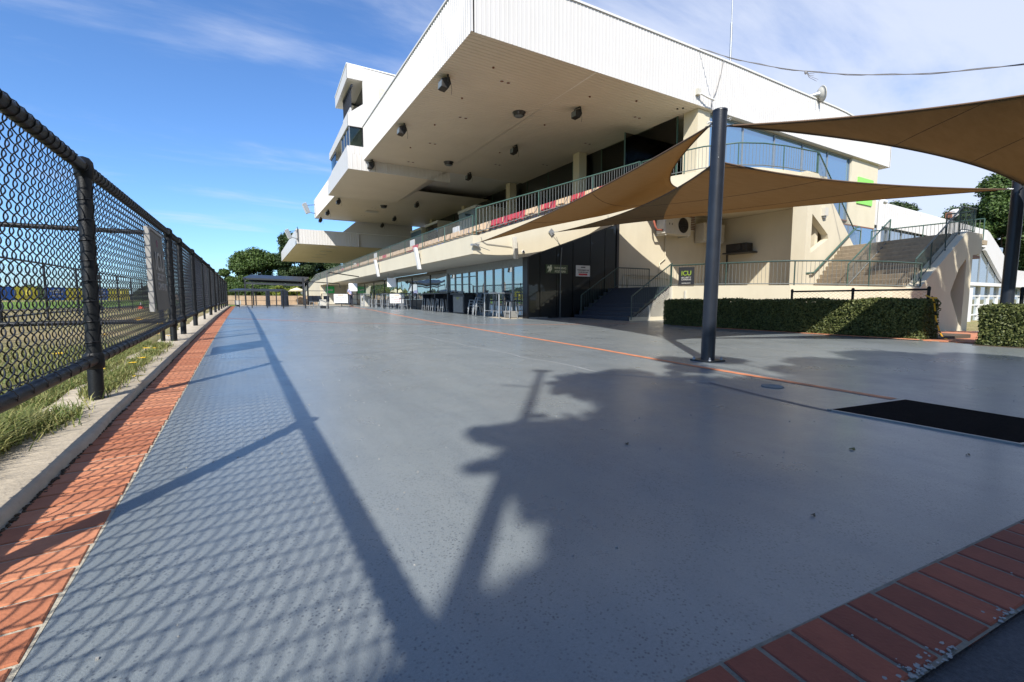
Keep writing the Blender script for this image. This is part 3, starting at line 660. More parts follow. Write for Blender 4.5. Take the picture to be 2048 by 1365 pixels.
# advertising boards
def adboard(a0, a1, kind, label, off=0.0):
    p, q = o2+d2*a0+n2_*off, o2+d2*a1+n2_*off; zb = 0.5*(zt(p.x, p.y)+zt(q.x, q.y))+.03
    t = thing('advertising_board', label, 'board', ((p.x+q.x)/2, (p.y+q.y)/2, zb), 'advertising boards by the track')
    nn = Vector((n2_.x, n2_.y, 0))
    m_ = MB(); m_.prism([(p.x, p.y, zb), (q.x, q.y, zb), (q.x, q.y, zb+.92), (p.x, p.y, zb+.92)], nn*.05); m_.build('panel', kind, t)
    c = Vector(((p.x+q.x)/2, (p.y+q.y)/2, zb+.5))-nn*.02; rr = Vector((q.x-p.x, q.y-p.y, 0)).normalized()
    if kind == 'blue':
        m_ = MB(); U = Vector((0, 0, 1))
        for s_, h_, l_ in ((-.1, .16, .32), (.12, .05, .28), (.02, .24, .18)): m_.obox(c+rr*s_+U*h_-nn*.01, rr*l_+U*.03, nn*.004, U*.035)
        m_.build('white_emblem', 'white', t)
        m_ = MB(); m_.obox(c-U*.2-nn*.01, rr*.42, nn*.004, U*.04); m_.build('print_line', 'white', t)
    else:
        m_ = MB(); m_.lathe(c+Vector((0, 0, 0.03)), [(0.20, -.012), (.20, 0)], 16, 'y'); m_.build('round_emblem', mat('olive_print', (0.42, 0.36, 0.05)), t)
        m_ = MB(); m_.obox(c-Vector((0, 0, .29))-nn*.01, rr*.3, nn*.004, (0, 0, .03)); m_.build('print_line', mat('olive_print2', (0.42, 0.36, 0.05)), t)
adboard(-2.3, 0.98, 'blue', 'blue advertising board with white emblem at the far left edge beyond the fence')
adboard(1.0, 2.28, 'yellow', 'yellow advertising board next to the far left blue board')
adboard(2.75, 3.98, 'blue', 'blue advertising board second from the left beyond the fence')
adboard(4.0, 5.3, 'yellow', 'yellow advertising board between two blue boards left of the thick fence post')
adboard(5.8, 6.9, 'blue', 'blue advertising board partly behind the thick fence post')
adboard(6.92, 8.6, 'yellow', 'yellow advertising board just right of the thick fence post')

# two small red and white cones on the grass
cn = thing('traffic_cone', 'small red cone with white top on the grass left of the fence sign', 'cone', (-6.4, 30.2, zt(-6.4, 30.2)), 'small cones on the grass')
z = zt(-6.4, 30.2); m_ = MB(); m_.lathe((-6.4, 30.2, z), [(.18, 0), (.18, .03), (.13, .035), (.07, .24)], 12); m_.build('base', 'orangep', cn)
m_ = MB(); m_.lathe((-6.4, 30.2, z), [(.068, .245), (.04, .38), (.01, .39)], 12); m_.build('tip', 'white', cn)
copy_thing(cn, (-5.5, 36.5, zt(-5.5, 36.5)), label='small red cone with white top on the grass just right of the fence sign')

# pale posts beyond the far end of the fence
for k in range(5):
    y = 27+k*4.6; z = zt(-2.0, y)
    m_ = MB(); m_.prism([(-2.12, y, z), (-1.88, y, z), (-1.88, y, z+2.05), (-2.0, y, z+2.3), (-2.12, y, z+2.05)], (0, .2, 0))
    o = m_.build('pale_post', mat('weathered_wood', (0.38, 0.30, 0.24), 0.9, var=.2, scale=8), bevel=.01)
    tag(o, 'pale pointed timber post behind the black fence, %s from the near side' % ['nearest', 'second', 'third', 'fourth', 'farthest'][k], 'post', 'pale posts behind the fence')

# grass, weeds and dandelions along the kerb
def blades(name, n, xf, yf, h0, h1, m='grass', label=None, w=.004):
    V = np.zeros((n*5, 3), np.float32); F = np.zeros((n*2, 4), np.int32); tri = []
    vs = []; fs = []
    for i in range(n):
        y = yf(); x = xf(y); z = zt(x, y)
        if x > -1.33: z = zg(-1, y)+.05
        h = random.uniform(h0, h1); a = random.uniform(0, 2*math.pi); ln = random.uniform(.3, 1.7)*h; ww = w*random.uniform(.6, 1.4)
        dx_, dy_ = math.cos(a)*ln, math.sin(a)*ln; px, py = -math.sin(a)*ww, math.cos(a)*ww; o = len(vs)
        vs += [(x-px, y-py, z-.005), (x+px, y+py, z-.005), (x+dx_*.4+px*.8, y+dy_*.4+py*.8, z+h*.62), (x+dx_*.4-px*.8, y+dy_*.4-py*.8, z+h*.62), (x+dx_, y+dy_, z+h*.85), (x+dx_, y+dy_, z+h*.85)]
        fs += [(o, o+1, o+2, o+3), (o+3, o+2, o+4, o+5)]
    me = bpy.data.meshes.new(name); me.from_pydata(vs, [], [f if len(set(map(lambda q: vs[q], f))) == 4 else f[:3] for f in fs]); me.materials.append(MT[m])
    o = bpy.data.objects.new(name, me); COL.objects.link(o); o['kind'] = 'stuff'; o['label'] = label; o['category'] = 'grass'; return o
blades('grass', 13000, lambda y: -1.38-abs(random.gauss(0, .05))-(random.random()**2)*.9, lambda: random.uniform(1.6, 10), .03, .10, label='short green and dry grass growing against the concrete kerb under the fence')
blades('grass', 15000, lambda y: -1.4-random.random()*3.8, lambda: 2+8*random.random()**1.3, .02, .08, label='patchy dry lawn between the kerb and the cross fence', w=.006)
def tuftx(y): return -1.33+random.gauss(0, .06)
tufts = [2.5, 2.8, 3.05, 3.35, 3.6, 3.8, 4.05, 4.25, 5.4, 5.9, 6.5, 7.2, 8.1, 9.0]
blades('grass', 9000, tuftx, lambda: random.choice(tufts[:7])+random.gauss(0, .14), .06, .17, label='long green grass tufts spilling over the near end of the kerb', w=.0035)
blades('grass', 3500, lambda y: -1.15+random.gauss(0, .06), lambda: random.choice(tufts[7:])+random.gauss(0, .2), .03, .12, label='weeds sprouting beside the fence posts further along the kerb', w=.004)
fl = [(-1.13, 5.35, .22), (-1.08, 6.45, .12), (-1.02, 6.7, .10), (-1.1, 7.4, .16), (-1.0, 7.55, .12), (-1.2, 8.2, .2), (-1.12, 8.6, .24), (-1.05, 9.1, .18), (-1.2, 9.5, .3), (-1.1, 10.6, .2), (-1.5, 7.1, .3), (-1.6, 8.0, .34), (-1.55, 6.0, .28), (-1.4, 9.0, .36), (-1.7, 11.0, .4), (-1.45, 12.2, .4), (-0.92, 5.75, .05)]
ORD = ['first', 'second', 'third', 'fourth', 'fifth', 'sixth', 'seventh', 'eighth', 'ninth', 'tenth', 'eleventh', 'twelfth', 'thirteenth', 'fourteenth', 'fifteenth', 'sixteenth', 'seventeenth', 'eighteenth', 'nineteenth', 'twentieth']
fb = None
fl.sort(key=lambda q: q[1])
for ki, (x, y, h) in enumerate(fl):
    z = zg(-1, y)+.05
    if fb is None:
        fb = thing('dandelion', 'yellow dandelion flower nearest the thick fence post by the kerb', 'flower', (x, y, z), 'dandelions along the kerb')
        m_ = MB(); m_.tube([(x, y, z), (x+.01, y+.004, z+.1), (x+.004, y, z+.2)], .0022, 5); m_.build('stalk', 'leafgreen', fb)
        m_ = MB(); cx_, cy_, cz_ = x+.004, y, z+.2
        for q in range(22):
            a = q*2.4; r_ = .010+.024*((q % 5)/4); m_.quad((cx_, cy_, cz_), (cx_+math.cos(a-.25)*r_, cy_+math.sin(a-.25)*r_, cz_+.012-r_*.2), (cx_+math.cos(a)*r_*1.5, cy_+math.sin(a)*r_*1.5, cz_+.012), (cx_+math.cos(a+.25)*r_, cy_+math.sin(a+.25)*r_, cz_+.012-r_*.2))
        m_.build('flower_head', 'petal', fb, fixn=False)
    else:
        o = copy_thing(fb, (x, y, z), random.uniform(0, 6), 'yellow dandelion, %s along the kerb beyond the thick fence post' % ORD[ki]); s_ = random.uniform(.95, 1.4); o.scale = (s_, s_, s_*h/.2/1.1)
# dead leaves and grit lying on the paint
for x, y, s_, m, lb in [(2.02, 2.02, .011, 'bark', 'small dark fallen seed pod on the shaded pavement'), (3.1, 1.25, .015, 'leafgreen', 'small green leaf lying on the pavement near the mat'), (2.0, .93, .008, 'bark', 'tiny brown leaf scrap near the red brick edge'), (3.55, .86, .009, 'bark', 'dark twig scrap near the red brick edge at right')]:
    z = zg(x, y); m_ = MB(); P = [(x+math.cos(a)*s_*(1.6 if i % 2 == 0 else .8), y+math.sin(a)*s_, z+.003+(.006 if i in (0, 3) else 0)) for i, a in enumerate([k*math.pi/3 for k in range(6)])]
    m_.prism(P, (0, 0, .003)); tag(m_.build('fallen_leaf', m), lb, 'leaf')
gr = MB()
for k in range(500):
    x, y = random.uniform(-.4, 8), random.uniform(1.0, 9)
    s_ = random.uniform(.0015, .004); z = zg(x, y); gr.obox((x, y, z+s_*.5), (s_, 0, 0), (0, s_, 0), (0, 0, s_*.6))
tag(gr.build('grit', 'efflor', None, 'stuff'), 'pale grit specks scattered over the painted pavement', 'grit')

# ------------------------------------------------------------------ grandstand
YS_ = 16.6                       # end wall plane
gs = thing('grandstand', 'large cream and white racecourse grandstand with a deep overhanging ribbed roof', 'grandstand', (16, 30, 0.2))
def ribbed(name, p0, p1, z0a, z0b, z1a, z1b, pitch, depth, m, parent, th=0.12, nrm=None):
    """vertical-ribbed cladding panel between two plan points; bottom z0a->z0b, top z1a->z1b"""
    p0, p1 = Vector((*p0, 0)), Vector((*p1, 0)); d = (p1-p0); L_ = d.length; d.normalize(); n = Vector((d.y, -d.x, 0)) if nrm is None else Vector(nrm)
    k = max(1, int(L_/pitch)); vs = []; fs = []; prof = []
    for i in range(k):
        a = i*L_/k; q = L_/k
        prof += [(a, 0), (a+q*.80, 0), (a+q*.86, depth), (a+q*.94, depth)]
    prof.append((L_, 0))
    for s_, o_ in prof:
        t_ = s_/L_; p = p0+d*s_+n*o_
        vs += [(p.x, p.y, z0a+(z0b-z0a)*t_), (p.x, p.y, z1a+(z1b-z1a)*t_)]
    fs = [(2*i, 2*i+2, 2*i+3, 2*i+1) for i in range(len(prof)-1)]
    # back and edges
    o = len(vs)
    for p, t_ in ((p0, 0), (p1, 1)):
        q = p-n*th; vs += [(q.x, q.y, z0a+(z0b-z0a)*t_), (q.x, q.y, z1a+(z1b-z1a)*t_)]
    e = 2*(len(prof)-1); fs += [(o, o+1, o+3, o+2), (0, 1, o+1, o), (e, o+2, o+3, e+1)]
    b = MB(); b.add(vs, fs); return b.build(name, m, parent, fixn=False)
def bxp(name, m, parent, *a, **k):
    b = MB(); b.box(*a); return b.build(name, m, parent, **k)
RX0, RX1, RY0, RY1, RY2, RY3 = 7.95, 43.8, 16.4, 34.15, 42.9, 59.7
roof = bxp('roof', 'flashing', gs, RX0+.15, RX1-.1, RY0+.15, RY3-.1, 11.35, 12.2)
# fascias
def rooftop(x): return 13.25+min(max((x-8)/5, 0), 1)*.35
f1 = ribbed('side_fascia', (RX0, RY0), (RX1, RY0), 11.0, 11.03, 13.30, 12.8, 0.20, 0.022, 'cladding', gs, nrm=(0, -1, 0))
# raise the middle of the top edge as in the photo
for v in f1.data.vertices:
    w = v.co.z+gs.location.z
    if w > 12:
        x = v.co.x+gs.location.x
        v.co.z = interp(x, [(8, 13.30), (13, 13.58), (24, 13.72), (36, 13.7), (40, 13.45), (43.8, 13.25)])-gs.location.z
f2 = ribbed('front_fascia', (RX0, RY1), (RX0, RY0), 10.85, 11.0, 13.1, 13.30, 0.20, 0.022, 'cladding', gs, nrm=(-1, 0, 0))
b = MB(); b.prism([(RX1, RY0, 11.03), (RX1, RY0, 13.25), (RX1, RY0+9, 13.25), (RX1, RY0+9, 11.03)], (-.1, 0, 0)); b.build('end_fascia', 'cladding', gs)
bxp('corner_flashing', 'cladding', gs, RX0-.03, RX0+.05, RY0-.03, RY0+.05, 11.0, 13.3)
b = MB()   # capping flashing
cap = [(x, RY0-.06, interp(x, [(8, 13.30), (13, 13.58), (24, 13.72), (36, 13.7), (40, 13.45), (43.8, 13.25)])) for x in lin(RX0-.06, RX1, 30)]
for p, q in zip(cap, cap[1:]): b.add([p, q, (q[0], q[1], q[2]+.09), (p[0], p[1], p[2]+.09), (p[0], p[1]+.3, p[2]), (q[0], q[1]+.3, q[2]), (q[0], q[1]+.3, q[2]+.09), (p[0], p[1]+.3, p[2]+.09)], [(0, 1, 2, 3), (3, 2, 6, 7), (0, 4, 5, 1), (4, 7, 6, 5)])
b.build('roof_capping', 'white', gs)
b = MB(); b.prism([(RX0-.06, RY0-.06, 13.30), (RX0-.06, RY0-.06, 13.38), (RX0-.06, RY1, 13.18), (RX0-.06, RY1, 13.1)], (.3, 0, 0)); b.build('roof_capping', 'white', gs)
# upper roof deck seen nowhere but closing the volume
b = MB(); b.prism([(RX0+.1, RY0+.2, 12.9), (14, RY0+.2, 13.3), (42, RY0+.2, 13.3), (RX1-.15, RY0+.2, 12.9)], (0, 17.5, 0)); b.build('roof_deck', 'flashing', gs)
def soffit(name, x0, x1, y0, y1, z, zb=None, m='soffit', pitch=.22, parent=gs):
    """boards running across (along X) with recessed joints"""
    n = int((y1-y0)/pitch); prof = []
    for i in range(n):
        a = y0+(y1-y0)*i/n; q = (y1-y0)/n; prof += [(a, 0), (a+q*.90, 0), (a+q*.905, .018), (a+q*.995, .018)]
    prof.append((y1, 0)); vs = []; zb = z if zb is None else zb
    for y, o_ in prof: vs += [(x0, y, z+o_+(zb-z)*(y-y0)/(y1-y0)), (x1, y, z+o_+(zb-z)*(y-y0)/(y1-y0))]
    fs = [(2*i, 2*i+1, 2*i+3, 2*i+2) for i in range(len(prof)-1)]
    b = MB(); b.add(vs, fs); return b.build(name, m, parent, fixn=False)
soffit('soffit', RX0, 14.08, RY0, RY1, 11.0, 10.86)
soffit('soffit', 14.12, RX1-.1, RY0, RY1, 11.005, 10.87)
bxp('soffit_joint', 'flashing', gs, 14.06, 14.14, RY0+.05, RY1, 10.99, 11.05)
# second roof section beyond the tower
soffit('soffit', RX0, 30, RY2-2.5, RY3, 10.66)
f = ribbed('front_fascia', (RX0-.02, RY3), (RX0-.02, RY2-.5), 10.63, 10.65, 12.7, 12.9, 0.20, 0.022, 'cladding', gs, nrm=(-1, 0, 0))
ribbed('end_fascia', (RX0, RY3), (30, RY3), 10.63, 10.63, 12.7, 12.7, 0.2, 0.02, 'cladding', gs, nrm=(0, 1, 0))
# lower box under the tower
soffit('soffit', 6.85, 12.8, RY1, RY2, 10.11, 9.95)
b = MB(); b.prism([(12.8, RY1, 10.11), (14.6, RY1, 10.99), (14.6, RY2, 10.99), (12.8, RY2, 9.95)], (0, 0, .05)); b.build('raked_soffit', 'soffit', gs)
ribbed('box_face', (6.85, RY1), (14.5, RY1), 10.11, 10.11, 11.2, 11.2, 0.30, 0.02, 'cladding', gs, nrm=(0, -1, 0))
b = MB(); b.prism([(6.85, RY1+.13, 10.11), (6.85, RY1+.13, 11.72), (6.85, 36.6, 11.6), (6.85, 40.6, 11.45), (6.85, RY2, 10.7), (6.85, RY2, 9.95)], (.15, 0, 0)); b.build('box_front', 'cladding', gs)
bxp('box_end', 'cladding', gs, 7.0, 9, RY2-.15, RY2, 9.95, 11.0)
# stacked tower
tw = thing('broadcast_tower', 'stepped white ribbed tower with open balconies rising above the grandstand roof', 'tower', (8, 36, 11.3))
ribbed('tower_face', (8.02, RY1+.0), (20, RY1), 11.25, 11.25, 17.12, 16.8, 0.30, 0.02, 'cladding', tw, nrm=(0, -1, 0))
ribbed('tower_face', (6.98, RY1), (8.02, RY1), 16.22, 16.24, 17.17, 17.15, 0.30, 0.02, 'cladding', tw, nrm=(0, -1, 0))
b = MB(); b.prism([(6.93, RY1, 13.04), (8.02, RY1, 13.06), (8.02, RY1, 14.68), (6.93, RY1, 13.84)], (0, .12, 0)); b.build('tower_face', 'cladding', tw)
bx_ = ribbed('tower_face', (7.0, RY1), (8.02, RY1), 11.2, 11.2, 11.72, 11.73, 0.30, 0.02, 'cladding', tw, nrm=(0, -1, 0))
b = MB(); b.prism([(6.98, RY1+.02, 16.24), (6.98, RY1+.02, 17.15), (6.98, 38.8, 16.55), (6.98, 38.8, 15.80)], (.14, 0, 0)); b.build('upper_fascia', 'cladding', tw)
b = MB(); b.prism([(7.0, RY1+.02, 16.26), (20, RY1+.02, 16.26), (20, 38.8, 15.82), (7.0, 38.8, 15.82)], (0, 0, .1)); b.build('upper_soffit', 'soffit', tw)
b = MB(); b.prism([(6.95, RY1, 17.15), (20, RY1, 17.12), (20, 38.8, 16.5), (6.95, 38.8, 16.55)], (0, 0, .07)); b.build('tower_roof', 'flashing', tw)
b = MB(); b.prism([(6.93, RY1+.02, 13.06), (6.93, RY1+.02, 13.84), (6.93, 42.1, 13.25), (6.93, 42.1, 12.73)], (.14, 0, 0)); b.build('middle_fascia', 'cladding', tw)
b = MB(); b.prism([(6.95, RY1+.02, 13.08), (12, RY1+.02, 13.08), (12, 42.1, 12.74), (6.95, 42.1, 12.74)], (0, 0, .1)); b.build('middle_soffit', 'soffit', tw)
bxp('middle_deck', 'flashing', tw, 7.08, 12, RY1+.2, 42.0, 13.3, 13.5)
b = MB(); b.prism([(7.2, 34.6, 13.5), (7.2, 34.6, 14.45), (7.2, 37.2, 14.35), (7.2, 37.2, 13.4)], (.1, 0, 0)); b.build('balcony_parapet', 'cladding', tw)
for k in range(7):
    y = 34.9+k*.42; bxp('balcony_post', 'signblack', tw, 7.3, 7.38, y, y+.08, 14.3, 15.95)
bxp('balcony_beam', 'signblack', tw, 7.28, 7.4, 34.4, 37.5, 15.83, 15.97)
bxp('balcony_beam', 'signblack', tw, 7.3, 8.9, 37.4, 37.5, 15.75, 15.9)
bxp('window_pane', 'glassdark', tw, 8.2, 8.25, 34.4, 38.6, 13.9, 16.2)
bxp('window_pane', 'clear', tw, 7.02, 7.9, RY1+.12, RY1+.15, 11.73, 13.03)
bxp('window_pane', 'clear', tw, 7.02, 7.05, RY1+.2, 37.0, 11.66, 13.0)
for yy in (34.2, 35.1, 36.05, 37.0): bxp('window_mullion', 'frame', tw, 6.99, 7.05, yy, yy+.05, 11.66, 13.03)
bxp('window_head', 'signblack', tw, 6.99, 7.95, RY1+.1, RY1+.16, 12.98, 13.05)
bxp('window_jamb', 'signblack', tw, 7.9, 7.98, RY1+.1, RY1+.16, 11.7, 13.05)
bxp('room_wall', 'interior', tw, 9.4, 9.5, RY1+.3, 41.5, 11.3, 13.3)
bxp('window_pane', 'clear', tw, 7.0, 7.03, 39.5, 41.6, 11.45, 12.7)
bxp('window_head', 'signblack', tw, 6.97, 7.05, 39.4, 41.7, 12.55, 12.63)
b = MB(); b.prism([(6.9, 40.4, 10.7), (6.9, 40.4, 11.45), (6.9, 42.9, 11.3), (6.9, 42.9, 10.5)], (.12, 0, 0)); b.build('balcony_parapet', 'cladding', tw)
bxp('air_vent', 'louvre', tw, 9.15, 9.75, RY1-.12, RY1, 15.2, 15.95)

# far lower wing
fw_ = thing('far_canopy', 'white ribbed flat canopy at the far end of the grandstand with strip lights under it', 'canopy', (10, 70, 8))
ribbed('canopy_face', (5.85, RY3+.01), (13, RY3+.01), 7.58, 7.58, 9.30, 9.22, 0.30, 0.02, 'cladding', fw_, nrm=(0, -1, 0))
b = MB(); b.prism([(5.85, RY3, 7.58), (5.85, RY3, 9.3), (5.85, 83.9, 8.73), (5.85, 83.9, 7.27)], (.15, 0, 0)); b.build('canopy_front', 'cladding', fw_)
soffit('canopy_soffit', 5.9, 26, RY3+.02, 83.8, 7.56, 7.26, parent=fw_, pitch=.5)
b = MB(); b.prism([(5.9, RY3+.02, 9.2), (26, RY3+.02, 9.2), (26, 83.8, 8.6), (5.9, 83.8, 8.6)], (0, 0, .08)); b.build('canopy_roof', 'flashing', fw_)
# raked white wall linking it to the main roof (seen against the sky)
b = MB(); b.prism([(11, RY3+.25, 7.58), (11, RY3+.25, 9.2), (14.6, RY3+.25, 12.3), (20, RY3+.25, 12.3), (20, RY3+.25, 7.58)], (0, .2, 0)); b.build('link_wall', 'cladding', fw_)
for k in range(5):
    y = 61.5+k*4.4; bxp('strip_light', 'white', fw_, 9.3, 10.7, y, y+.14, 7.44-.012*k*4, 7.52-.012*k*4)

# ---- first floor front slab, raked seating, end wall
SX = 8.0
b = MB()   # front beam (band) with its return
b.prism([(SX, YS_, 2.73), (SX, YS_, 3.47), (SX, 58.2, 3.36), (SX, 58.2, 2.66)], (.22, 0, 0)); b.build('front_beam', 'cream', gs)
b = MB(); b.prism([(SX+.22, YS_+.22, 2.74), (10.75, YS_+.22, 2.74), (10.75, 58.2, 2.68), (SX+.22, 58.2, 2.68)], (0, 0, .12)); b.build('slab_soffit', 'plaster', gs)
# end wall of the rake: sloping band over the black glass
def rk(x): return 3.50+(x-8.15)*0.338        # line of the bottom rail
def rkb(x): return 2.76+max(0, (x-10.58))*0.352
pts = [(SX+.22, 2.725), (SX+.22, 3.47), (8.35, 3.50)]+[(x, rk(x)-.06) for x in (8.36, 12, 17.2)]+[(17.2, 6.60), (31, 6.60), (31, -.8), (15.72, -.8), (15.72, 4.53), (10.58, 2.73), (8.6, 2.73)]
b = MB(); b.prism([(x, YS_, z) for x, z in pts], (0, .25, 0)); b.build('end_wall', 'cream', gs)
# stepped seating tiers
tiers = MB(); NT = 11
for k in range(NT):
    x0 = 8.25+k*.82; z = 3.36+k*.29; tiers.box(x0, x0+.84, YS_+.26, 58.1, z-.32, z)
tb = tiers.build('seating_tier', 'step', gs)
bxp('concourse_floor', 'step', gs, 17.2, 31, YS_+.26, 58.1, 6.35, 6.58)
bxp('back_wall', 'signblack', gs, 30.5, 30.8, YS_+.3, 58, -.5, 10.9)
# glazed line and columns under the roof
GX = 21.25
for k in range(13):
    y0 = 17.9+k*3.1
    if 25 < y0 < 26: continue
    bxp('glass_panel', 'glassdark' if k > 1 else 'clear', gs, GX, GX+.03, y0, y0+3.04, 6.62, 10.98)
for k in range(14): bxp('glass_mullion', 'green', gs, GX-.03, GX+.05, 17.86+k*3.1, 17.92+k*3.1, 6.6, 10.98)
for k, y in enumerate([25.3, 34.7, 44.1, 53.5]): bxp('column', 'cream', gs, 20.3, 20.95, y, y+.65, 6.6, 10.95)
bxp('corner_column', 'cream', gs, 21.3, 22.3, YS_, 17.5, 6.6, 10.99)
b = MB(); b.prism([(20.4, YS_+.1, 6.62), (20.4, YS_+.1, 10.96), (17.9, 24, 10.9), (17.9, 24, 6.62)], (.02, 0.02, 0)); 
bxp('glass_screen', 'clear', gs, 19.3, 21.25, 19.9, 19.93, 6.62, 10.4)
bxp('glass_mullion', 'green', gs, 19.27, 19.31, 19.88, 19.95, 6.62, 10.4)
# projecting glazed bays further along
for k, y in enumerate([36.5, 45.5, 50.5]):
    bxp('glass_bay', 'glassblue' if k != 1 else 'clear', gs, 17.9, 17.95, y, y+3.6, 5.6, 8.9)
    bxp('bay_head', 'offwhite', gs, 17.85, 21.2, y-.1, y+3.7, 8.9, 9.15)
    bxp('bay_side', 'cream', gs, 17.9, 21.2, y-.05, y, 5.6, 8.9)
# side glazing on the right end
WX = [22.35, 25.5, 28.7, 31.9, 35.1, 38.2]
for a, c in zip(WX, WX[1:]):
    zb = 6.62 if a < 34 else 6.62
    w = thing and None
    fr = bxp('side_window', 'glassblue', gs, a+.04, c-.04, YS_+.18, YS_+.2, 6.62, 10.96)
    bxp('window_mullion', 'frame', fr, c-.05, c+.03, YS_+.13, YS_+.2, 6.62, 10.96)
bxp('window_sill', 'brown', gs, 22.3, 38.25, YS_+.1, YS_+.24, 6.54, 6.62)
bxp('window_head', 'frame', gs, 22.3, 38.25, YS_+.1, YS_+.24, 10.92, 10.99)
bxp('side_wall', 'cream', gs, 38.25, 42.35, YS_, YS_+.35, -2.2, 11.0)
bxp('side_wall', 'cream', gs, 31, 38.25, YS_+.02, YS_+.35, -2.2, 4.4)
b = bxp('side_wall', 'cream', gs, 31, 36.2, YS_+.01, YS_+.35, 4.4, 6.54)
bxp('side_wall', 'cream', gs, 41.9, 42.35, YS_+.35, 25, -2.2, 11.0)
for a in (36.2, 38.2, 40.1):
    w = bxp('lower_window', 'glassblue', gs, a+.03, a+1.9, YS_-.06, YS_-.03, 3.4, 6.2)
    bxp('window_frame', 'frame', w, a+1.88, a+1.96, YS_-.09, YS_-.02, 3.4, 6.2)
bxp('window_head', 'brown', gs, 36.1, 42.1, YS_-.09, YS_, 6.2, 6.28)
b = MB(); b.tube([(42.75, YS_-.15, -2), (42.75, YS_-.15, 8.25), (42.85, YS_-.15, 8.45), (43.6, YS_-.15, 8.4)], .16, 10); b.build('downpipe', 'white', gs)

# black glass bar front
bar = thing('bar_shopfront', 'black tinted glass bar front with a sloping top under the end of the grandstand', 'shopfront', (13, YS_, .1))
b = MB(); b.prism([(10.58, YS_-.02, .08), (15.72, YS_-.02, .08), (15.72, YS_-.02, 4.53), (10.58, YS_-.02, 2.75)], (0, .2, 0))
XJ = [10.58, 11.2, 12.1, 13.0, 14.0, 14.9, 15.62]
for a, c in zip(XJ, XJ[1:]):
    b = MB(); za, zb = 2.70+(a-10.58)*.345, 2.70+(c-10.58)*.345
    b.prism([(a+.015, YS_-.03, .13), (c-.015, YS_-.03, .13), (c-.015, YS_-.03, zb), (a+.015, YS_-.03, za)], (0, .03, 0)); b.build('glass_pane', 'glassdark', bar)
b = MB(); b.prism([(10.55, YS_+.02, .07), (15.74, YS_+.02, .07), (15.74, YS_+.02, 4.6), (10.55, YS_+.02, 2.78)], (0, .2, 0)); b.build('backing', 'signblack', bar)
bxp('corner_trim', 'signblack', bar, 15.62, 15.76, YS_-.08, YS_+.02, .07, 4.56)
bxp('corner_trim', 'signblack', bar, 10.52, 10.60, YS_-.08, YS_+.3, .07, 2.72)
bxp('base_trim', 'frame', bar, 10.55, 11.6, YS_-.07, YS_-.03, .07, .14)
b = MB(); b.tube([(12.25, YS_-.09, .1), (12.27, YS_-.09, 2.4), (12.33, YS_-.09, 3.2)], .018, 6); b.build('conduit', 'greyrail', bar)
# signs on the black glass
t = thing('bar_sign', 'olive WINNING POST BAR sign with a cream horse and rider on the black glass', 'sign', (12.1, YS_-.05, 2.2))
bxp('panel', 'barsign', t, 11.50, 12.68, YS_-.075, YS_-.035, 2.06, 2.44)
text('WINNING', .135, 'barletter', t, (12.26, YS_-.079, 2.29), (1, 0, 0), (0, 0, 1), wide=1.05, bold=.002)
text('POST BAR', .135, 'barletter', t, (12.26, YS_-.079, 2.14), (1, 0, 0), (0, 0, 1), wide=1.0, bold=.002)
b = MB()   # horse head and rider silhouette, cut from sheet
def flat(pts, y, d): b.prism([(x, y, z) for x, z in pts], (0, d, 0))
hx, hz = 11.54, 2.09
flat([(hx+x*.30, hz+z*.32) for x, z in [(.02, .62), (.12, .82), (.28, .92), (.38, .80), (.52, .70), (.62, .50), (.80, .28), (.62, .22), (.60, .02), (.5, .02), (.48, .2), (.34, .22), (.2, .05), (.12, .08), (.28, .34), (.30, .55), (.2, .60), (.08, .52)]], YS_-.085, .01)
b.build('horse_emblem', 'barletter', t)
b = MB(); flat([(hx+x*.30, hz+z*.32) for x, z in [(.44, .72), (.5, .9), (.58, 1.02), (.74, 1.05), (.84, .95), (.78, .84), (.9, .6), (.86, .36), (.72, .38), (.66, .54)]], YS_-.0855, .01); b.build('rider_emblem', 'barletter', t)
t = thing('notice_sign', 'small white notice with red stripe on the black glass right of the bar sign', 'sign', (13.55, YS_-.05, 2.2))
bxp('panel', 'white', t, 13.17, 13.98, YS_-.06, YS_-.035, 1.96, 2.46)
bxp('heading_block', 'signblack', t, 13.45, 13.70, YS_-.066, YS_-.060, 2.355, 2.40)
text('YARRAMUNGA CLUB'[:0]+'THOROUGHBRED CLUB', .062, 'signblack', t, (13.57, YS_-.066, 2.245), (1, 0, 0), (0, 0, 1), bold=.002)
text('STRICTLY MEMBERS'[:0]+'A GLASS FREE ZONE', .062, 'signblack', t, (13.57, YS_-.066, 2.15), (1, 0, 0), (0, 0, 1), bold=.002)
bxp('red_stripe', 'redp', t, 13.32, 13.82, YS_-.068, YS_-.060, 2.01, 2.085)

# ground floor front: folding doors and dark glazing
fd = thing('folding_doors', 'grey framed glass folding doors along the bar under the balcony', 'door', (10.6, 21, .1))
n = 9; y0, y1 = 16.95, 25.3
for k in range(n):
    a = y0+(y1-y0)*k/n; c = y0+(y1-y0)*(k+1)/n; z0 = .1+(a-17)*.018; 
    dr = bxp('door_leaf', 'glassmid', fd, 10.62, 10.64, a+.05, c-.05, z0+.06, 2.42)
    bxp('stile', 'frame', dr, 10.58, 10.66, a+.005, a+.055, z0+.02, 2.45)
    bxp('stile', 'frame', dr, 10.58, 10.66, c-.055, c-.005, z0+.02, 2.45)
    bxp('bottom_rail', 'frame', dr, 10.585, 10.655, a+.056, c-.056, z0+.0, z0+.12)
    bxp('top_rail', 'frame', dr, 10.585, 10.655, a+.056, c-.056, 2.37, 2.45)
bxp('head_frame', 'frame', fd, 10.55, 10.7, y0-.05, y1+.2, 2.45, 2.73)
bxp('end_frame', 'frame', fd, 10.52, 10.72, y1+.02, y1+.2, .1, 2.45)
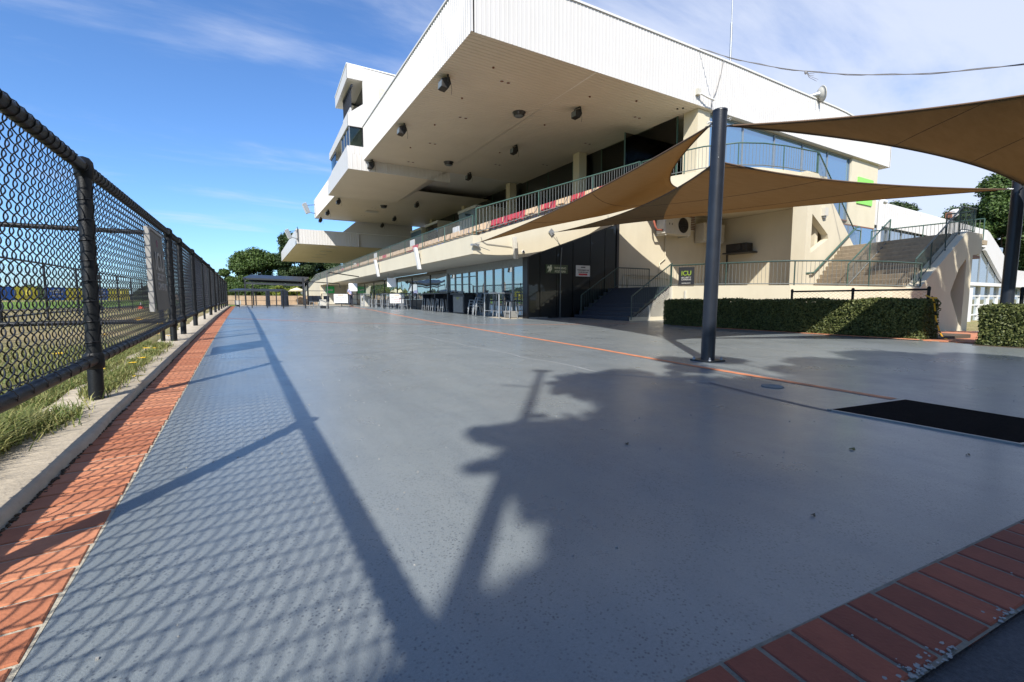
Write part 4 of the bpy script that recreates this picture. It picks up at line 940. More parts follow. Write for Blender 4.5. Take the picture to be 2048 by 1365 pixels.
MT['glasswavy'] = MT['glassmid'].copy(); MT['glasswavy'].name = 'long_front_glass'
t_ = MT['glasswavy'].node_tree
for nd in t_.nodes:
    if nd.type == 'BUMP': nd.inputs['Strength'].default_value = 0.35; nd.inputs['Distance'].default_value = 0.12
    if nd.type == 'TEX_NOISE': nd.inputs['Scale'].default_value = 0.35
lg = thing('front_glazing', 'long dark reflective window wall beyond the folding doors', 'window', (10.9, 40, .4))
yy = [25.55, 29.2, 33, 36.8, 40.6, 44.4, 48.2, 52]
for a, c in zip(yy, yy[1:]):
    pn = bxp('glass_pane', 'glasswavy', lg, 10.9, 10.93, a+.04, c-.04, .95, 2.55)
    bxp('mullion', 'signblack', pn, 10.86, 10.96, c-.05, c+.03, .3, 2.6)
    bxp('lower_panel', 'signblack', lg, 10.88, 10.95, a+.04, c-.06, .2, .94)
bxp('head_panel', 'interior', lg, 10.87, 10.97, 25.5, 52, 2.56, 2.72)
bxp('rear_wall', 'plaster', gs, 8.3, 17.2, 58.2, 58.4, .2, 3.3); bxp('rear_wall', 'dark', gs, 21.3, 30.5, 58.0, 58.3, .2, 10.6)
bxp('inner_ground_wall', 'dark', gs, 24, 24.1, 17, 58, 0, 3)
bxp('far_front_wall', 'plaster', gs, 10.9, 11.0, 52, 58, .2, 2.7)
bxp('threshold', 'concrete', gs, 9.6, 10.58, 16.9, 32, .05, .115)
# far end stair wall beyond the slab
sw = thing('far_stair_wall', 'cream sloping stair wall beyond the far end of the balcony', 'wall', (9, 66, .4))
b = MB(); b.prism([(8.0, 58.3, .2), (8.0, 58.3, 3.3), (8.0, 62, 3.3), (8.0, 80, 1.2), (8.0, 80, .2)], (.3, 0, 0)); b.build('stringer', 'cream', sw)
b = MB(); b.tube([(8.1, 58.3, 4.1), (8.1, 62, 4.1), (8.1, 80, 2.1)], .04, 6); b.build('handrail', 'steel', sw)
bal = MB()
for k in range(60):
    y = 58.5+k*.36; zt_ = 4.1 if y < 62 else 4.1-(y-62)*.111; bal.tube([(8.1, y, zt_-.85), (8.1, y, zt_)], .012, 4, False)
bal.build('balusters', 'steel', sw, 'stuff')
# green betting signs
t = thing('betting_sign', 'small bright green square sign on the cream wall behind the standing person', 'sign', (8.4, 57.8, 2)); bxp('panel', 'tabg', t, 8.62, 9.55, 57.9, 57.97, 1.75, 2.55)
text('TAB', .3, 'white', t, (9.08, 57.88, 2.1), (1, 0, 0), (0, 0, 1), bold=.01)
t = thing('betting_sign', 'tall green two-tone betting sign high on the cream end wall', 'sign', (40.4, YS_-.05, 8.8))
bxp('panel', 'tabl', t, 39.2, 41.55, YS_-.08, YS_-.005, 7.15+.75, 9.78)
b = MB(); b.prism([(39.35, YS_-.09, 8.5-.28), (41.5, YS_-.09, 8.75-.3), (41.5, YS_-.09, 9.55), (39.35, YS_-.09, 9.2)], (0, .008, 0)); b.build('dark_band', 'tabg', t)
text('TAB', .80, 'white', t, (40.4, YS_-.10, 8.85), (1, 0, 0), (0, 0, 1), bold=.02)
# wall lamp
# ------------------------------------------------------------------ railings
def railing(name, label, path, h=1.0, m='green', mb='greyrail', gap=.1, posts_every=2.2, rr=.028, individual=True, bot=.08, group=None, endposts=True, br=.008, mid=None):
    """path = floor-level polyline"""
    P = [Vector(p) for p in path]; t = thing(name, label, 'railing', P[0], group)
    b = MB(); b.tube([p+Vector((0, 0, h)) for p in P], rr, 8); b.build('handrail', m, t)
    b = MB(); b.tube([p+Vector((0, 0, bot)) for p in P], rr*.7, 6); b.build('bottom_rail', mb, t)
    if mid: b = MB(); b.tube([p+Vector((0, 0, mid)) for p in P], rr*.7, 6); b.build('mid_rail', mb, t)
    L_ = [0]
    for p, q in zip(P, P[1:]): L_.append(L_[-1]+(q-p).length)
    def at(s):
        for i in range(len(P)-1):
            if s <= L_[i+1]+1e-6: return P[i]+(P[i+1]-P[i])*((s-L_[i])/(L_[i+1]-L_[i]))
        return P[-1]
    n = max(1, round(L_[-1]/posts_every)); ps = [L_[-1]*k/n for k in range(n+1)]
    if not endposts: ps = ps[1:-1]
    for s in ps:
        p = at(s); b = MB(); b.tube([p+Vector((0, 0, -.02)), p+Vector((0, 0, h))], rr*.85, 8); b.build('post', m, t)
    s = gap; jb = MB(); me = None; k = 0
    while s < L_[-1]-gap/2:
        if min(abs(s-q) for q in ps+[-9]) > gap*.4:
            p = at(s)
            if individual and k < 290:
                if me is None:
                    b = MB(); b.tube([p+Vector((0, 0, bot)), p+Vector((0, 0, h))], br, 5, False); o0 = b.build('baluster', mb, t); me = o0; p0 = p
                else:
                    o = me.copy(); COL.objects.link(o); o.parent = t; o.location = p-p0
                k += 1
            else: jb.tube([p+Vector((0, 0, bot)), p+Vector((0, 0, h))], br, 4, False)
        s += gap
    if jb.v: jb.build('baluster', mb, t, 'stuff')
    return t
# balcony front (nearest half has pickable balusters), raked end, curved deck
def fz1(y): return 3.45-(y-16.6)*.0024
railing('balcony_railing', 'green and grey balustrade along the long front edge of the first floor seating', [(8.08, 16.75, fz1(16.7)), (8.08, 57.9, fz1(58))], .80, 'green', 'greyrail', .15, 2.95, .024, br=.009)
rp = [(8.15, YS_+.1, 3.55), (16.3, YS_+.1, 3.55+8.15*.338)]
railing('raked_railing', 'sloping green balustrade rising with the end row of seats above the cream wall', [(8.2, YS_+.08, 3.52), (12.5, YS_+.08, 3.52+4.3*.345), (17.2, YS_+.08, 6.65)], 1.0, 'green', 'greyrail', .165, 3.0, .03, br=.010)
DZ = 6.62
curve = [(17.25, YS_, DZ), (17.45, 15.0, DZ), (17.9, 13.6, DZ), (18.8, 12.5, DZ), (19.8, 12.0, DZ), (21, 11.7, DZ), (22.3, 11.55, DZ), (23.1, 11.45, DZ)]
railing('balcony_railing', 'curved green railing round the upper landing in front of the blue windows', curve, 1.0, 'green', 'greyrail', .16, 2.2, .03, br=.009)
b = MB()   # deck slab with parapet edge
dk = thing('upper_landing', 'cream curved upper landing slab projecting above the dark recess', 'landing', (20, 14, 6))
out_ = [(x+0, y, z) for x, y, z in curve]+[(24.0, 11.4, DZ)]
poly = [(x, y-.0, DZ-.02) for x, y, z in out_]+[(24.0, YS_-.01, DZ-.02)]
b.prism(poly, (0, 0, -1.25)); b.build('slab', 'cream', dk)

# upper flight stringer wall with its slanted opening
SY = 11.3
ws = thing('stair_wall', 'cream stair wall with a slanted triangular opening under the upper flight', 'wall', (22.5, SY, 3))
pz = lambda x: 6.55+(x-23.0)*(3.30-6.55)/(26.8-23.0)*1.0
outer = [(22.0, .0), (22.0, 6.6), (23.0, 6.6), (26.9, 3.42), (25.6, 3.42), (22.9, 1.4), (23.2, 0.0)]
hole = [(22.45, 4.75), (22.60, 4.80), (24.10, 3.95), (24.18, 3.75), (22.75, 3.05), (22.55, 2.98), (22.45, 3.1)]
import bmesh
def wall_with_hole(name, outer, hole, y, th, m, parent):
    bm = bmesh.new()
    def ring(pts): 
        vs = [bm.verts.new((x, y, z)) for x, z in pts]; return [bm.edges.new((vs[i], vs[(i+1) % len(vs)])) for i in range(len(vs))]
    e = ring(outer)+ring(hole); bmesh.ops.triangle_fill(bm, edges=e, use_beauty=True)
    r_ = bmesh.ops.extrude_face_region(bm, geom=list(bm.faces)); vv = [g for g in r_['geom'] if isinstance(g, bmesh.types.BMVert)]
    bmesh.ops.translate(bm, verts=vv, vec=(0, th, 0)); bmesh.ops.recalc_face_normals(bm, faces=bm.faces)
    me = bpy.data.meshes.new(name); off = root_loc(parent); bmesh.ops.translate(bm, verts=bm.verts, vec=-off); bm.to_mesh(me); bm.free(); me.materials.append(MT[m])
    o = bpy.data.objects.new(name, me); COL.objects.link(o); o.parent = parent; return o
wall_with_hole('stringer', outer, hole, SY, .30, 'cream', ws)
bxp('pier', 'cream', ws, 21.95, 22.4, SY-.12, SY+.5, 0, 6.5); bxp('recess_wall', 'cream', ws, 23.6, 23.85, SY+.32, YS_-.01, 0, 5.34)
b = MB(); b.prism([(23.2, SY+.8, 6.55), (27.2, SY+.8, 3.30), (27.2, SY+.8, 3.0), (23.2, SY+.8, 6.2)], (0, 1.9, 0)); b.build('upper_flight', 'step', ws)
b = MB()
railing('stair_railing', 'green handrail running down the upper flight from the curved landing', [(23.1, SY+.1, 6.62), (26.9, SY+.1, 3.42), (27.6, SY+.1, 3.4)], .98, 'green', 'greyrail', .14, 2.4, .032, br=.009)
# wall lamp on that wall
t = thing('wall_lamp', 'small boxy wall lamp on the cream stair wall beside the slanted opening', 'lamp', (23.6, SY-.1, 4.9))
bxp('housing', 'offwhite', t, 23.42, 23.70, SY-.17, SY, 4.75, 5.12); bxp('base', 'frame', t, 23.48, 23.64, SY-.12, SY, 4.66, 4.75)

# terrace and lower stairs
tr_ = thing('terrace', 'raised cream terrace with concrete floor behind the clipped hedge', 'terrace', (18, 10, 1))
edge = [(15.3, 12.95, 1.43), (15.75, 10.6, 1.39), (16.25, 8.7, 1.35), (17.3, 7.4, 1.30), (18.6, 6.65, 1.26), (20.1, 6.35, 1.235)]
top = [Vector(p) for p in edge]
b = MB(); back = [(20.1, 6.9, 1.24), (22.8, 11.35, 1.30), (30.9, 11.4, 1.3), (30.9, 16.58, 1.45), (15.8, 16.55, 1.45), (15.3, 15.1, 1.44)]
n_ = len(edge)+len(back); P = edge+back
b.prism([(x+.12, y+.2, z-.02) if i < 6 else (x, y, z-.02) for i, (x, y, z) in enumerate(P)], (0, 0, -.25)); b.build('floor', 'step', tr_)
b = MB(); vs = []; fs = []
for x, y, z in edge: vs += [(x, y, z+.02), (x, y, -.6), (x+.12, y+.25, z+.02)]
for i in range(len(edge)-1): fs += [(3*i, 3*i+3, 3*i+4, 3*i+1), (3*i, 3*i+2, 3*i+5, 3*i+3)]
b.add(vs, fs); b.build('retaining_wall', 'cream', tr_, fixn=False)
bxp('lattice_back_wall', 'cream', tr_, 13.0, 15.3, 12.95, 13.0, -.1, .2)
bxp('side_retaining_wall', 'cream', tr_, 15.3, 15.45, 12.95, 16.5, 0, 1.42)
railing('terrace_railing', 'dark green railing bulging along the edge of the raised terrace', [(x+.06, y+.1, z) for x, y, z in edge], .86, 'darkgreen', 'greyrail', .125, 2.2, .027, br=.0065)
ls = thing('concrete_stairs', 'broad weathered concrete stairs with a handrail down the middle', 'stairs', (22.5, 9, 1.2))
NS = 11
for k in range(NS):
    f0, f1_ = k/NS, (k+1)/NS
    L0, L1 = 22.8+2.8*f0, 22.8+2.8*f1_; R0, R1 = 20.1+4.2*f0, 20.1+4.2*f1_; z0 = 1.24+(3.44-1.24)*f0; z1 = 1.24+(3.44-1.24)*f1_
    b = MB(); a = [(R0, 6.9), (R1+.35, 6.9), (L1+.35, 11.28), (L0, 11.28)]
    b.prism([(x, y, z0-.05) for x, y in a], (0, 0, z1-z0+.05)); b.build('step', 'step', ls, bevel=.012)
b = MB(); b.prism([(24.3, 6.9, 3.25), (28.5, 6.9, 3.25), (28.5, 11.28, 3.25), (25.6, 11.28, 3.25)], (0, 0, .19)); b.build('landing', 'step', ls)
# right-hand stringer wall, curved end, with sloping opening
sr = thing('stair_wall', 'sunlit cream stair wall with a leaning opening at the right of the concrete stairs', 'wall', (22, 6.6, 0))
outer = [(20.05, -.75), (20.05, 1.26), (24.2, 3.48), (25.9, 3.48), (25.9, 2.7), (24.95, 2.6), (24.95, -.85)]
hole = [(23.6, 2.05), (24.25, 2.42), (24.3, 2.3), (24.3, -.2), (24.05, -.1), (22.95, 1.0), (22.9, 1.15)]
wall_with_hole('stringer', outer, hole, 6.42, .42, 'cream', sr)
b = MB(); b.lathe((25.7, 6.95, 2.6), [(.53, 0), (.55, .88)], 20); b.build('rounded_end', 'cream', sr)
bxp('underside_panel', 'brown', sr, 24.6, 25.9, 6.45, 6.85, 2.5, 2.62)
railing('stair_railing', 'dark railing climbing the right wall of the concrete stairs to its rounded end', [(20.15, 6.62, 1.3), (24.2, 6.62, 3.5), (24.9, 6.62, 3.52), (25.6, 6.6, 3.52), (26.1, 6.9, 3.52), (26.0, 7.6, 3.52)], .95, 'darkgreen', 'darkgreen', .12, 1.6, .028, br=.008)
railing('stair_railing', 'green railing up the middle of the concrete stairs', [(21.4, 9.2, 1.35), (25.0, 9.2, 3.45)], .95, 'green', 'greyrail', .14, 1.9, .028, br=.008)
railing('landing_railing', 'green railing along the back of the stair landing', [(28.3, 11.2, 3.44), (28.3, 7.0, 3.44)], .95, 'green', 'greyrail', .14, 2.2, .028, br=.009)
# wall rail on the left side of the stairs
b = MB(); b.tube([(22.1, SY-.12, 2.05), (22.8, SY-.12, 2.1), (26.6, SY-.12, 4.45), (26.9, SY-.12, 4.5)], .045, 8)
tag(b.build('wall_handrail', 'green'), 'green handrail fixed to the cream wall along the left side of the concrete stairs', 'handrail')

# small blue entry stairs at the left end of the terrace
es = thing('entry_stairs', 'dark blue painted stairs rising from the pavement beside the black glass', 'stairs', (14, 14, .1))
for k in range(8):
    x = 13.0+k*.29; z = .05+(k+1)*.172; bxp('step', 'bluestep', es, x, x+.34 if k < 7 else 15.4, 13.05, 16.45, max(0.0, z-.35), z)
lat = thing('lattice_screen', 'cream diamond lattice screen closing the side of the blue stairs', 'lattice', (14.3, 12.98, .1))
def ly(x): return .08+max(0, (x-13.0))*.6
b = MB(); px = 13.25
for k in range(34):
    for sgn in (1, -1):
        x0 = 12.6+k*.085 if sgn == 1 else 13.0+k*.085
        pts = []
        for q in range(30):
            zz = .05+q*.045; xx = x0+sgn*(zz-.05)
            if 13.05 < xx < 15.28 and zz < ly(xx)-.02: pts.append((xx, 12.97+.006*sgn, zz))
        if len(pts) > 1: b.tube([pts[0], pts[-1]], .011, 4, False)
b.build('lattice_laths', 'offwhite', lat, 'stuff')
bxp('post', 'offwhite', lat, 14.0, 14.08, 12.93, 13.0, .03, .66); bxp('post', 'offwhite', lat, 15.25, 15.33, 12.9, 13.0, -.05, 1.42)
bxp('meter_box', 'offwhite', lat, 15.36, 15.75, 12.3, 12.36, .75, 1.25)
railing('stair_railing', 'dark railing on the near side of the blue entry stairs', [(13.0, 12.9, .12), (15.3, 12.95, 1.47)], .9, 'darkgreen', 'darkgreen', .12, 2.3, .027, br=.007)
railing('stair_railing', 'dark railing on the far side of the blue entry stairs by the wall', [(13.2, 16.2, .2), (15.4, 16.2, 1.5), (17.5, 16.2, 1.5)], .9, 'darkgreen', 'darkgreen', .12, 2.0, .027, br=.007)
# small black security sign on the terrace rail
t = thing('railing_sign', 'black ICU sign with lime lettering hung on the terrace railing', 'sign', (15.4, 12.2, 1.8))
sdir = Vector((0.19, -0.98, 0)).normalized()
def rsp(s, z, o=0): p = Vector((15.36, 12.62, 0))+sdir*s; q = Vector((-sdir.y, sdir.x, 0)); q = q if q.x < 0 else -q; return (p.x+q.x*(.04+o), p.y+q.y*(.04+o), z)
b = MB(); b.prism([rsp(0, 1.49), rsp(.66, 1.47), rsp(.66, 2.17), rsp(0, 2.19)], (-.012, 0, 0)); b.build('panel', 'signblack', t)
for s_, sz, z, m, w in [('ICU', .26, 1.93, 'limeprint', 1.0), ('SECURITY', .085, 1.76, 'greyprint', 1.1), ('CAMERAS', .085, 1.68, 'greyprint', 1.1), ('SURVEILLANCE', .05, 1.54, 'greyprint', 1.1)]:
    text(s_, sz, m, t, rsp(.33, z, .02), sdir, (0, 0, 1), wide=w, bold=.003)

# ------------------------------------------------------------------ hedges and small mesh fences
def hedge(name, label, x0, x1, y0, y1, z0, z1, n, hole=0.02):
    t = thing(name, label, 'hedge', ((x0+x1)/2, (y0+y1)/2, z0))
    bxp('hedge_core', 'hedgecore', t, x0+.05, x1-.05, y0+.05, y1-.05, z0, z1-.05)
    L_ = [(y1-y0)*(z1-z0), (y1-y0)*(x1-x0), (x1-x0)*(z1-z0), (x1-x0)*(z1-z0)]; tot = sum(L_); f = rng.choice(4, n, p=np.array(L_)/tot)
    u, v = rng.random(n), rng.random(n); C_ = np.zeros((n, 3)); Nn = np.zeros((n, 3)); 
    dp = rng.normal(0, .022, n)-.01
    m0 = f == 0; C_[m0] = np.stack([x0-dp[m0], y0+(y1-y0)*u[m0], z0+(z1-z0)*v[m0]], 1); Nn[m0] = (-1, 0, 0)
    m1 = f == 1; C_[m1] = np.stack([x0+(x1-x0)*u[m1], y0+(y1-y0)*v[m1], z1+dp[m1]], 1); Nn[m1] = (0, 0, 1)
    m2 = f == 2; C_[m2] = np.stack([x0+(x1-x0)*u[m2], y0-dp[m2], z0+(z1-z0)*v[m2]], 1); Nn[m2] = (0, -1, 0)
    m3 = f == 3; C_[m3] = np.stack([x0+(x1-x0)*u[m3], y1+dp[m3], z0+(z1-z0)*v[m3]], 1); Nn[m3] = (0, 1, 0)
    C_ += (np.sin(C_[:, 1:2]*3.1)*.02+np.sin(C_[:, 2:3]*9+C_[:, 1:2]*5)*.012)*Nn
    leaf_quads('leaves', C_, .021, .032, 'leafgreen', t, nrm=Nn, spread=.9); return t
def leaf_quads(name, C_, s0, s1, m, parent=None, nrm=None, spread=1.0, kind='stuff', asp=.6):
    n = len(C_); d = rng.normal(0, 1, (n, 3))
    if nrm is not None: d = d*spread*.8+nrm
    d /= np.linalg.norm(d, axis=1)[:, None]; a = np.cross(d, rng.normal(0, 1, (n, 3))); a /= np.linalg.norm(a, axis=1)[:, None]; b = np.cross(d, a)
    s = rng.uniform(s0, s1, (n, 1)); a = a*s; b = b*s*asp
    V = np.stack([C_-a, C_-b*.9+a*.1, C_+a, C_+b], 1).reshape(-1, 3); F = np.arange(n*4).reshape(-1, 4)
    return npmesh(name, V, F, m, parent, kind)
hedge('hedge', 'long low clipped hedge in front of the cream terrace wall', 12.55, 13.5, 3.95, 10.9, -.02, .86, 52000)
hedge('hedge', 'short clipped hedge at the right edge beside the sail post', 12.15, 13.2, -.5, 2.95, -.02, .73, 26000)
bxp('garden_bed', 'soil', None, 12.40, 15.5, 3.9, 12.6, -.3, .015, kind='structure')
bxp('garden_bed', 'soil', None, 12.05, 13.6, -1.5, 3.0, -.3, .012, kind='structure')
# brick edging between pavement and hedge
pr_ = MB(); me0 = None; bed = bxp('hedge_edging', 'mortar', None, 12.40, 12.52, 3.9, 11.8, -.05, .018, kind='structure')
proto3 = None
for k in range(60):
    y = 4.0+k*.13
    if proto3 is None: proto3 = brick_mesh('brick', .105, .118, .02, 'brick'); o = proto3
    else: o = proto3.copy(); COL.objects.link(o)
    o.parent = bed; o.location = (12.46, y, .022)
# brick path between the hedges
pth = sheet('brick_path', lin(12.42, 30, 20), lin(2.96, 6.4, 6), 'mortar', 0.0, zf=lambda x, y: zg(x, y)+.005); p5 = None; cnt = 0; farb = MB()
for i in range(46):
    for j in range(26):
        x = 12.56+i*.245+(.12 if j % 2 else 0); y = 3.03+j*.128
        if cnt < 290 and x < 16.5 and y < 4.6:
            if p5 is None: p5 = brick_mesh('brick', .225, .108, .02, 'brick'); o = p5
            else: o = p5.copy(); COL.objects.link(o)
            o.parent = pth; o.location = (x, y, zg(x, y)+.012); o.rotation_euler = (0, R(1.95) if x > 12.6 else 0, 0); cnt += 1
        else: z = zg(x, y); farb.box(x-.112, x+.112, y-.054, y+.054, z-.01, z+.02)
farb.build('brick', 'brick', pth, 'stuff')
def lowfence(label, x, y0, y1, h, n):
    t = thing('low_mesh_fence', label, 'fence', (x, y0, 0))
    for k in range(n+1):
        y = y0+(y1-y0)*k/n; b = MB(); b.tube([(x, y, -.1), (x, y, h+.01)], .03, 10); p = b.build('post', 'fence', t)
        b = MB(); b.lathe((x, y, h), [(.034, -.04), (.036, .02), (.02, .045), (.003, .05)], 10); b.build('cap', 'fence', p)
    b = MB(); b.tube([(x, y0, h-.02), (x, y1, h-.02)], .022, 8); b.build('top_rail', 'fence', t)
    zig_wires(y0, y1, .055, .075, .1, h-.03, x-.03, .028, .005, .0022, 4, 3, 'wire_mesh', t, base=lambda y: 0.0)
    return t
lowfence('low black mesh fence standing behind the long hedge', 13.0, 4.0, 6.9, 1.12, 2)
lowfence('low black mesh fence behind the short right hedge', 13.0, -1.2, 2.6, 1.07, 3)
# hazard tape tied on the fence post
b = MB(); tp = [(12.97, 3.93, .95), (12.96, 3.88, .80), (12.93, 3.82, .45), (12.9, 3.74, .2), (12.88, 3.66, .05), (12.85, 3.5, .03), (12.84, 3.3, .025)]
tt = thing('hazard_tape', 'yellow and black hazard tape hanging from the post beside the hedge', 'tape', (12.97, 3.93, 0))
for i, (p, q) in enumerate(zip(tp, tp[1:])):
    p, q = Vector(p), Vector(q)
    for k in range(4):
        a, c = p.lerp(q, k/4), p.lerp(q, (k+1)/4); w = Vector((.004, .016, .003)); b = MB(); b.add([a-w, a+w, c+w, c-w, a-w+Vector((.003, 0, 0)), a+w+Vector((.003, 0, 0)), c+w+Vector((.003, 0, 0)), c-w+Vector((.003, 0, 0))], [(0, 1, 2, 3), (7, 6, 5, 4)]); b.build('tape_band', 'tape' if (i*4+k) % 3 else 'signblack', tt, fixn=False)
for s_ in (-1, 1):
    b = MB(); b.add([(12.95, 3.93, .93), (12.93, 3.93+s_*.10, .96+s_*.03), (12.93, 3.93+s_*.10, .925+s_*.03), (12.95, 3.93, .90)], [(0, 1, 2, 3)]); b.build('tape_band', 'tape', tt, fixn=False)

# ------------------------------------------------------------------ shade sails and posts
def pole(label, x, y, h, r_, lean=(0, 0)):
    z = zg(x, y); t = thing('sail_post', label, 'post', (x, y, z))
    b = MB(); b.tube([(x, y, z-.02), (x+lean[0], y+lean[1], z+h)], r_, 28); p = b.build('shaft', 'polebl', t)
    b = MB(); b.lathe((x+lean[0], y+lean[1], z+h), [(r_+.004, -.012), (r_+.004, .012), (r_*.98, .016), (.001, .018)], 28); b.build('cap', 'polebl', t)
    b = MB(); b.box(x-.17, x+.17, y-.17, y+.17, z-.01, z+.022); b.build('base_plate', 'black', t, bevel=.003)
    for sx in (-1, 1):
        for sy in (-1, 1):
            b = MB(); b.lathe((x+sx*.13, y+sy*.13, z+.022), [(.022, 0), (.022, .018), (.011, .018), (.011, .045), (.001, .046)], 8); b.build('anchor_bolt', 'steel', t)
    for dz_, an in ((-.13, 2.2), (-.10, -.5), (-.55, .4)):
        b = MB(); c = Vector((x+lean[0], y+lean[1], z+h+dz_)); d = Vector((math.cos(an), math.sin(an), 0)); b.tube([c+d*(r_-.01), c+d*(r_+.05)], .010, 6); b.tube([c+d*(r_+.05)+Vector((0, 0, .018*math.sin(q*math.pi/3)))+d*.018*math.cos(q*math.pi/3) for q in range(6)], .005, 5, closed=True); b.build('eye_bolt', 'steel', t)
    return t
pole('tall charcoal steel post standing on the pavement holding the brown sails', 5.80, 4.22, 3.50, .096, (.05, -.02))
pole('charcoal steel post rising behind the short hedge at the right edge', 12.62, 2.72, 3.1, .096, (.10, .0))

def fittings(t, corners, G):
    for c in corners:
        c = Vector(c); d = (c-G).normalized(); b = MB(); b.lathe(c, [(.03, -.004), (.045, 0), (.03, .004)], 10); b.build('corner_ring', 'steel', t)
        b = MB(); b.tube([c, c+d*.05, c+d*.20, c+d*.26], [.006, .012, .012, .006], 6); b.build('turnbuckle', 'steel', t)
def sail(label, A, B, C, sAB, sBC, sCA, n=40, droop=0.0, pull=.0):
    A, B, C = map(Vector, (A, B, C)); G = (A+B+C)/3; t = thing('shade_sail', label, 'shade sail', A)
    def inward(p, q): m_ = (p+q)/2; return (G-m_).normalized()*(p-q).length
    dAB, dBC, dCA = inward(A, B)*sAB, inward(B, C)*sBC, inward(C, A)*sCA
    idx = {}; vs = []
    for i in range(n+1):
        for j in range(n+1-i):
            a, b_, c = i/n, j/n, 1-(i+j)/n
            p = A*a+B*b_+C*c+dAB*4*a*b_*(1-c)**1+dBC*4*b_*c*(1-a)+dCA*4*c*a*(1-b_)
            p = p-Vector((0, 0, droop*27*a*b_*c))
            p.z += .012*math.sin(30*a+8*b_)*27*a*b_*c
            idx[i, j] = len(vs); vs.append(p)
    fs = []
    for i in range(n):
        for j in range(n-i):
            fs.append((idx[i, j], idx[i+1, j], idx[i, j+1]))
            if j < n-i-1: fs.append((idx[i+1, j], idx[i+1, j+1], idx[i, j+1]))
    b = MB(); b.add(vs, fs, True); o = b.build('cloth', 'sail', t); md = o.modifiers.new('thick', 'SOLIDIFY'); md.thickness = .004
    for lab, pts in (('hem', [vs[idx[i, n-i]] for i in range(n+1)]), ('hem', [vs[idx[0, j]] for j in range(n+1)]), ('hem', [vs[idx[i, 0]] for i in range(n+1)])):
        b = MB(); b.tube(pts, .014, 6); b.build('hem', 'sailhem', t)
    for fr in (.33, .62):
        i0 = int(n*fr); b = MB(); b.tube([vs[idx[i0, j]]-Vector((0, 0, .004)) for j in range(n-i0+1)], .0055, 5, smooth=False); b.build('seam', 'sailhem', t)
    fittings(t, (A, B, C), G)
    return t, vs, idx
def cable(name_label, P, r_=.007):
    b = MB(); b.tube(P, r_, 5); return tag(b.build('sail_cable', 'cable'), name_label, 'cable')
PT = Vector((5.84, 4.20, 3.42))
def sail4(label, C4, sags, n=30, droop=0.1):
    C4 = [Vector(c) for c in C4]; G = sum(C4, Vector())/4; t = thing('shade_sail', label, 'shade sail', C4[0])
    D = [((G-(C4[i]+C4[(i+1) % 4])/2).normalized()*(C4[i]-C4[(i+1) % 4]).length*sags[i]) for i in range(4)]
    vs = []
    for j in range(n+1):
        for i in range(n+1):
            u, v = i/n, j/n
            p = C4[0]*(1-u)*(1-v)+C4[1]*u*(1-v)+C4[2]*u*v+C4[3]*(1-u)*v
            p = p+D[0]*4*u*(1-u)*(1-v)+D[2]*4*u*(1-u)*v+D[1]*4*v*(1-v)*u+D[3]*4*v*(1-v)*(1-u)
            p.z -= droop*16*u*(1-u)*v*(1-v); vs.append(p)
    m = n+1; fs = [(j*m+i, j*m+i+1, (j+1)*m+i+1, (j+1)*m+i) for j in range(n) for i in range(n)]
    b = MB(); b.add(vs, fs, True); o = b.build('cloth', 'sail', t); md = o.modifiers.new('thick', 'SOLIDIFY'); md.thickness = .004
    for pts in ([vs[i] for i in range(m)], [vs[j*m+n] for j in range(m)], [vs[n*m+i] for i in range(m)], [vs[j*m] for j in range(m)]):
        b = MB(); b.tube(pts, .014, 6); b.build('hem', 'sailhem', t)
    for fr in (.36, .68):
        i0 = int(n*fr); b = MB(); b.tube([vs[j*m+i0]-Vector((0, 0, .004)) for j in range(m)], .0055, 5, smooth=False); b.build('seam', 'sailhem', t)
    fittings(t, C4, G)
sail4('brown shade sail stretched from the tall post to the end of the balcony', [PT+Vector((.10, .25, -.03)), (8.15, 16.2, 3.16), (14.85, 16.3, 4.95), (18.2, 12.95, 5.75)], [.07, .06, .08, .095], droop=.2)
sail('low brown shade sail stretched from behind the tall post to the right edge post', PT+Vector((.12, .10, -.55)), (11.9, 16.2, 3.82), (12.60, 2.86, 2.96), .06, .07, .07, droop=.12)
sail('large brown shade sail overhanging the pavement at the upper right', PT+Vector((.16, -.05, -.10)), (12.52, 2.62, 2.98), (11.5, -1.0, 4.05), .05, .05, .07, droop=.05)
cable('thin cable tying the sail corner to a bracket on the balcony end', [(8.15, 16.2, 3.16), (7.99, 16.55, 3.1)])
t = thing('wall_bracket', 'dark steel wall bracket for the sail at the balcony corner', 'bracket', (8.0, 16.55, 3.1))
b = MB(); b.obox((8.05, 16.50, 3.08), (.17, 0, .01), (0, .06, 0), (0, 0, .035)); b.build('plate', 'steel', t); b = MB(); b.tube([(8.05, 16.45, 3.05), (8.6, 16.3, 2.86)], .012, 6); b.build('stay', 'steel', t)
t = thing('wall_bracket', 'small diamond shaped sail bracket on the cream wall above the black glass', 'bracket', (11.85, 16.55, 3.83))
b = MB(); b.obox((11.78, 16.54, 3.84), (.08, 0, .08), (0, .02, 0), (-.08, 0, .08)); b.build('plate', 'steel', t); b = MB(); b.tube([(11.78, 16.5, 3.83), (11.95, 16.15, 3.83)], .012, 6); b.build('hook', 'steel', t)

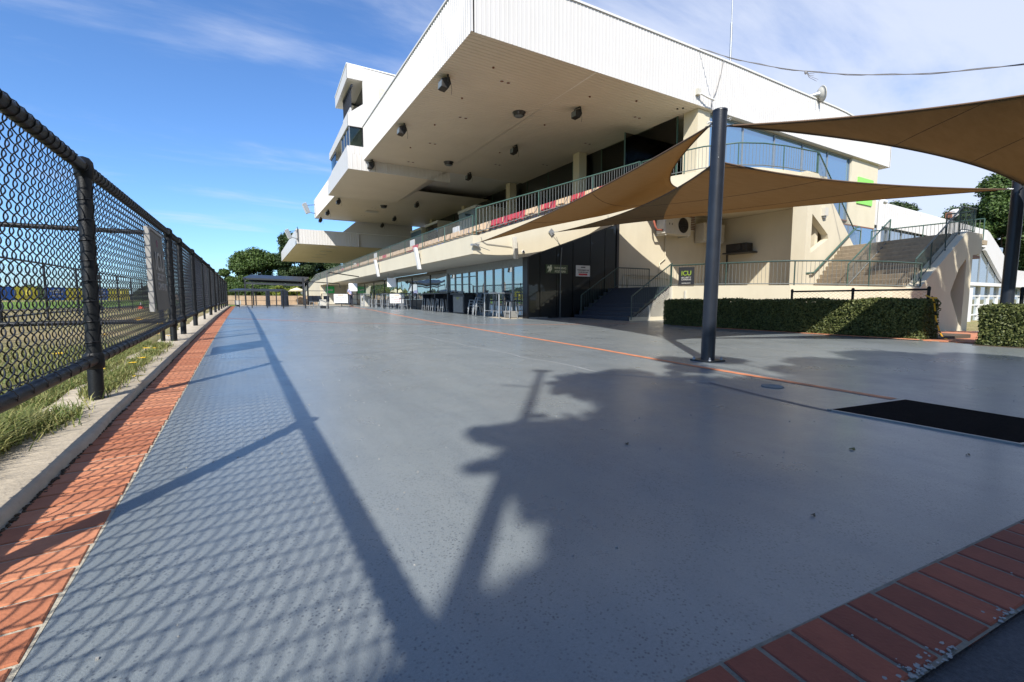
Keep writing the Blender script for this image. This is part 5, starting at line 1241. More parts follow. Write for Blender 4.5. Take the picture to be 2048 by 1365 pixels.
# ------------------------------------------------------------------ seats
def seat(m, nm, label, grp, loc):
    x, y, z = loc; t = thing(nm, label, 'seat', loc, grp)
    b = MB(); vs = []; prof = [(-.19, .42), (-.20, .44), (-.05, .425), (.12, .43), (.17, .48), (.20, .58), (.23, .76), (.235, .80), (.255, .79), (.25, .74), (.225, .56), (.19, .46), (.13, .405), (-.05, .40)]
    b.prism([(x+px_, y-.215, z+pz_) for px_, pz_ in prof], (0, .43, 0)); b.build('shell', m, t)
    b = MB(); b.box(x-.02, x+.06, y-.03, y+.03, z, z+.40); b.build('bracket', 'steel', t)
    return t
sc_ = seat('seatc', 'cream_seat', 'cream moulded plastic seat bolted to the stepped seating behind the balcony rail', 'cream seats in the grandstand', (8.75, 17.2, 3.36))
sr_ = seat('seatr', 'red_seat', 'red moulded plastic seat bolted to the stepped seating behind the balcony rail', 'red seats in the grandstand', (8.75, 17.7, 3.36))
sr_['_n'] = 0
y = 17.2; k = 0; used_c = used_r = False
def place_seat(red, x, y, z, label):
    global used_c, used_r
    src = sr_ if red else sc_
    if red and not used_r: used_r = True; src.location = (x, y, z); src['label'] = label; return
    if not red and not used_c: used_c = True; src.location = (x, y, z); src['label'] = label; return
    copy_thing(src, (x, y, z), label=label)
del sr_['_n']
reds = {17, 18, 30, 31, 47, 60, 61}
for k in range(76):
    y = 17.25+k*.53; place_seat(k in reds, 8.78+random.uniform(-.01, .01), y, 3.36, ('%s plastic seat, %s from the near end of the front row' % ('red' if k in reds else 'cream', ORD[k])) if k < 20 else ('red plastic seat set among cream ones further along the front row' if k in reds else 'cream plastic seat further along the front row behind the balcony rail'))
pat = {1: 'rrrcc', 2: 'rrrcc', 3: 'cccrr', 4: 'rrrcc', 5: 'ccccc', 6: 'rrccc', 7: 'cccrr', 8: 'rrrcc', 9: 'ccrrr', 10: 'rrccc'}
for k in range(1, 11):
    for j in range(5): place_seat(pat[k][j] == 'r', 8.25+k*.82+.5, 17.1+j*.53, 3.36+k*.29, '%s plastic seat, %s from the rail in the %s row above the cream end wall' % ('red' if pat[k][j] == 'r' else 'cream', ORD[j], ORD[k]))
# white upright boards and a blue cover among the seats
for i, (x, y, lab) in enumerate([(9.9, 22.2, 'white upright board standing among the cream seats nearest the end of the balcony'), (9.6, 28.5, 'white upright board behind the balcony seats halfway along'), (9.6, 38.0, 'white upright board behind the seats further along the balcony'), (9.6, 46.0, 'small white board behind the seats near the far end of the balcony')]):
    t = thing('display_board', lab, 'board', (x, y, 3.65)); bxp('panel', 'white', t, x, x+.05, y, y+.8, 3.66, 4.75 if i < 3 else 4.5); bxp('foot', 'frame', t, x-.15, x+.2, y+.35, y+.45, 3.64, 3.67)
b = MB(); b.prism([(9.4, 23.8, 3.66), (9.4, 25.6, 3.66), (9.4, 25.4, 4.05), (9.4, 24.8, 4.3), (9.4, 24.2, 4.05)], (.6, 0, 0)); tag(b.build('folded_cover', 'blue', bevel=.03), 'blue folded cover lying over the seats by the white board', 'cover')

# ------------------------------------------------------------------ things under the soffit
def speaker(x, y, z, s_=1.0, label=None, first=[None]):
    if first[0] is not None:
        o = copy_thing(first[0], (x, y, z), label=label); o.scale = (s_,)*3; return o
    t = thing('loudspeaker', label, 'loudspeaker', (x, y, z), 'black loudspeakers under the roof')
    b = MB(); b.prism([(x-.34, y-.30, z-.30), (x+.12, y-.30, z-.12), (x+.20, y-.30, z-.50), (x+.02, y-.30, z-.80), (x-.36, y-.30, z-.74)], (0, .60, 0)); b.build('cabinet', 'screenblk', t, bevel=.02)
    b = MB(); b.prism([(x-.352, y-.26, z-.33), (x-.345, y-.26, z-.33), (x-.37, y-.26, z-.71), (x-.377, y-.26, z-.71)], (0, .52, 0)); b.build('grille', 'lightgrey', t)
    b = MB(); b.box(x-.05, x+.05, y-.34, y-.31, z-.45, z+.0); b.box(x-.05, x+.05, y+.31, y+.34, z-.45, z); b.box(x-.08, x+.08, y-.34, y+.34, z-.03, z); b.build('bracket', 'black', t)
    b = MB(); b.tube([(x+.1, y, z), (x+.26, y-.1, z-.3), (x+.3, y-.15, z-.75), (x+.28, y-.1, z-1.0)], .012, 5); b.build('cable', 'black', t)
    first[0] = t; return t
sp_ = [(8.42, 20.1, 11, 1.0, 'large black loudspeaker nearest the front corner under the roof edge'), (8.42, 26.5, 10.95, 1.0, 'second black loudspeaker along the roof edge'), (8.45, 34.0, 10.88, 1.0, 'third black loudspeaker along the roof edge next to the tower box'),
       (15.75, 19.8, 11, .9, 'black loudspeaker hanging mid soffit nearest the glazed corner'), (15.85, 26.4, 10.95, .9, 'black loudspeaker hanging mid soffit second from the glazed corner'), (15.9, 33.5, 10.88, .9, 'black loudspeaker hanging deep under the roof behind the ribbed box'),
       (8.5, 47.1, 10.66, .9, 'black loudspeaker at the roof edge just beyond the tower box'), (8.5, 53.6, 10.66, .9, 'black loudspeaker second beyond the tower box'), (8.5, 58.9, 10.66, .9, 'black loudspeaker at the far end of the roof edge'), (15.5, 44.8, 10.66, .9, 'black loudspeaker far under the roof beyond the raked box'), (15.8, 53.6, 10.66, .9, 'black loudspeaker second from the far end in the back row'), (15.8, 59, 10.66, .9, 'black loudspeaker at the far end of the back row')]
for a in sp_:
    q_ = speaker(*a[:4], label=a[4]); q_.scale = (a[3]*.8,)*3
hb = None
for x, y, z, lab in [(13.35, 21.8, 11.0, 'round dark heater fixture on the soffit nearest the front'), (13.4, 31.7, 10.9, 'round dark heater fixture on the soffit before the ribbed box'), (13.1, 48.3, 10.66, 'round dark heater fixture on the soffit beyond the tower box')]:
    if hb is None:
        hb = thing('round_light', lab, 'light', (x, y, z), 'round dark fixtures under the roof')
        b = MB(); b.lathe((x, y, z), [(.36, 0), (.36, -.05), (.30, -.08), (.30, -.20), (.20, -.24), (.001, -.24)], 20); b.build('housing', 'signblack', hb); b = MB(); b.lathe((x, y, z), [(.25, -.232), (.24, -.25), (.001, -.255)], 16); b.build('lens', 'lightgrey', hb)
    else: copy_thing(hb, (x, y, z), label=lab)
dl = None
for kd, (x, y) in enumerate([(11, 19.2), (11, 23.9), (11, 28.6), (19.4, 19.1), (19.7, 23.7), (19.9, 28.8), (16.8, 30.5), (11, 33), (12.5, 45), (12.5, 50), (12.5, 55)]):
    z = 11.0-.0079*(y-16.4); lbd = 'small twin downlight in the soffit, '+['nearest the front roof corner', 'second along the roof edge', 'third along the roof edge', 'right of the nearest hanging loudspeaker', 'second in the deeper row', 'third in the deeper row', 'deep under the roof before the ribbed box', 'fourth along the roof edge by the ribbed box', 'first beyond the tower box', 'second beyond the tower box', 'farthest beyond the tower box'][kd]
    if y > 40: z = 10.66
    if dl is None:
        dl = thing('downlight', lbd, 'light', (x, y, z), 'twin downlights in the soffit')
        for s_ in (-.17, .17):
            b = MB(); b.lathe((x+s_, y, z), [(.12, -.015), (.12, .002), (.07, .0), (.07, .03)], 14); b.build('lamp_ring', 'white', dl); b = MB(); b.lathe((x+s_, y, z), [(.085, -.018), (.001, -.017)], 12); b.build('bulb', 'brown', dl)
    else: copy_thing(dl, (x, y, z), label=lbd)
for i, (x, y) in enumerate([(9.9, 18.3), (9.95, 21.7), (10, 25.6), (10, 30), (15.4, 18.4), (15.5, 22.5), (17.8, 17.6), (15.6, 28), (20.4, 17.2), (20.6, 17.0)]):
    z = 11.0-.0079*(y-16.4); b = MB(); b.lathe((x, y, z), [(.05, -.05), (.05, .0)], 8); o = b.build('sprinkler', 'brown' if i < 8 else 'signblack'); tag(o, 'tiny dark sprinkler head on the ribbed soffit, '+['nearest the front corner', 'second along the roof edge', 'third along the roof edge', 'fourth along the roof edge', 'by the nearest hanging loudspeaker', 'between the two hanging loudspeakers', 'towards the glazed corner column', 'deep behind the hanging loudspeakers', 'left of the corner column', 'right beside the corner column'][i], 'sprinkler', 'sprinkler heads in the soffit')
t = thing('soffit_tube_light', 'pair of short pale tube lights on the soffit beyond the tower box', 'light', (12.8, 51.8, 10.6))
for s_ in (0, .5): bxp('tube', 'white', t, 12.1, 13.5, 51.6+s_*1.3, 51.75+s_*1.3, 10.56, 10.64)
def flood(label, x, y, z, s_):
    t = thing('floodlight', label, 'floodlight', (x, y, z)); b = MB(); b.obox((x, y, z), Vector((.18, 0, .08))*s_, Vector((0, .32, 0))*s_, Vector((-.2, 0, .5))*s_); b.build('housing', 'steel', t, bevel=.02)
    b = MB(); b.obox((x-.2*s_, y, z-.1*s_), Vector((.01, 0, .005))*s_, Vector((0, .28, 0))*s_, Vector((-.18, 0, .45))*s_); b.build('reflector', 'white', t)
    b = MB(); b.tube([(x, y, z+.3*s_), (x+1.0, y, z+.45*s_)], .03, 6); b.tube([(x, y, z-.3*s_), (x+1.0, y, z-.5*s_)], .03, 6); b.tube([(x+.98, y, z+.9*s_), (x+.98, y, z-.8*s_)], .04, 6); b.build('bracket', 'black', t)
flood('floodlight on a bracket at the far end of the white roof edge', 6.95, 58.9, 11.6, 1.1)
flood('floodlight on a bracket at the corner of the far low canopy', 5.0, 59.6, 8.6, 1.0)

# speakers / light boxes on the balcony beam
for (y, h, lab) in [(17.3, 0, 'cream flat post bracket under the end wall of the rake')]: pass
wsp = None
for y, lab in [(22.8, 'slim white light box tilted on the balcony beam nearer the folding doors'), (31.0, 'slim white light box tilted on the balcony beam further along')]:
    if wsp is None:
        wsp = thing('beam_light', lab, 'light', (7.9, y, 3.0), 'white light boxes on the balcony beam')
        b = MB(); b.obox((7.84, y, 3.02), (.07, 0, 0), (0, .13, -.0), (-.10, 0, .55)); b.build('housing', 'white', wsp, bevel=.01); b = MB(); b.box(7.84, 8.0, y-.05, y+.05, 2.95, 3.05); b.build('bracket', 'greyrail', wsp)
        b = MB(); b.tube([(7.9, y+.1, 2.9), (7.88, y+.25, 2.6), (7.9, y+.1, 2.45)], .012, 5); b.build('cable', 'black', wsp)
    else: copy_thing(wsp, (7.9, y, 3.0), label=lab)
t = thing('beam_bracket', 'pale grey upright bracket plate on the cream wall left of the black glass', 'bracket', (9.9, YS_-.15, 2.9)); b = MB(); b.obox((9.9, YS_-.10, 3.05), (.07, 0, 0), (0, .09, 0), (-.04, 0, .45)); b.build('plate', 'offwhite', t, bevel=.01)
t = thing('security_camera', 'small round security camera on the cream wall above the black glass corner', 'camera', (10.4, YS_-.1, 2.95)); b = MB(); b.lathe((10.35, YS_-.0, 2.93), [(.07, -.04), (.07, 0)], 14, 'y'); b.build('base', 'white', t); b = MB(); b.lathe((10.35, YS_-.04, 2.93), [(.02, -.05), (.045, -.02), (.05, 0)], 12, 'y'); b.build('lens', 'signblack', t)
b = MB(); b.tube([(8.35, YS_-.03, 3.4), (8.4, YS_-.03, 3.25), (8.6, YS_-.03, 3.15), (9.6, YS_-.03, 3.1), (9.8, YS_-.03, 3.08)], .012, 5); tag(b.build('wall_cable', 'cable'), 'thin grey cable looping along the cream balcony end wall', 'cable')

# ------------------------------------------------------------------ air conditioners, vent, pipes on the end wall
def ac(x, z, w, h, fan, lab, yf=15.95):
    t = thing('air_conditioner', lab, 'air conditioner', (x, yf, z))
    bxp('casing', 'offwhite', t, x, x+w, yf, yf+.55, z, z+h, bevel=.02)
    if fan:
        fx, fzz = x+w*.70, z+h*.52; b = MB(); b.lathe((fx, yf-.004, fzz), [(.001, -.004), (h*.40, -.004), (h*.42, 0)], 26, 'y'); b.build('fan_opening', 'screenblk', t)
        for q in range(6): b = MB(); b.tube([(fx+math.cos(a)*h*.065*(q+1), yf-.02, fzz+math.sin(a)*h*.065*(q+1)) for a in [i*math.pi/10 for i in range(20)]], .006, 4, closed=True); b.build('guard_ring', 'black', t)
        for q in range(4): b = MB(); a = q*math.pi/4; b.tube([(fx-math.cos(a)*h*.4, yf-.018, fzz-math.sin(a)*h*.4), (fx+math.cos(a)*h*.4, yf-.018, fzz+math.sin(a)*h*.4)], .006, 4); b.build('guard_bar', 'black', t)
        for q in (0.16, .26): bxp('handle', 'signblack', t, x+w*q, x+w*q+.035, yf-.012, yf-.001, z+h*.48, z+h*.58)
    bxp('mounting_bracket', 'offwhite', t, x+.1, x+.18, yf+.02, YS_, z-.08, z-.0); bxp('mounting_bracket', 'offwhite', t, x+w-.2, x+w-.12, yf+.02, YS_, z-.08, z-.0)
    return t
ac(18.25, 4.18, 1.95, .92, True, 'large cream air conditioner with a round fan grille on the wall above the terrace')
ac(21.25, 4.0, 1.75, .95, False, 'second cream air conditioner box partly behind the tall sail post')
b = MB(); b.tube([(18.25, 16.1, 4.35), (17.85, 16.1, 4.33), (17.75, 16.12, 4.5), (17.78, 16.3, 4.95), (17.95, 16.4, 5.0), (18.25, 16.4, 5.0)], .05, 7); tag(b.build('coolant_pipe', 'brickred'), 'brown looped pipe at the left side of the fan unit', 'pipe')
vt = thing('wall_vent', 'cream louvred wall vent behind the air conditioner', 'vent', (20, YS_-.03, 5))
bxp('vent_frame', 'offwhite', vt, 19.3, 21.35, YS_-.05, YS_+.01, 4.55, 5.55)
for k in range(9): b = MB(); z = 4.66+k*.092; b.prism([(19.4, YS_-.055, z), (19.4, YS_-.09, z-.045), (19.4, YS_-.085, z-.05), (19.4, YS_-.05, z-.01)], (1.85, 0, 0)); b.build('louvre', 'brown', vt)
b = MB(); b.tube([(19.0, YS_-.06, 4.1), (19.0, YS_-.06, 3.0), (18.6, YS_-.06, 2.75), (18.55, YS_-.06, 2.1), (16.2, YS_-.06, 2.1), (16.1, YS_-.06, 2.05), (16.1, YS_-.06, .9)], .03, 6); tag(b.build('wall_conduit', 'cream'), 'cream painted conduit running down the wall below the fan unit', 'conduit')
b = MB(); b.tube([(16.4, YS_-.05, 1.5), (16.4, YS_-.05, 1.9), (16.6, YS_-.05, 2.0), (19.2, YS_-.05, 2.0), (19.25, YS_-.05, 1.9)], .03, 6); tag(b.build('wall_conduit', 'cream'), 'lower cream conduit along the shaded wall behind the blue stairs', 'conduit')
b = MB(); b.tube([(22.6, YS_-.1, 4.0), (22.6, YS_-.1, 1.5)], .06, 7); tag(b.build('downpipe', 'brown'), 'rusty brown downpipe on the shaded wall behind the sail post', 'pipe')
t = thing('projector', 'black projector on a shelf bracket in the dark recess under the landing', 'projector', (23.1, 15.1, 3.6))
bxp('body', 'screenblk', t, 22.85, 23.4, 14.55, 15.75, 3.42, 3.86, bevel=.03); b = MB(); b.lathe((22.85, 14.95, 3.64), [(.13, -.10), (.15, 0)], 12, 'x'); b.build('lens', 'black', t); bxp('shelf', 'signblack', t, 22.8, 23.6, 14.4, 15.9, 3.34, 3.41)
b = MB(); b.tube([(23.5, 16.1, 2.4), (23.5, 16.1, 3.7), (23.4, 15.8, 3.8)], .05, 6); b.build('bracket_arm', 'signblack', t)
for i, (x0, x1) in enumerate([(17.2, 18.6), (19.3, 20.2), (24.5, 27)]): pass

# ------------------------------------------------------------------ roof-top things
b = MB(); b.tube([(25.14, 17.5, 13.6), (25.14, 17.5, 16.8)], .06, 8); b.tube([(25.14, 17.5, 16.8), (25.14, 17.5, 24)], .035, 8); tag(b.build('antenna_mast', 'steel'), 'thin grey antenna mast standing on the grandstand roof', 'antenna')
t = thing('satellite_dish', 'pale grey round dish antenna on the roof edge near the blue windows', 'dish', (32.4, 16.6, 13.6))
b = MB(); c = Vector((32.6, 16.3, 14.0)); ax = Vector((.80, -.55, .15)).normalized(); a = ax.orthogonal().normalized(); bb = ax.cross(a); vs = []; fs = []
prf = [(.02, 0), (.2, .03), (.36, .10), (.50, .20), (.51, .22), (.40, .08), (.2, -.03), (.02, -.05)]
for r_, h in prf:
    for q in range(20): an = q*math.pi/10; vs.append(c+ax*h+a*r_*math.cos(an)+bb*r_*math.sin(an))
for i in range(len(prf)-1):
    for q in range(20): fs.append((i*20+q, i*20+(q+1) % 20, (i+1)*20+(q+1) % 20, (i+1)*20+q))
b.add(vs, fs, True); b.build('dish', 'offwhite', t)
b = MB(); b.tube([c, c-ax*.55], [.22, .10], 12); b.tube([c-ax*.5, c-ax*.75], .10, 10); b.build('feed_housing', 'steel', t)
b = MB(); b.tube([c-ax*.2, c-ax*.2-Vector((0, 0, .9))], .05, 8); b.tube([c+ax*.1, c+ax*.5], .04, 8); b.build('mount', 'steel', t)
P = []
A_, B_ = Vector((20.9, 16.3, 13.75)), Vector((22.0, 1.0, 7.8))
for k in range(31): u_ = k/30; P.append(A_.lerp(B_, u_)-Vector((0, 0, 1.3*4*u_*(1-u_))))
b = MB(); b.tube(P, .018, 5); b.tube([p+Vector((0, 0, .04*math.sin(i*1.3))) for i, p in enumerate(P)], .010, 4); tag(b.build('overhead_cable', 'cable'), 'sagging overhead cable crossing the sky from the roof edge to the right', 'cable')
q = P[10]; t = thing('bird_deterrent', 'tuft of frayed strands hanging from the overhead cable', 'tuft', q)
b = MB(); b.lathe(q, [(.03, -.12), (.06, -.04), (.02, .03)], 7); b.build('knot', 'cable', t)
for dx_, dz_ in ((.3, -.45), (.2, -.45), (.05, -.3), (.4, -.35), (.1, -.2)): b = MB(); b.tube([q, q+Vector((dx_*.5, -.1, dz_*.6)), q+Vector((dx_*1.1, -.3, dz_))], .008, 4); b.build('strand', 'cable', t)
b = MB(); b.tube([(22.9, 16.33, 13.7), (22.7, 16.3, 13.0), (22.35, 16.3, 12.0), (22.0, 16.3, 11.4), (22.0, 16.3, 10.9)], .022, 5); tag(b.build('hanging_cable', 'cable'), 'grey cable hanging down the white ribbed side of the roof', 'cable')
t = thing('wall_camera', 'white camera bracket on the ribbed fascia above the tall post', 'camera', (21.2, 16.2, 11.6)); bxp('base', 'offwhite', t, 20.75, 21.0, 16.22, 16.40, 11.45, 11.75); b = MB(); b.tube([(20.95, 16.2, 11.5), (21.5, 16.1, 11.35), (21.9, 16.1, 11.35)], .05, 7); b.build('arm', 'white', t)

# ------------------------------------------------------------------ white pavilion to the right
pv = thing('pavilion', 'long white ribbed pavilion with a sloping gable end beyond the stairs', 'building', (65, 18, 0)); PY = 17.6
ribbed('roof_band', (44.5, PY), (72.2, PY), 6.95, 6.6, 8.85, 8.5, .4, .03, 'cladding', pv, nrm=(0, -1, 0))
b = MB(); b.prism([(72.2, PY, 6.3), (72.2, PY, 8.5), (73.2, PY, 8.35), (79.2, PY, 6.0), (83, PY, 4.45), (100, PY, 4.3), (100, PY, 2.45), (80.8, PY, 2.6), (78.8, PY, 3.3), (72.6, PY, 6.25)], (0, .3, 0)); b.build('gable', 'cladding', pv)
b = MB(); b.prism([(44.5, PY+.1, 8.85), (73, PY+.1, 8.45), (73, PY+14, 10), (44.5, PY+14, 10.4)], (0, 0, .1)); b.build('roof', 'flashing', pv)
bxp('upper_glazing', 'glassmid', pv, 44.5, 80, PY+.35, PY+.4, 2.6, 7.0)
for k in range(12): bxp('mullion', 'frame', pv, 45+k*3, 45.12+k*3, PY+.28, PY+.35, 2.6, 6.9)
bxp('floor_slab', 'white', pv, 62, 100, PY-.8, PY+.6, 2.25, 2.6)
bxp('ground_glazing', 'glassmid', pv, 60, 100, PY+.2, PY+.25, -2.3, 2.25)
bxp('corner_pier', 'white', pv, 65.9, 67.1, PY-.6, PY+.3, -2.3, 2.25)
for k in range(9): bxp('window_bar', 'white', pv, 68.5+k*3.2, 68.75+k*3.2, PY, PY+.2, -2.3, 2.25)
for z in (-1.0, .1, 1.1): bxp('transom', 'white', pv, 66, 99, PY+.02, PY+.19, z, z+.14)
bxp('core', 'dark', pv, 45, 99, PY+1.5, PY+12, -2.5, 4)
t = thing('wall_floodlight', 'small floodlight on the roof edge of the white pavilion', 'floodlight', (61, PY-.3, 9.2)); b = MB(); b.obox((61, PY-.3, 9.3), (.5, 0, .15), (0, .2, 0), (-.08, 0, .3)); b.build('housing', 'white', t); bxp('base', 'brown', t, 60.1, 60.6, PY-.3, PY+.1, 8.8, 9.3)

# ------------------------------------------------------------------ furniture by the bar
def fz_(x, y): return zg(x, y)+(.03 if x > 9.6 else 0)
def bar_table(x, y, w, d, h, label, grp='tall tables outside the bar'):
    z = fz_(x, y); t = thing('bar_table', label, 'table', (x, y, z), grp)
    bxp('tabletop', 'lightgrey', t, x-d/2, x+d/2, y-w/2, y+w/2, z+h-.045, z+h, bevel=.006)
    for sx in (-1, 1):
        for sy in (-1, 1): b = MB(); b.tube([(x+sx*(d/2-.05), y+sy*(w/2-.08), z+h-.045), (x+sx*(d/2-.03), y+sy*(w/2-.06), z)], .032, 8); b.build('leg', 'steel', t)
        b = MB(); b.tube([(x+sx*(d/2-.04), y-w/2+.08, z+.28), (x+sx*(d/2-.04), y+w/2-.08, z+.28)], .018, 6); b.build('foot_rail', 'steel', t)
    return t
bar_table(9.75, 17.75, 1.5, .7, 1.08, 'grey steel legged bar table at the right end of the folding doors')
cf_ = None
def chair(x, y, rz, label, m='lightgrey', n=1, grp='stacked chairs by the bar'):
    global cf_
    z = fz_(x, y)
    if cf_ is None:
        t = thing('stacking_chair', label, 'chair', (0, 0, 0), grp)
        bxp('seat', m, t, -.22, .22, -.21, .21, .42, .455, bevel=.01)
        b = MB(); b.prism([(-.23, -.21, .46), (-.19, -.21, .455), (-.27, -.21, .86), (-.29, -.21, .86)], (0, .42, 0)); b.build('backrest', 'polebl', t)
        for sx in (-1, 1):
            for sy in (-1, 1): b = MB(); b.tube([(sx*.18, sy*.19, .43), (sx*.24, sy*.21, 0)], .016, 6); b.build('leg', 'steel', t)
        cf_ = t; t.location = (x, y, z); t.rotation_euler = (0, 0, rz); return t
    o = copy_thing(cf_, (x, y, z), rz, label); o['group'] = grp; return o
def chair_stack(x, y, rz, n, label):
    for k in range(n):
        o = chair(x, y, rz, '%s chair of the %s' % (['bottom', 'second', 'third', 'topmost'][k], label)); o.location.z = fz_(x, y)+k*.13; o.rotation_euler = (0, R(-3*k), rz)
chair_stack(9.7, 19.5, R(170), 4, 'grey chair stack left of the steel legged table')
chair_stack(9.85, 20.35, R(185), 3, 'grey chair stack next to the pale panel')
t = thing('bar_fridge', 'pale grey fridge panel with a yellow stain standing by the doors', 'fridge', (9.9, 22.3, .2))
bxp('cabinet', 'polebl', t, 9.85, 10.4, 21.55, 23.0, fz_(10, 22), fz_(10, 22)+.98, bevel=.01); bxp('front_panel', 'lidm', t, 9.82, 9.85, 21.65, 22.85, fz_(10, 22)+.06, fz_(10, 22)+.86); bxp('worktop', 'black', t, 9.75, 10.45, 21.4, 23.1, fz_(10, 22)+.985, fz_(10, 22)+1.05)
b = MB(); z = fz_(10, 22); b.prism([(9.818, 22.0, z+.85), (9.818, 22.5, z+.85), (9.818, 22.3, z+.68)], (.001, 0, 0)); b.build('stain', mat('yellow_stain', (.22, .22, .06)), t)
t = thing('bar_shelf', 'long black shelving bench with stools pushed under it beside the fridge', 'bench', (10, 25, .25)); z = fz_(10, 25)
bxp('top', 'black', t, 9.7, 10.35, 23.4, 27.6, z+1.0, z+1.06)
for k, y in enumerate([23.45, 25.4, 27.5]): bxp('upright', 'polebl', t, 9.75, 10.3, y, y+.08, z-.1, z+1.0)
bxp('back_panel', 'signblack', t, 10.28, 10.33, 23.5, 27.5, z, z+1.0)
sb = None
def stool(x, y, label, rz=0, grp='bar stools'):
    global sb
    z = fz_(x, y)
    if sb is None:
        t = thing('bar_stool', label, 'stool', (0, 0, 0), grp); bxp('seat', 'polebl', t, -.17, .17, -.17, .17, .70, .74, bevel=.008)
        for sx in (-1, 1):
            for sy in (-1, 1): b = MB(); b.tube([(sx*.14, sy*.14, .70), (sx*.2, sy*.2, 0)], .016, 6); b.build('leg', 'steel', t)
        for s_ in (-1, 1): b = MB(); b.tube([(s_*.185, -.185, .25), (s_*.185, .185, .25)], .012, 5); b.build('footrest', 'steel', t)
        sb = t; t.location = (x, y, z); t.rotation_euler = (0, 0, rz); return t
    return copy_thing(sb, (x, y, z), rz, label)
for k in range(5): stool(9.75, 23.95+k*.72+(.1 if k > 1 else 0), '%s bar stool from the right under the black shelving bench' % ['first', 'second', 'third', 'fourth', 'fifth'][k])
for k, (x, y) in enumerate([(10.0, 17.0), (10.15, 18.4), (10.2, 18.9)]): stool(x, y, ['grey stool behind the steel legged table nearest the black glass corner', 'grey stool behind the steel legged table at its middle', 'grey stool behind the left end of the steel legged table'][k])
bxp_b = thing('storage_tub', 'pale plastic tub on the ground beside the black glass corner', 'tub', (10.1, 17.2, .1)); b = MB(); z = fz_(10, 17.2); b.prism([(9.9, 16.95, z), (10.3, 16.95, z), (10.36, 16.95, z+.28), (9.84, 16.95, z+.28)], (0, .5, 0)); b.build('body', 'lidm', bxp_b, bevel=.02)
# tables and chairs further along in the shade
for k, (x, y) in enumerate([(9.4, 30.5), (9.2, 33.2), (9.5, 36.0), (8.8, 38.5)]): bar_table(x, y, 1.4, .7, 1.05, ['tall dark table first beyond the black shelving', 'tall dark table second beyond the black shelving', 'tall dark table third beyond the black shelving', 'tall dark table nearest the standing person'][k])
for k, (x, y, a) in enumerate([(9.0, 29.2, 20), (8.9, 31.6, 80), (8.8, 34.6, 160), (9.0, 37.2, 10), (9.9, 32.2, 200), (8.7, 36.3, 120)]): stool(x, y, ['dark stool %s along the shaded front' % s_ for s_ in ('first', 'second', 'third', 'fourth', 'fifth', 'sixth')][k], R(a))
t = thing('stone_planter', 'pale mottled planter block near the standing person', 'planter', (9.2, 40.2, .4)); z = zg(9, 40); bxp('body', 'offwhite', t, 8.75, 9.25, 39.0, 40.4, z, z+.92, bevel=.03); b = MB(); b.lathe((8.74, 39.7, z+.6), [(.16, 0), (.16, .01)], 9, 'x'); b.build('emblem', 'hedgecore', t)

# barrier with signs at the far end of the apron
def barrier(label, pts, h, nr=4, ev=1.9, extra=None):
    P = [Vector((x, y, zg(x, y))) for x, y in pts]; t = thing('barrier_fence', label, 'barrier', P[0])
    for k in range(nr):
        hh = .18+(h-.18)*k/(nr-1); b = MB(); b.tube([p+Vector((0, 0, hh)) for p in P], .022 if k in (0, nr-1) else .012, 6); b.build('rail', 'black', t)
    for p, q in zip(P, P[1:]):
        n = max(1, round((q-p).length/ev))
        for k in range(n+1): c = p.lerp(q, k/n); b = MB(); b.tube([c, c+Vector((0, 0, h+.02))], .03, 8); b.build('post', 'black', t)
    return t
barrier('low black pipe barrier closing the far end of the painted apron', [(-1.0, 41.5), (.6, 38.0), (2.4, 34.6), (5.0, 33.0)], 1.2)
barrier('black pipe barrier continuing towards the balcony in front of the far stairs', [(5.6, 40), (7.4, 41.5), (9.6, 42)], 1.05, 3)
t = thing('gate_frame', 'tall thin black gate frame with an arm at the far end of the apron', 'gate', (5.0, 33.0, .35)); z = zg(5, 33)
b = MB(); b.tube([(5.0, 33.0, z), (5.0, 33.0, z+2.35), (5.15, 33.0, z+2.45), (7.3, 34.0, z+2.25)], .035, 8); b.build('frame_tube', 'black', t)
t = thing('gate_frame', 'lower black gate frame behind the tall one at the far end', 'gate', (4.4, 36.0, .35)); z = zg(4.4, 36)
b = MB(); b.tube([(3.9, 36.0, z), (3.9, 36.0, z+1.75), (4.05, 36, z+1.9), (6.4, 36.6, z+1.8), (6.45, 36.6, z+1.5)], .035, 8); b.build('frame_tube', 'black', t)
def wsign(label, x, y, w, h, zc, lines, yaw=0.0, icon=True):
    z = zg(x, y)+zc; t = thing('warning_sign', label, 'sign', (x, y, z)); rv = Vector((math.cos(yaw), math.sin(yaw), 0)); nv = Vector((rv.y, -rv.x, 0)); c = Vector((x, y, z))
    b = MB(); b.obox(c, rv*w/2, nv*.01, (0, 0, h/2)); b.build('panel', 'white', t)
    if icon: b = MB(); b.obox(c+nv*.014+Vector((0, 0, h*.38)), rv*w*.2, nv*.003, (0, 0, h*.05)); b.build('heading_block', 'woodwall', t)
    for i, (s_, m, sz) in enumerate(lines): text(s_, sz, m, t, c+nv*.018+Vector((0, 0, h*(.16-.22*i))), rv, (0, 0, 1), bold=.002)
    return t
wsign('white warning notice with red lines on the far barrier left of the person', 6.9, 39.0, 1.12, .72, .68, [('CONDITIONS OF ENTRY', 'signblack', .085), ('NO GLASS BEYOND', 'redp', .085), ('THIS POINT', 'redp', .085)], R(-30))
wsign('white warning notice hanging on the barrier in front of the dark windows', 8.9, 30.2, .95, .62, .70, [('CONDITIONS OF ENTRY', 'signblack', .075), ('NO GLASS BEYOND', 'redp', .075), ('THIS POINT', 'redp', .075)], R(-35))
barrier('short black barrier holding the second warning notice', [(8.3, 31.2), (9.9, 29.2)], 1.05, 3)
wsign('small white square notice beside the standing person', 7.55, 40.4, .26, .4, .85, [('P', 'redp', .2)], R(-30), icon=False)
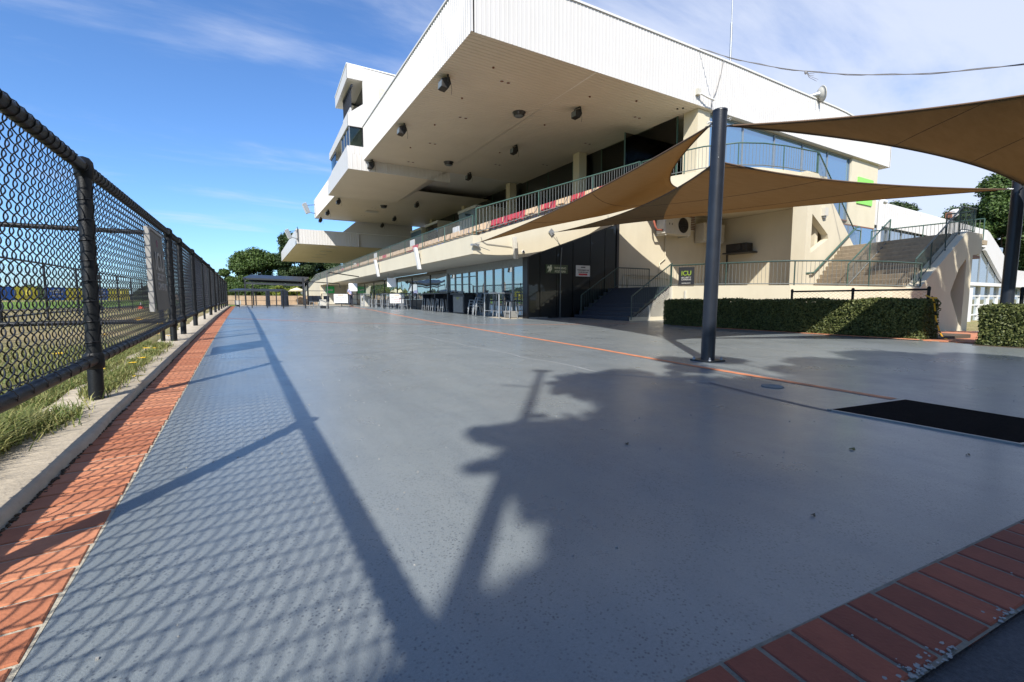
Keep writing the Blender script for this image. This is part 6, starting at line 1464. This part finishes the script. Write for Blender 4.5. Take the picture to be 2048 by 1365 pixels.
for i, (x, y, lab) in enumerate([(8.3, 41.0, 'white square hanging sign half in sun above the standing person'), (8.7, 30.6, 'white square hanging sign half in sun nearer the folding doors')]):
    t = thing('hanging_sign', lab, 'sign', (x, y, 2.1)); c = Vector((x, y, 2.02 if i == 0 else 2.08)); b = MB(); b.obox(c, Vector((.32, -.18, 0))*(1 if i == 0 else .8), Vector((.03, .05, 0)), (0, 0, .34 if i == 0 else .30)); b.build('panel', 'white', t)
    for s_ in (-1, 1): b = MB(); b.tube([c+Vector((.2*s_, -.1*s_, .3)), (c.x+.2*s_, c.y-.1*s_, 2.72)], .012, 5); b.build('hanger', 'frame', t)
# pergola
pg_ = thing('pergola', 'black steel pergola with a flat roof and pale underside at the far end', 'pergola', (2.6, 50.5, .4))
def pgp(u_, v_): return Vector((.3+4.9*u_+1.4*v_*.5, 51.4-2.4*u_+2.6*v_, 0))
for u_ in (0, 1):
    for v_ in (0, 1): p = pgp(u_, v_); b = MB(); b.obox((p.x, p.y, 1.75), (.07, 0, 0), (0, .07, 0), (0, 0, 1.35)); b.build('post', 'black', pg_)
zz = (3.45, 3.0)
b = MB(); b.prism([tuple(pgp(-.03, 0)+Vector((0, 0, 2.95))), tuple(pgp(1.03, 0)+Vector((0, 0, 2.72))), tuple(pgp(1.03, 1)+Vector((0, 0, 3.15))), tuple(pgp(-.03, 1)+Vector((0, 0, 3.38)))], (0, 0, .16)); b.build('roof', 'black', pg_)
b = MB(); b.prism([tuple(pgp(.02, .3)+Vector((0, 0, 2.74))), tuple(pgp(.98, .3)+Vector((0, 0, 2.52))), tuple(pgp(.98, .95)+Vector((0, 0, 3.05))), tuple(pgp(.02, .95)+Vector((0, 0, 3.25)))], (0, 0, .03)); b.build('ceiling_panel', 'lidm', pg_)
b = MB(); b.prism([tuple(pgp(0, .0)+Vector((0, 0, 2.5))), tuple(pgp(1, 0)+Vector((0, 0, 2.28))), tuple(pgp(1, 0)+Vector((0, 0, 2.45))), tuple(pgp(0, 0)+Vector((0, 0, 2.68)))], (.05, .1, 0)); b.build('beam', 'black', pg_)
sh = thing('shelter', 'low flat black shelter roof in front of the pergola beside the fence end', 'shelter', (1, 47, .4))
b = MB(); b.prism([(-1.0, 48.5, 1.75), (2.9, 46.6, 1.68), (3.6, 48.6, 1.85), (-.4, 50.4, 1.92)], (0, 0, .12)); b.build('roof', 'black', sh)
for x, y in ((-.5, 48.6), (2.7, 47.0), (1.1, 48.2)): b = MB(); b.obox((x, y, 1.05), (.05, 0, 0), (0, .05, 0), (0, 0, .68)); b.build('post', 'black', sh)
for i, (x, y, w, h) in enumerate([(1.7, 43.5, .34, 1.3), (2.75, 42.0, .42, 1.38), (3.0, 43.0, .4, 1.3)]):
    z = zg(x, y); b = MB(); b.prism([(x, y, z), (x+w, y, z), (x+w*.94, y, z+h), (x+w*.06, y, z+h)], (0, .4, 0)); tag(b.build('tall_planter', 'polebl', bevel=.02), ['slate grey box planter under the pergola at left', 'taller slate grey box planter in the middle of the far barrier', 'slate grey box planter just behind the taller one'][i], 'planter')
b = bxp('boundary_wall', 'woodwall', None, -6, 7.6, 57.5, 57.8, .2, 1.45); tag(b, 'low brown sandstone wall behind the pergola', 'wall')
bxp('far_lawn', 'ground', None, -10, 30, 60, 95, .2, .5, kind='structure')
chair_far = []
for k, (x, y, a) in enumerate([(4.6, 37.0, 40), (4.9, 37.4, 60), (5.2, 36.6, 20), (5.5, 37.2, 90)]): chair(x, y, R(a), 'dark chair %s in the huddle behind the tall gate frame' % ['first', 'second', 'third', 'fourth'][k], grp='chairs at the far gate')
t = thing('rubbish_bin', 'cream square bin in front of the dark chairs at the far gate', 'bin', (4.9, 34.2, .35)); z = zg(5, 34); bxp('body', 'offwhite', t, 4.65, 5.05, 34.0, 34.4, z+.18, z+.62, bevel=.02); bxp('stand', 'black', t, 4.68, 5.02, 34.03, 34.37, z, z+.18)
t = thing('rubbish_bin', 'small cream box beside the fence end under the shelter', 'bin', (-.35, 44, .4)); z = zg(0, 44); bxp('body', 'offwhite', t, -.55, -.1, 44, 44.4, z+.12, z+.48, bevel=.02); bxp('stand', 'black', t, -.4, -.25, 44.1, 44.3, z, z+.12)
t = thing('patio_umbrella', 'small cream umbrella open beyond the pergola', 'umbrella', (5.3, 56, .4)); b = MB(); b.lathe((5.3, 56, 1.9), [(1.0, 0), (.6, .22), (.03, .42)], 8); b.build('canopy', 'umbrella', t); b = MB(); b.tube([(5.3, 56, .4), (5.3, 56, 2.3)], .03, 6); b.build('pole', 'frame', t)

# ------------------------------------------------------------------ the standing person
def skinmesh(name, pts, edges, rad, m, parent, root=0, sub=2):
    me = bpy.data.meshes.new(name); me.from_pydata(pts, edges, []); o = bpy.data.objects.new(name, me); COL.objects.link(o)
    md = o.modifiers.new('skin', 'SKIN'); sv = me.skin_vertices[0].data
    for i, r_ in enumerate(rad): sv[i].radius = (r_, r_) if not isinstance(r_, tuple) else r_
    sv[root].use_root = True; md.use_smooth_shade = True
    s2 = o.modifiers.new('sub', 'SUBSURF'); s2.levels = sub; s2.render_levels = sub
    me.materials.append(MT[m]); o.parent = parent; return o
px_, py_ = 8.1, 41.2; pzz = zg(px_, py_)
pn = thing('person', 'person in a pale lavender shirt and navy trousers standing by the far barrier', 'person', (px_, py_, pzz))
pn.rotation_euler = (0, 0, R(30))
J = [(0, 0, .95), (0, 0, 1.12), (0, .01, 1.32), (0, .02, 1.45), (0, 0, 1.53), (0, -.02, 1.62), (0, -.02, 1.72),
     (.18, .02, 1.42), (.22, .04, 1.14), (.20, -.10, .92), (.20, -.14, .86), (-.18, .02, 1.42), (-.24, .02, 1.15), (-.17, -.16, 1.02), (-.12, -.20, .99),
     (.09, 0, .90), (.11, -.02, .48), (.12, .02, .08), (.13, -.12, .03), (-.09, 0, .90), (-.10, -.01, .48), (-.10, .03, .08), (-.11, -.11, .03)]
E_ = [(0, 1), (1, 2), (2, 3), (3, 4), (4, 5), (5, 6), (3, 7), (7, 8), (8, 9), (9, 10), (3, 11), (11, 12), (12, 13), (13, 14), (0, 15), (15, 16), (16, 17), (17, 18), (0, 19), (19, 20), (20, 21), (21, 22)]
Rr = [.12, .12, .14, .09, .05, .082, .07, .055, .04, .03, .028, .055, .04, .03, .028, .085, .055, .038, .03, .085, .055, .038, .03]
skinmesh('body', J, E_, Rr, 'skin', pn)
skinmesh('shirt', [J[0], J[1], J[2], (0, .015, 1.44), J[7], (.215, .035, 1.20), J[11], (-.235, .02, 1.2)], [(0, 1), (1, 2), (2, 3), (3, 4), (4, 5), (3, 6), (6, 7)], [.15, .145, .165, .11, .075, .06, .075, .06], 'shirt', pn)
skinmesh('trousers', [J[0], J[15], J[16], J[17], J[19], J[20], J[21]], [(0, 1), (1, 2), (2, 3), (0, 4), (4, 5), (5, 6)], [.135, .105, .075, .06, .105, .075, .06], 'trouser', pn)
b = MB(); b.lathe((px_, py_+.0, pzz+1.66), [(.085, -.06), (.094, 0), (.085, .06), (.05, .105), (.005, .115)], 12); hr = b.build('hair', 'hair', pn)
for s_ in (-1, 1): b = MB(); b.obox((px_+s_*.115, py_-.06, pzz+.035), (.04, 0, 0), (0, .12, 0), (0, 0, .035)); b.build('shoe', 'signblack', pn, bevel=.02)

# ------------------------------------------------------------------ trees
def tree(label, base, trunk_h, clumps, n, s0, s1, m='leaf_tree', r0=.25, grp=None, name='tree', limbs=True):
    base = Vector(base); t = thing(name, label, 'tree', base, grp); b = MB()
    cz = sum((Vector(c[:3]) for c in clumps), Vector())/len(clumps)
    topc = Vector((cz.x, cz.y, base.z+trunk_h)); mid = base.lerp(topc, .5)+Vector((.1*trunk_h*.2, -.05, 0))
    b.tube([base-Vector((0, 0, .2)), base+Vector((0, 0, .3)), mid, topc, topc.lerp(cz, .6)], [r0*1.4, r0*1.1, r0*.85, r0*.65, r0*.3], 10); b.build('trunk', 'bark', t)
    if limbs:
        for c in clumps[:14]:
            c3 = Vector(c[:3]); s_ = topc.lerp(mid, random.uniform(0, .4)); b = MB(); mm = s_.lerp(c3, .5)+Vector((0, 0, .08*(c3-s_).length)); b.tube([s_, mm, c3], [r0*.35, r0*.2, r0*.06], 6); b.build('limb', 'bark', t)
    w = np.array([c[3]**2 for c in clumps]); w = w/w.sum(); f = rng.choice(len(clumps), n, p=w); Cc = np.array([c[:3] for c in clumps])[f]; rr = np.array([c[3] for c in clumps])[f]
    fl_ = np.array([c[4] if len(c) > 4 else .75 for c in clumps])[f]
    d = rng.normal(0, 1, (n, 3)); d /= np.linalg.norm(d, axis=1)[:, None]
    # second level of small tufts on each clump
    tuft = np.round(d*2.6)/2.6; d = d*.45+tuft*.55+rng.normal(0, .07, (n, 3)); q = rng.uniform(.55, 1.05, n)[:, None]
    P_ = Cc+d*rr[:, None]*q*np.stack([np.ones(n), np.ones(n), fl_], 1)
    o = leaf_quads('crown', P_, s0, s1, m, t, nrm=d+np.array([0, 0, .5]), spread=1.0); return t
def blob(cx, cy, cz, rx, rz, k, r, ry=None):
    out = []
    for i in range(k):
        a = random.uniform(0, 2*math.pi); h = random.uniform(-1, 1); q = math.sqrt(max(0, 1-h*h))*random.uniform(.4, .85)
        out.append((cx+math.cos(a)*rx*q, cy+math.sin(a)*(ry or rx)*q, cz+h*rz*.8, r*random.uniform(.65, 1.15)))
    return out
tree('leafy green tree behind the left part of the pergola', (2.2, 98, .4), 4, blob(2.2, 98, 6.0, 4.6, 4.8, 30, 1.7)+blob(2.0, 96, 2.6, 7, 1.6, 16, 1.4), 70000, .11, .22, r0=.4)
tree('tall dark tree rising beside the far low canopy', (8.6, 97, .4), 5, blob(8.6, 97, 7.4, 3.4, 6.6, 30, 1.5)+blob(9, 95, 2.8, 5, 1.8, 12, 1.5), 62000, .11, .22, 'leaf_pine', r0=.4)
tree('small rounded tree at the far end of the fence', (-2.8, 100, .4), 2, blob(-2.8, 100, 3.6, 2.6, 3.2, 14, 1.2), 22000, .11, .2, r0=.25)
tree('dark tree mass behind the far canopy', (14.5, 99, .4), 4, blob(14.5, 99, 5.6, 5.0, 5.2, 24, 1.9), 34000, .13, .25, 'leaf_pine', r0=.4)
tree('broad tree seen under the far canopy', (21.5, 100, .4), 4, blob(21.5, 100, 5.2, 5, 4.8, 20, 2.0), 24000, .14, .26, r0=.4)
tree('yellow green shrub behind the sandstone wall', (4.2, 60, .4), .6, blob(4.2, 60, 1.9, 2.0, 1.0, 10, .6), 5000, .07, .13, 'leaf_yell', r0=.08, name='shrub')
tree('bright green low shrub behind the cream umbrella', (5.9, 59.5, .4), .4, blob(5.9, 59.5, 1.1, 1.0, .5, 7, .4), 3000, .06, .11, 'leaf_yell', r0=.06, name='shrub')
tree('large spreading tree at the upper right behind the white pavilion', (96, 21, -2), 8, blob(96, 21, 11.5, 8.0, 7.8, 46, 2.2, 6)+blob(88, 22, 8.5, 3.0, 2.4, 8, 1.2), 125000, .11, .24, r0=.6)
tree('dark rounded tree top beyond the pavilion roof', (93, 34, -2), 9, blob(93, 34, 13.2, 5.2, 2.8, 18, 1.6), 30000, .12, .24, 'leaf_pine', r0=.5)
tree('tree behind the tall sail post at far right', (104, 18, -2), 6, blob(104, 18, 7.5, 6, 7, 22, 2.2), 34000, .13, .26, 'leaf_pine', r0=.5)
# distant wood along the horizon, one mass
n = 26000; a = rng.uniform(R(-75), R(4), n); dd = rng.uniform(230, 300, n); hh = 1.0+5.2*rng.random(n)**1.2*(0.55+.45*np.sin(a*37)+.3*np.sin(a*91+1)).clip(.15, 1.4)
leaf_quads('distant_wood', np.stack([np.sin(a)*dd, np.cos(a)*dd, hh], 1), .7, 1.4, 'leaf_pine')
bpy.data.objects['distant_wood']['label'] = 'low distant dark wood along the horizon beyond the track'; bpy.data.objects['distant_wood']['category'] = 'wood'
# light mast and trees behind the viewer: they cast the shadows on the pavement
lm = thing('lamp_mast', 'slim steel lamp mast outside the fence behind the viewpoint', 'mast', (-2.0, -2.1, 0))
b = MB(); b.tube([(-2.0, -2.1, 0), (-2.15, -1.93, 3.7), (-2.3, -1.76, 7.45)], [.066, .055, .040], 12); b.build('shaft', 'steel', lm)
b = MB(); b.obox((-2.3, -1.76, 7.47), (.09, -.08, 0), (.03, .035, 0), (0, 0, .03)); b.build('crossarm', 'steel', lm)
b = MB(); b.tube([(-2.27, -1.79, 6.55), (-2.55, -1.55, 6.6)], .018, 6); b.build('bracket', 'steel', lm)
def above(sx, sy, z):   # point whose shadow on the pavement falls at (sx, sy)
    q = z/math.tan(SUN_EL); return (sx-math.sin(SUN_AZ)*q, sy-math.cos(SUN_AZ)*q, z)
cl = []
for sx, sy, r_, z in [(1.75, 2.45, .28, 5.6), (1.55, 2.05, .22, 5.4), (2.15, 2.2, .45, 5.8), (2.3, 1.6, .55, 6.2), (3.0, 3.3, .35, 6.6), (3.4, 3.7, .40, 6.6), (3.9, 3.9, .35, 6.4), (3.2, 2.5, .75, 6.6), (4.0, 3.0, .6, 6.8), (3.0, 1.3, .8, 6.8), (4.0, 1.9, .8, 7.0), (1.7, 1.0, .5, 6.2), (2.2, .4, .8, 7.0), (1.2, .35, .45, 6), (.75, .2, .4, 5.8), (.5, .45, .28, 5.6), (1.0, .7, .3, 5.9), (3.2, .2, .9, 7.2), (4.2, .6, .9, 7.2), (5.0, 1.4, .7, 7.4), (1.0, -.6, .8, 7.4), (2.4, -.9, .9, 7.8), (-.3, -.4, .5, 7), (1.3, 1.9, .16, 5.4), (1.25, 1.55, .16, 5.5), (1.5, .9, .5, 6), (1.9, 1.3, .6, 6.4), (1.6, 1.5, .4, 6.1), (1.2, .9, .35, 6), (2.0, 1.9, .5, 6.1), (2.7, 2.1, .7, 6.5), (2.7, 1.0, .9, 7), (3.6, 1.2, .9, 7.2), (4.6, 2.4, .6, 7), (1.5, .2, .7, 6.5), (3.4, 3.0, .5, 6.8), (1.5, 1.75, .3, 6), (1.3, 1.4, .3, 5.9), (1.1, 1.05, .3, 5.9), (.95, .75, .35, 5.8), (.6, .62, .22, 5.6), (.35, .3, .4, 5.7), (1.45, 1.1, .45, 6.1), (1.42, 2.6, .17, 5.6), (1.6, 2.6, .2, 5.7), (1.28, 2.15, .15, 5.5), (1.2, 1.85, .13, 5.5), (2.9, 3.65, .25, 6.3), (3.3, 4.0, .3, 6.5), (.62, .95, .2, 5.6), (.82, .92, .25, 5.7), (.45, .8, .25, 5.6), (.25, .72, .3, 5.7), (.05, .62, .3, 5.8), (1.05, 1.0, .25, 5.9)]:
    p = above(sx, sy, z); cl.append((p[0], p[1], p[2], r_, .8))
core = list(cl)
for k in range(170):
    c = random.choice(core); a = random.uniform(0, 6.283); h = random.uniform(-.6, .6); q = c[3]*random.uniform(.9, 1.2); r_ = random.uniform(.04, .10)
    cl.append((c[0]+math.cos(a)*q, c[1]+math.sin(a)*q, c[2]+h*c[3], r_, .7))
tree('leafy tree standing behind the viewpoint and shading the pavement', (-2.9, -4.7, 0), 3.8, cl, 95000, .035, .075, r0=.16)
cl = []
for sx, sy, r_, z in [(5.0, 3.9, .28, 7), (5.5, 4.5, .3, 7), (6.1, 4.2, .3, 7.4), (7.0, 3.0, .6, 7.6), (6.0, 3.0, .35, 7.6), (6.0, 2.2, .8, 7.6), (6.2, 1.0, .9, 7.8), (7.5, 2.0, 1.0, 8), (8.6, 2.8, .8, 8), (8.8, 1.4, .9, 8), (5.4, .2, .8, 7.8), (7.0, 0, 1, 8), (9.6, 2.1, .6, 8)]:
    p = above(sx, sy, z); cl.append((p[0], p[1], p[2], r_, .8))
tree('second leafy tree behind the viewpoint casting dappled shade', (1.0, -4.4, 0), 4.5, cl, 60000, .05, .10, r0=.2)
cl = []
def trace(x, y, z, h): return (x-math.sin(SUN_AZ)*h, y-math.cos(SUN_AZ)*h, z+math.tan(SUN_EL)*h)
for tx, ty, tz, r_, h in [(20.6, 6.4, .4, .75, 8), (21.4, 6.4, 1.2, .55, 8.4), (21.9, 6.4, .1, .6, 8), (22.6, 6.4, 1.9, .6, 9), (23.0, 6.4, .5, .6, 8.5), (23.9, 6.4, 2.4, .55, 9), (24.2, 6.4, 1.1, .6, 8.6), (24.9, 6.4, .2, .7, 8), (24.9, 6.4, 3.0, .5, 9.2), (22.3, 7.2, 2.2, .9, 9), (23.4, 7.6, 2.9, 1.0, 9.4), (24.6, 7.4, 3.6, .9, 9.6), (24.4, 8.6, 3.4, .8, 9.8), (22.6, 8.2, 2.2, .6, 9.2), (25.5, 8.0, 3.6, .9, 9.8), (20.9, 6.6, 1.6, .35, 8.2), (26, 6.5, 2, .9, 9)]:
    p = trace(tx, ty, tz, h); cl.append((p[0], p[1], p[2], r_, .85))
tree('tree beside the stairs outside the right edge dappling the cream stair wall', (18.0, -2.6, -.3), 5.5, cl, 60000, .07, .13, r0=.25)
# out-of-view trees, added to block sky light and show dark in the glass
for i, (x, y, h, r_, m) in enumerate([(-4.5, -10.5, 6.2, 3.4, 'leaf_tree'), (2.5, -9.5, 6.8, 3.8, 'leaf_pine'), (9.5, -9.0, 6.8, 3.8, 'leaf_pine'), (16.5, -11.5, 6.6, 4.0, 'leaf_tree'), (24, -13, 6.4, 4.2, 'leaf_pine'), (31, -9.5, 6.4, 4.2, 'leaf_pine'), (38, -12, 7.0, 4.6, 'leaf_tree')]):
    tree('big dark unseen tree added far behind the viewpoint, %s from the track side' % ['first', 'second', 'third', 'fourth', 'fifth', 'sixth', 'seventh'][i], (x, y, 0), 3.5, blob(x, y, h-.6, r_, 4.4, 30, 1.5), 26000, .16, .30, m, r0=.35)
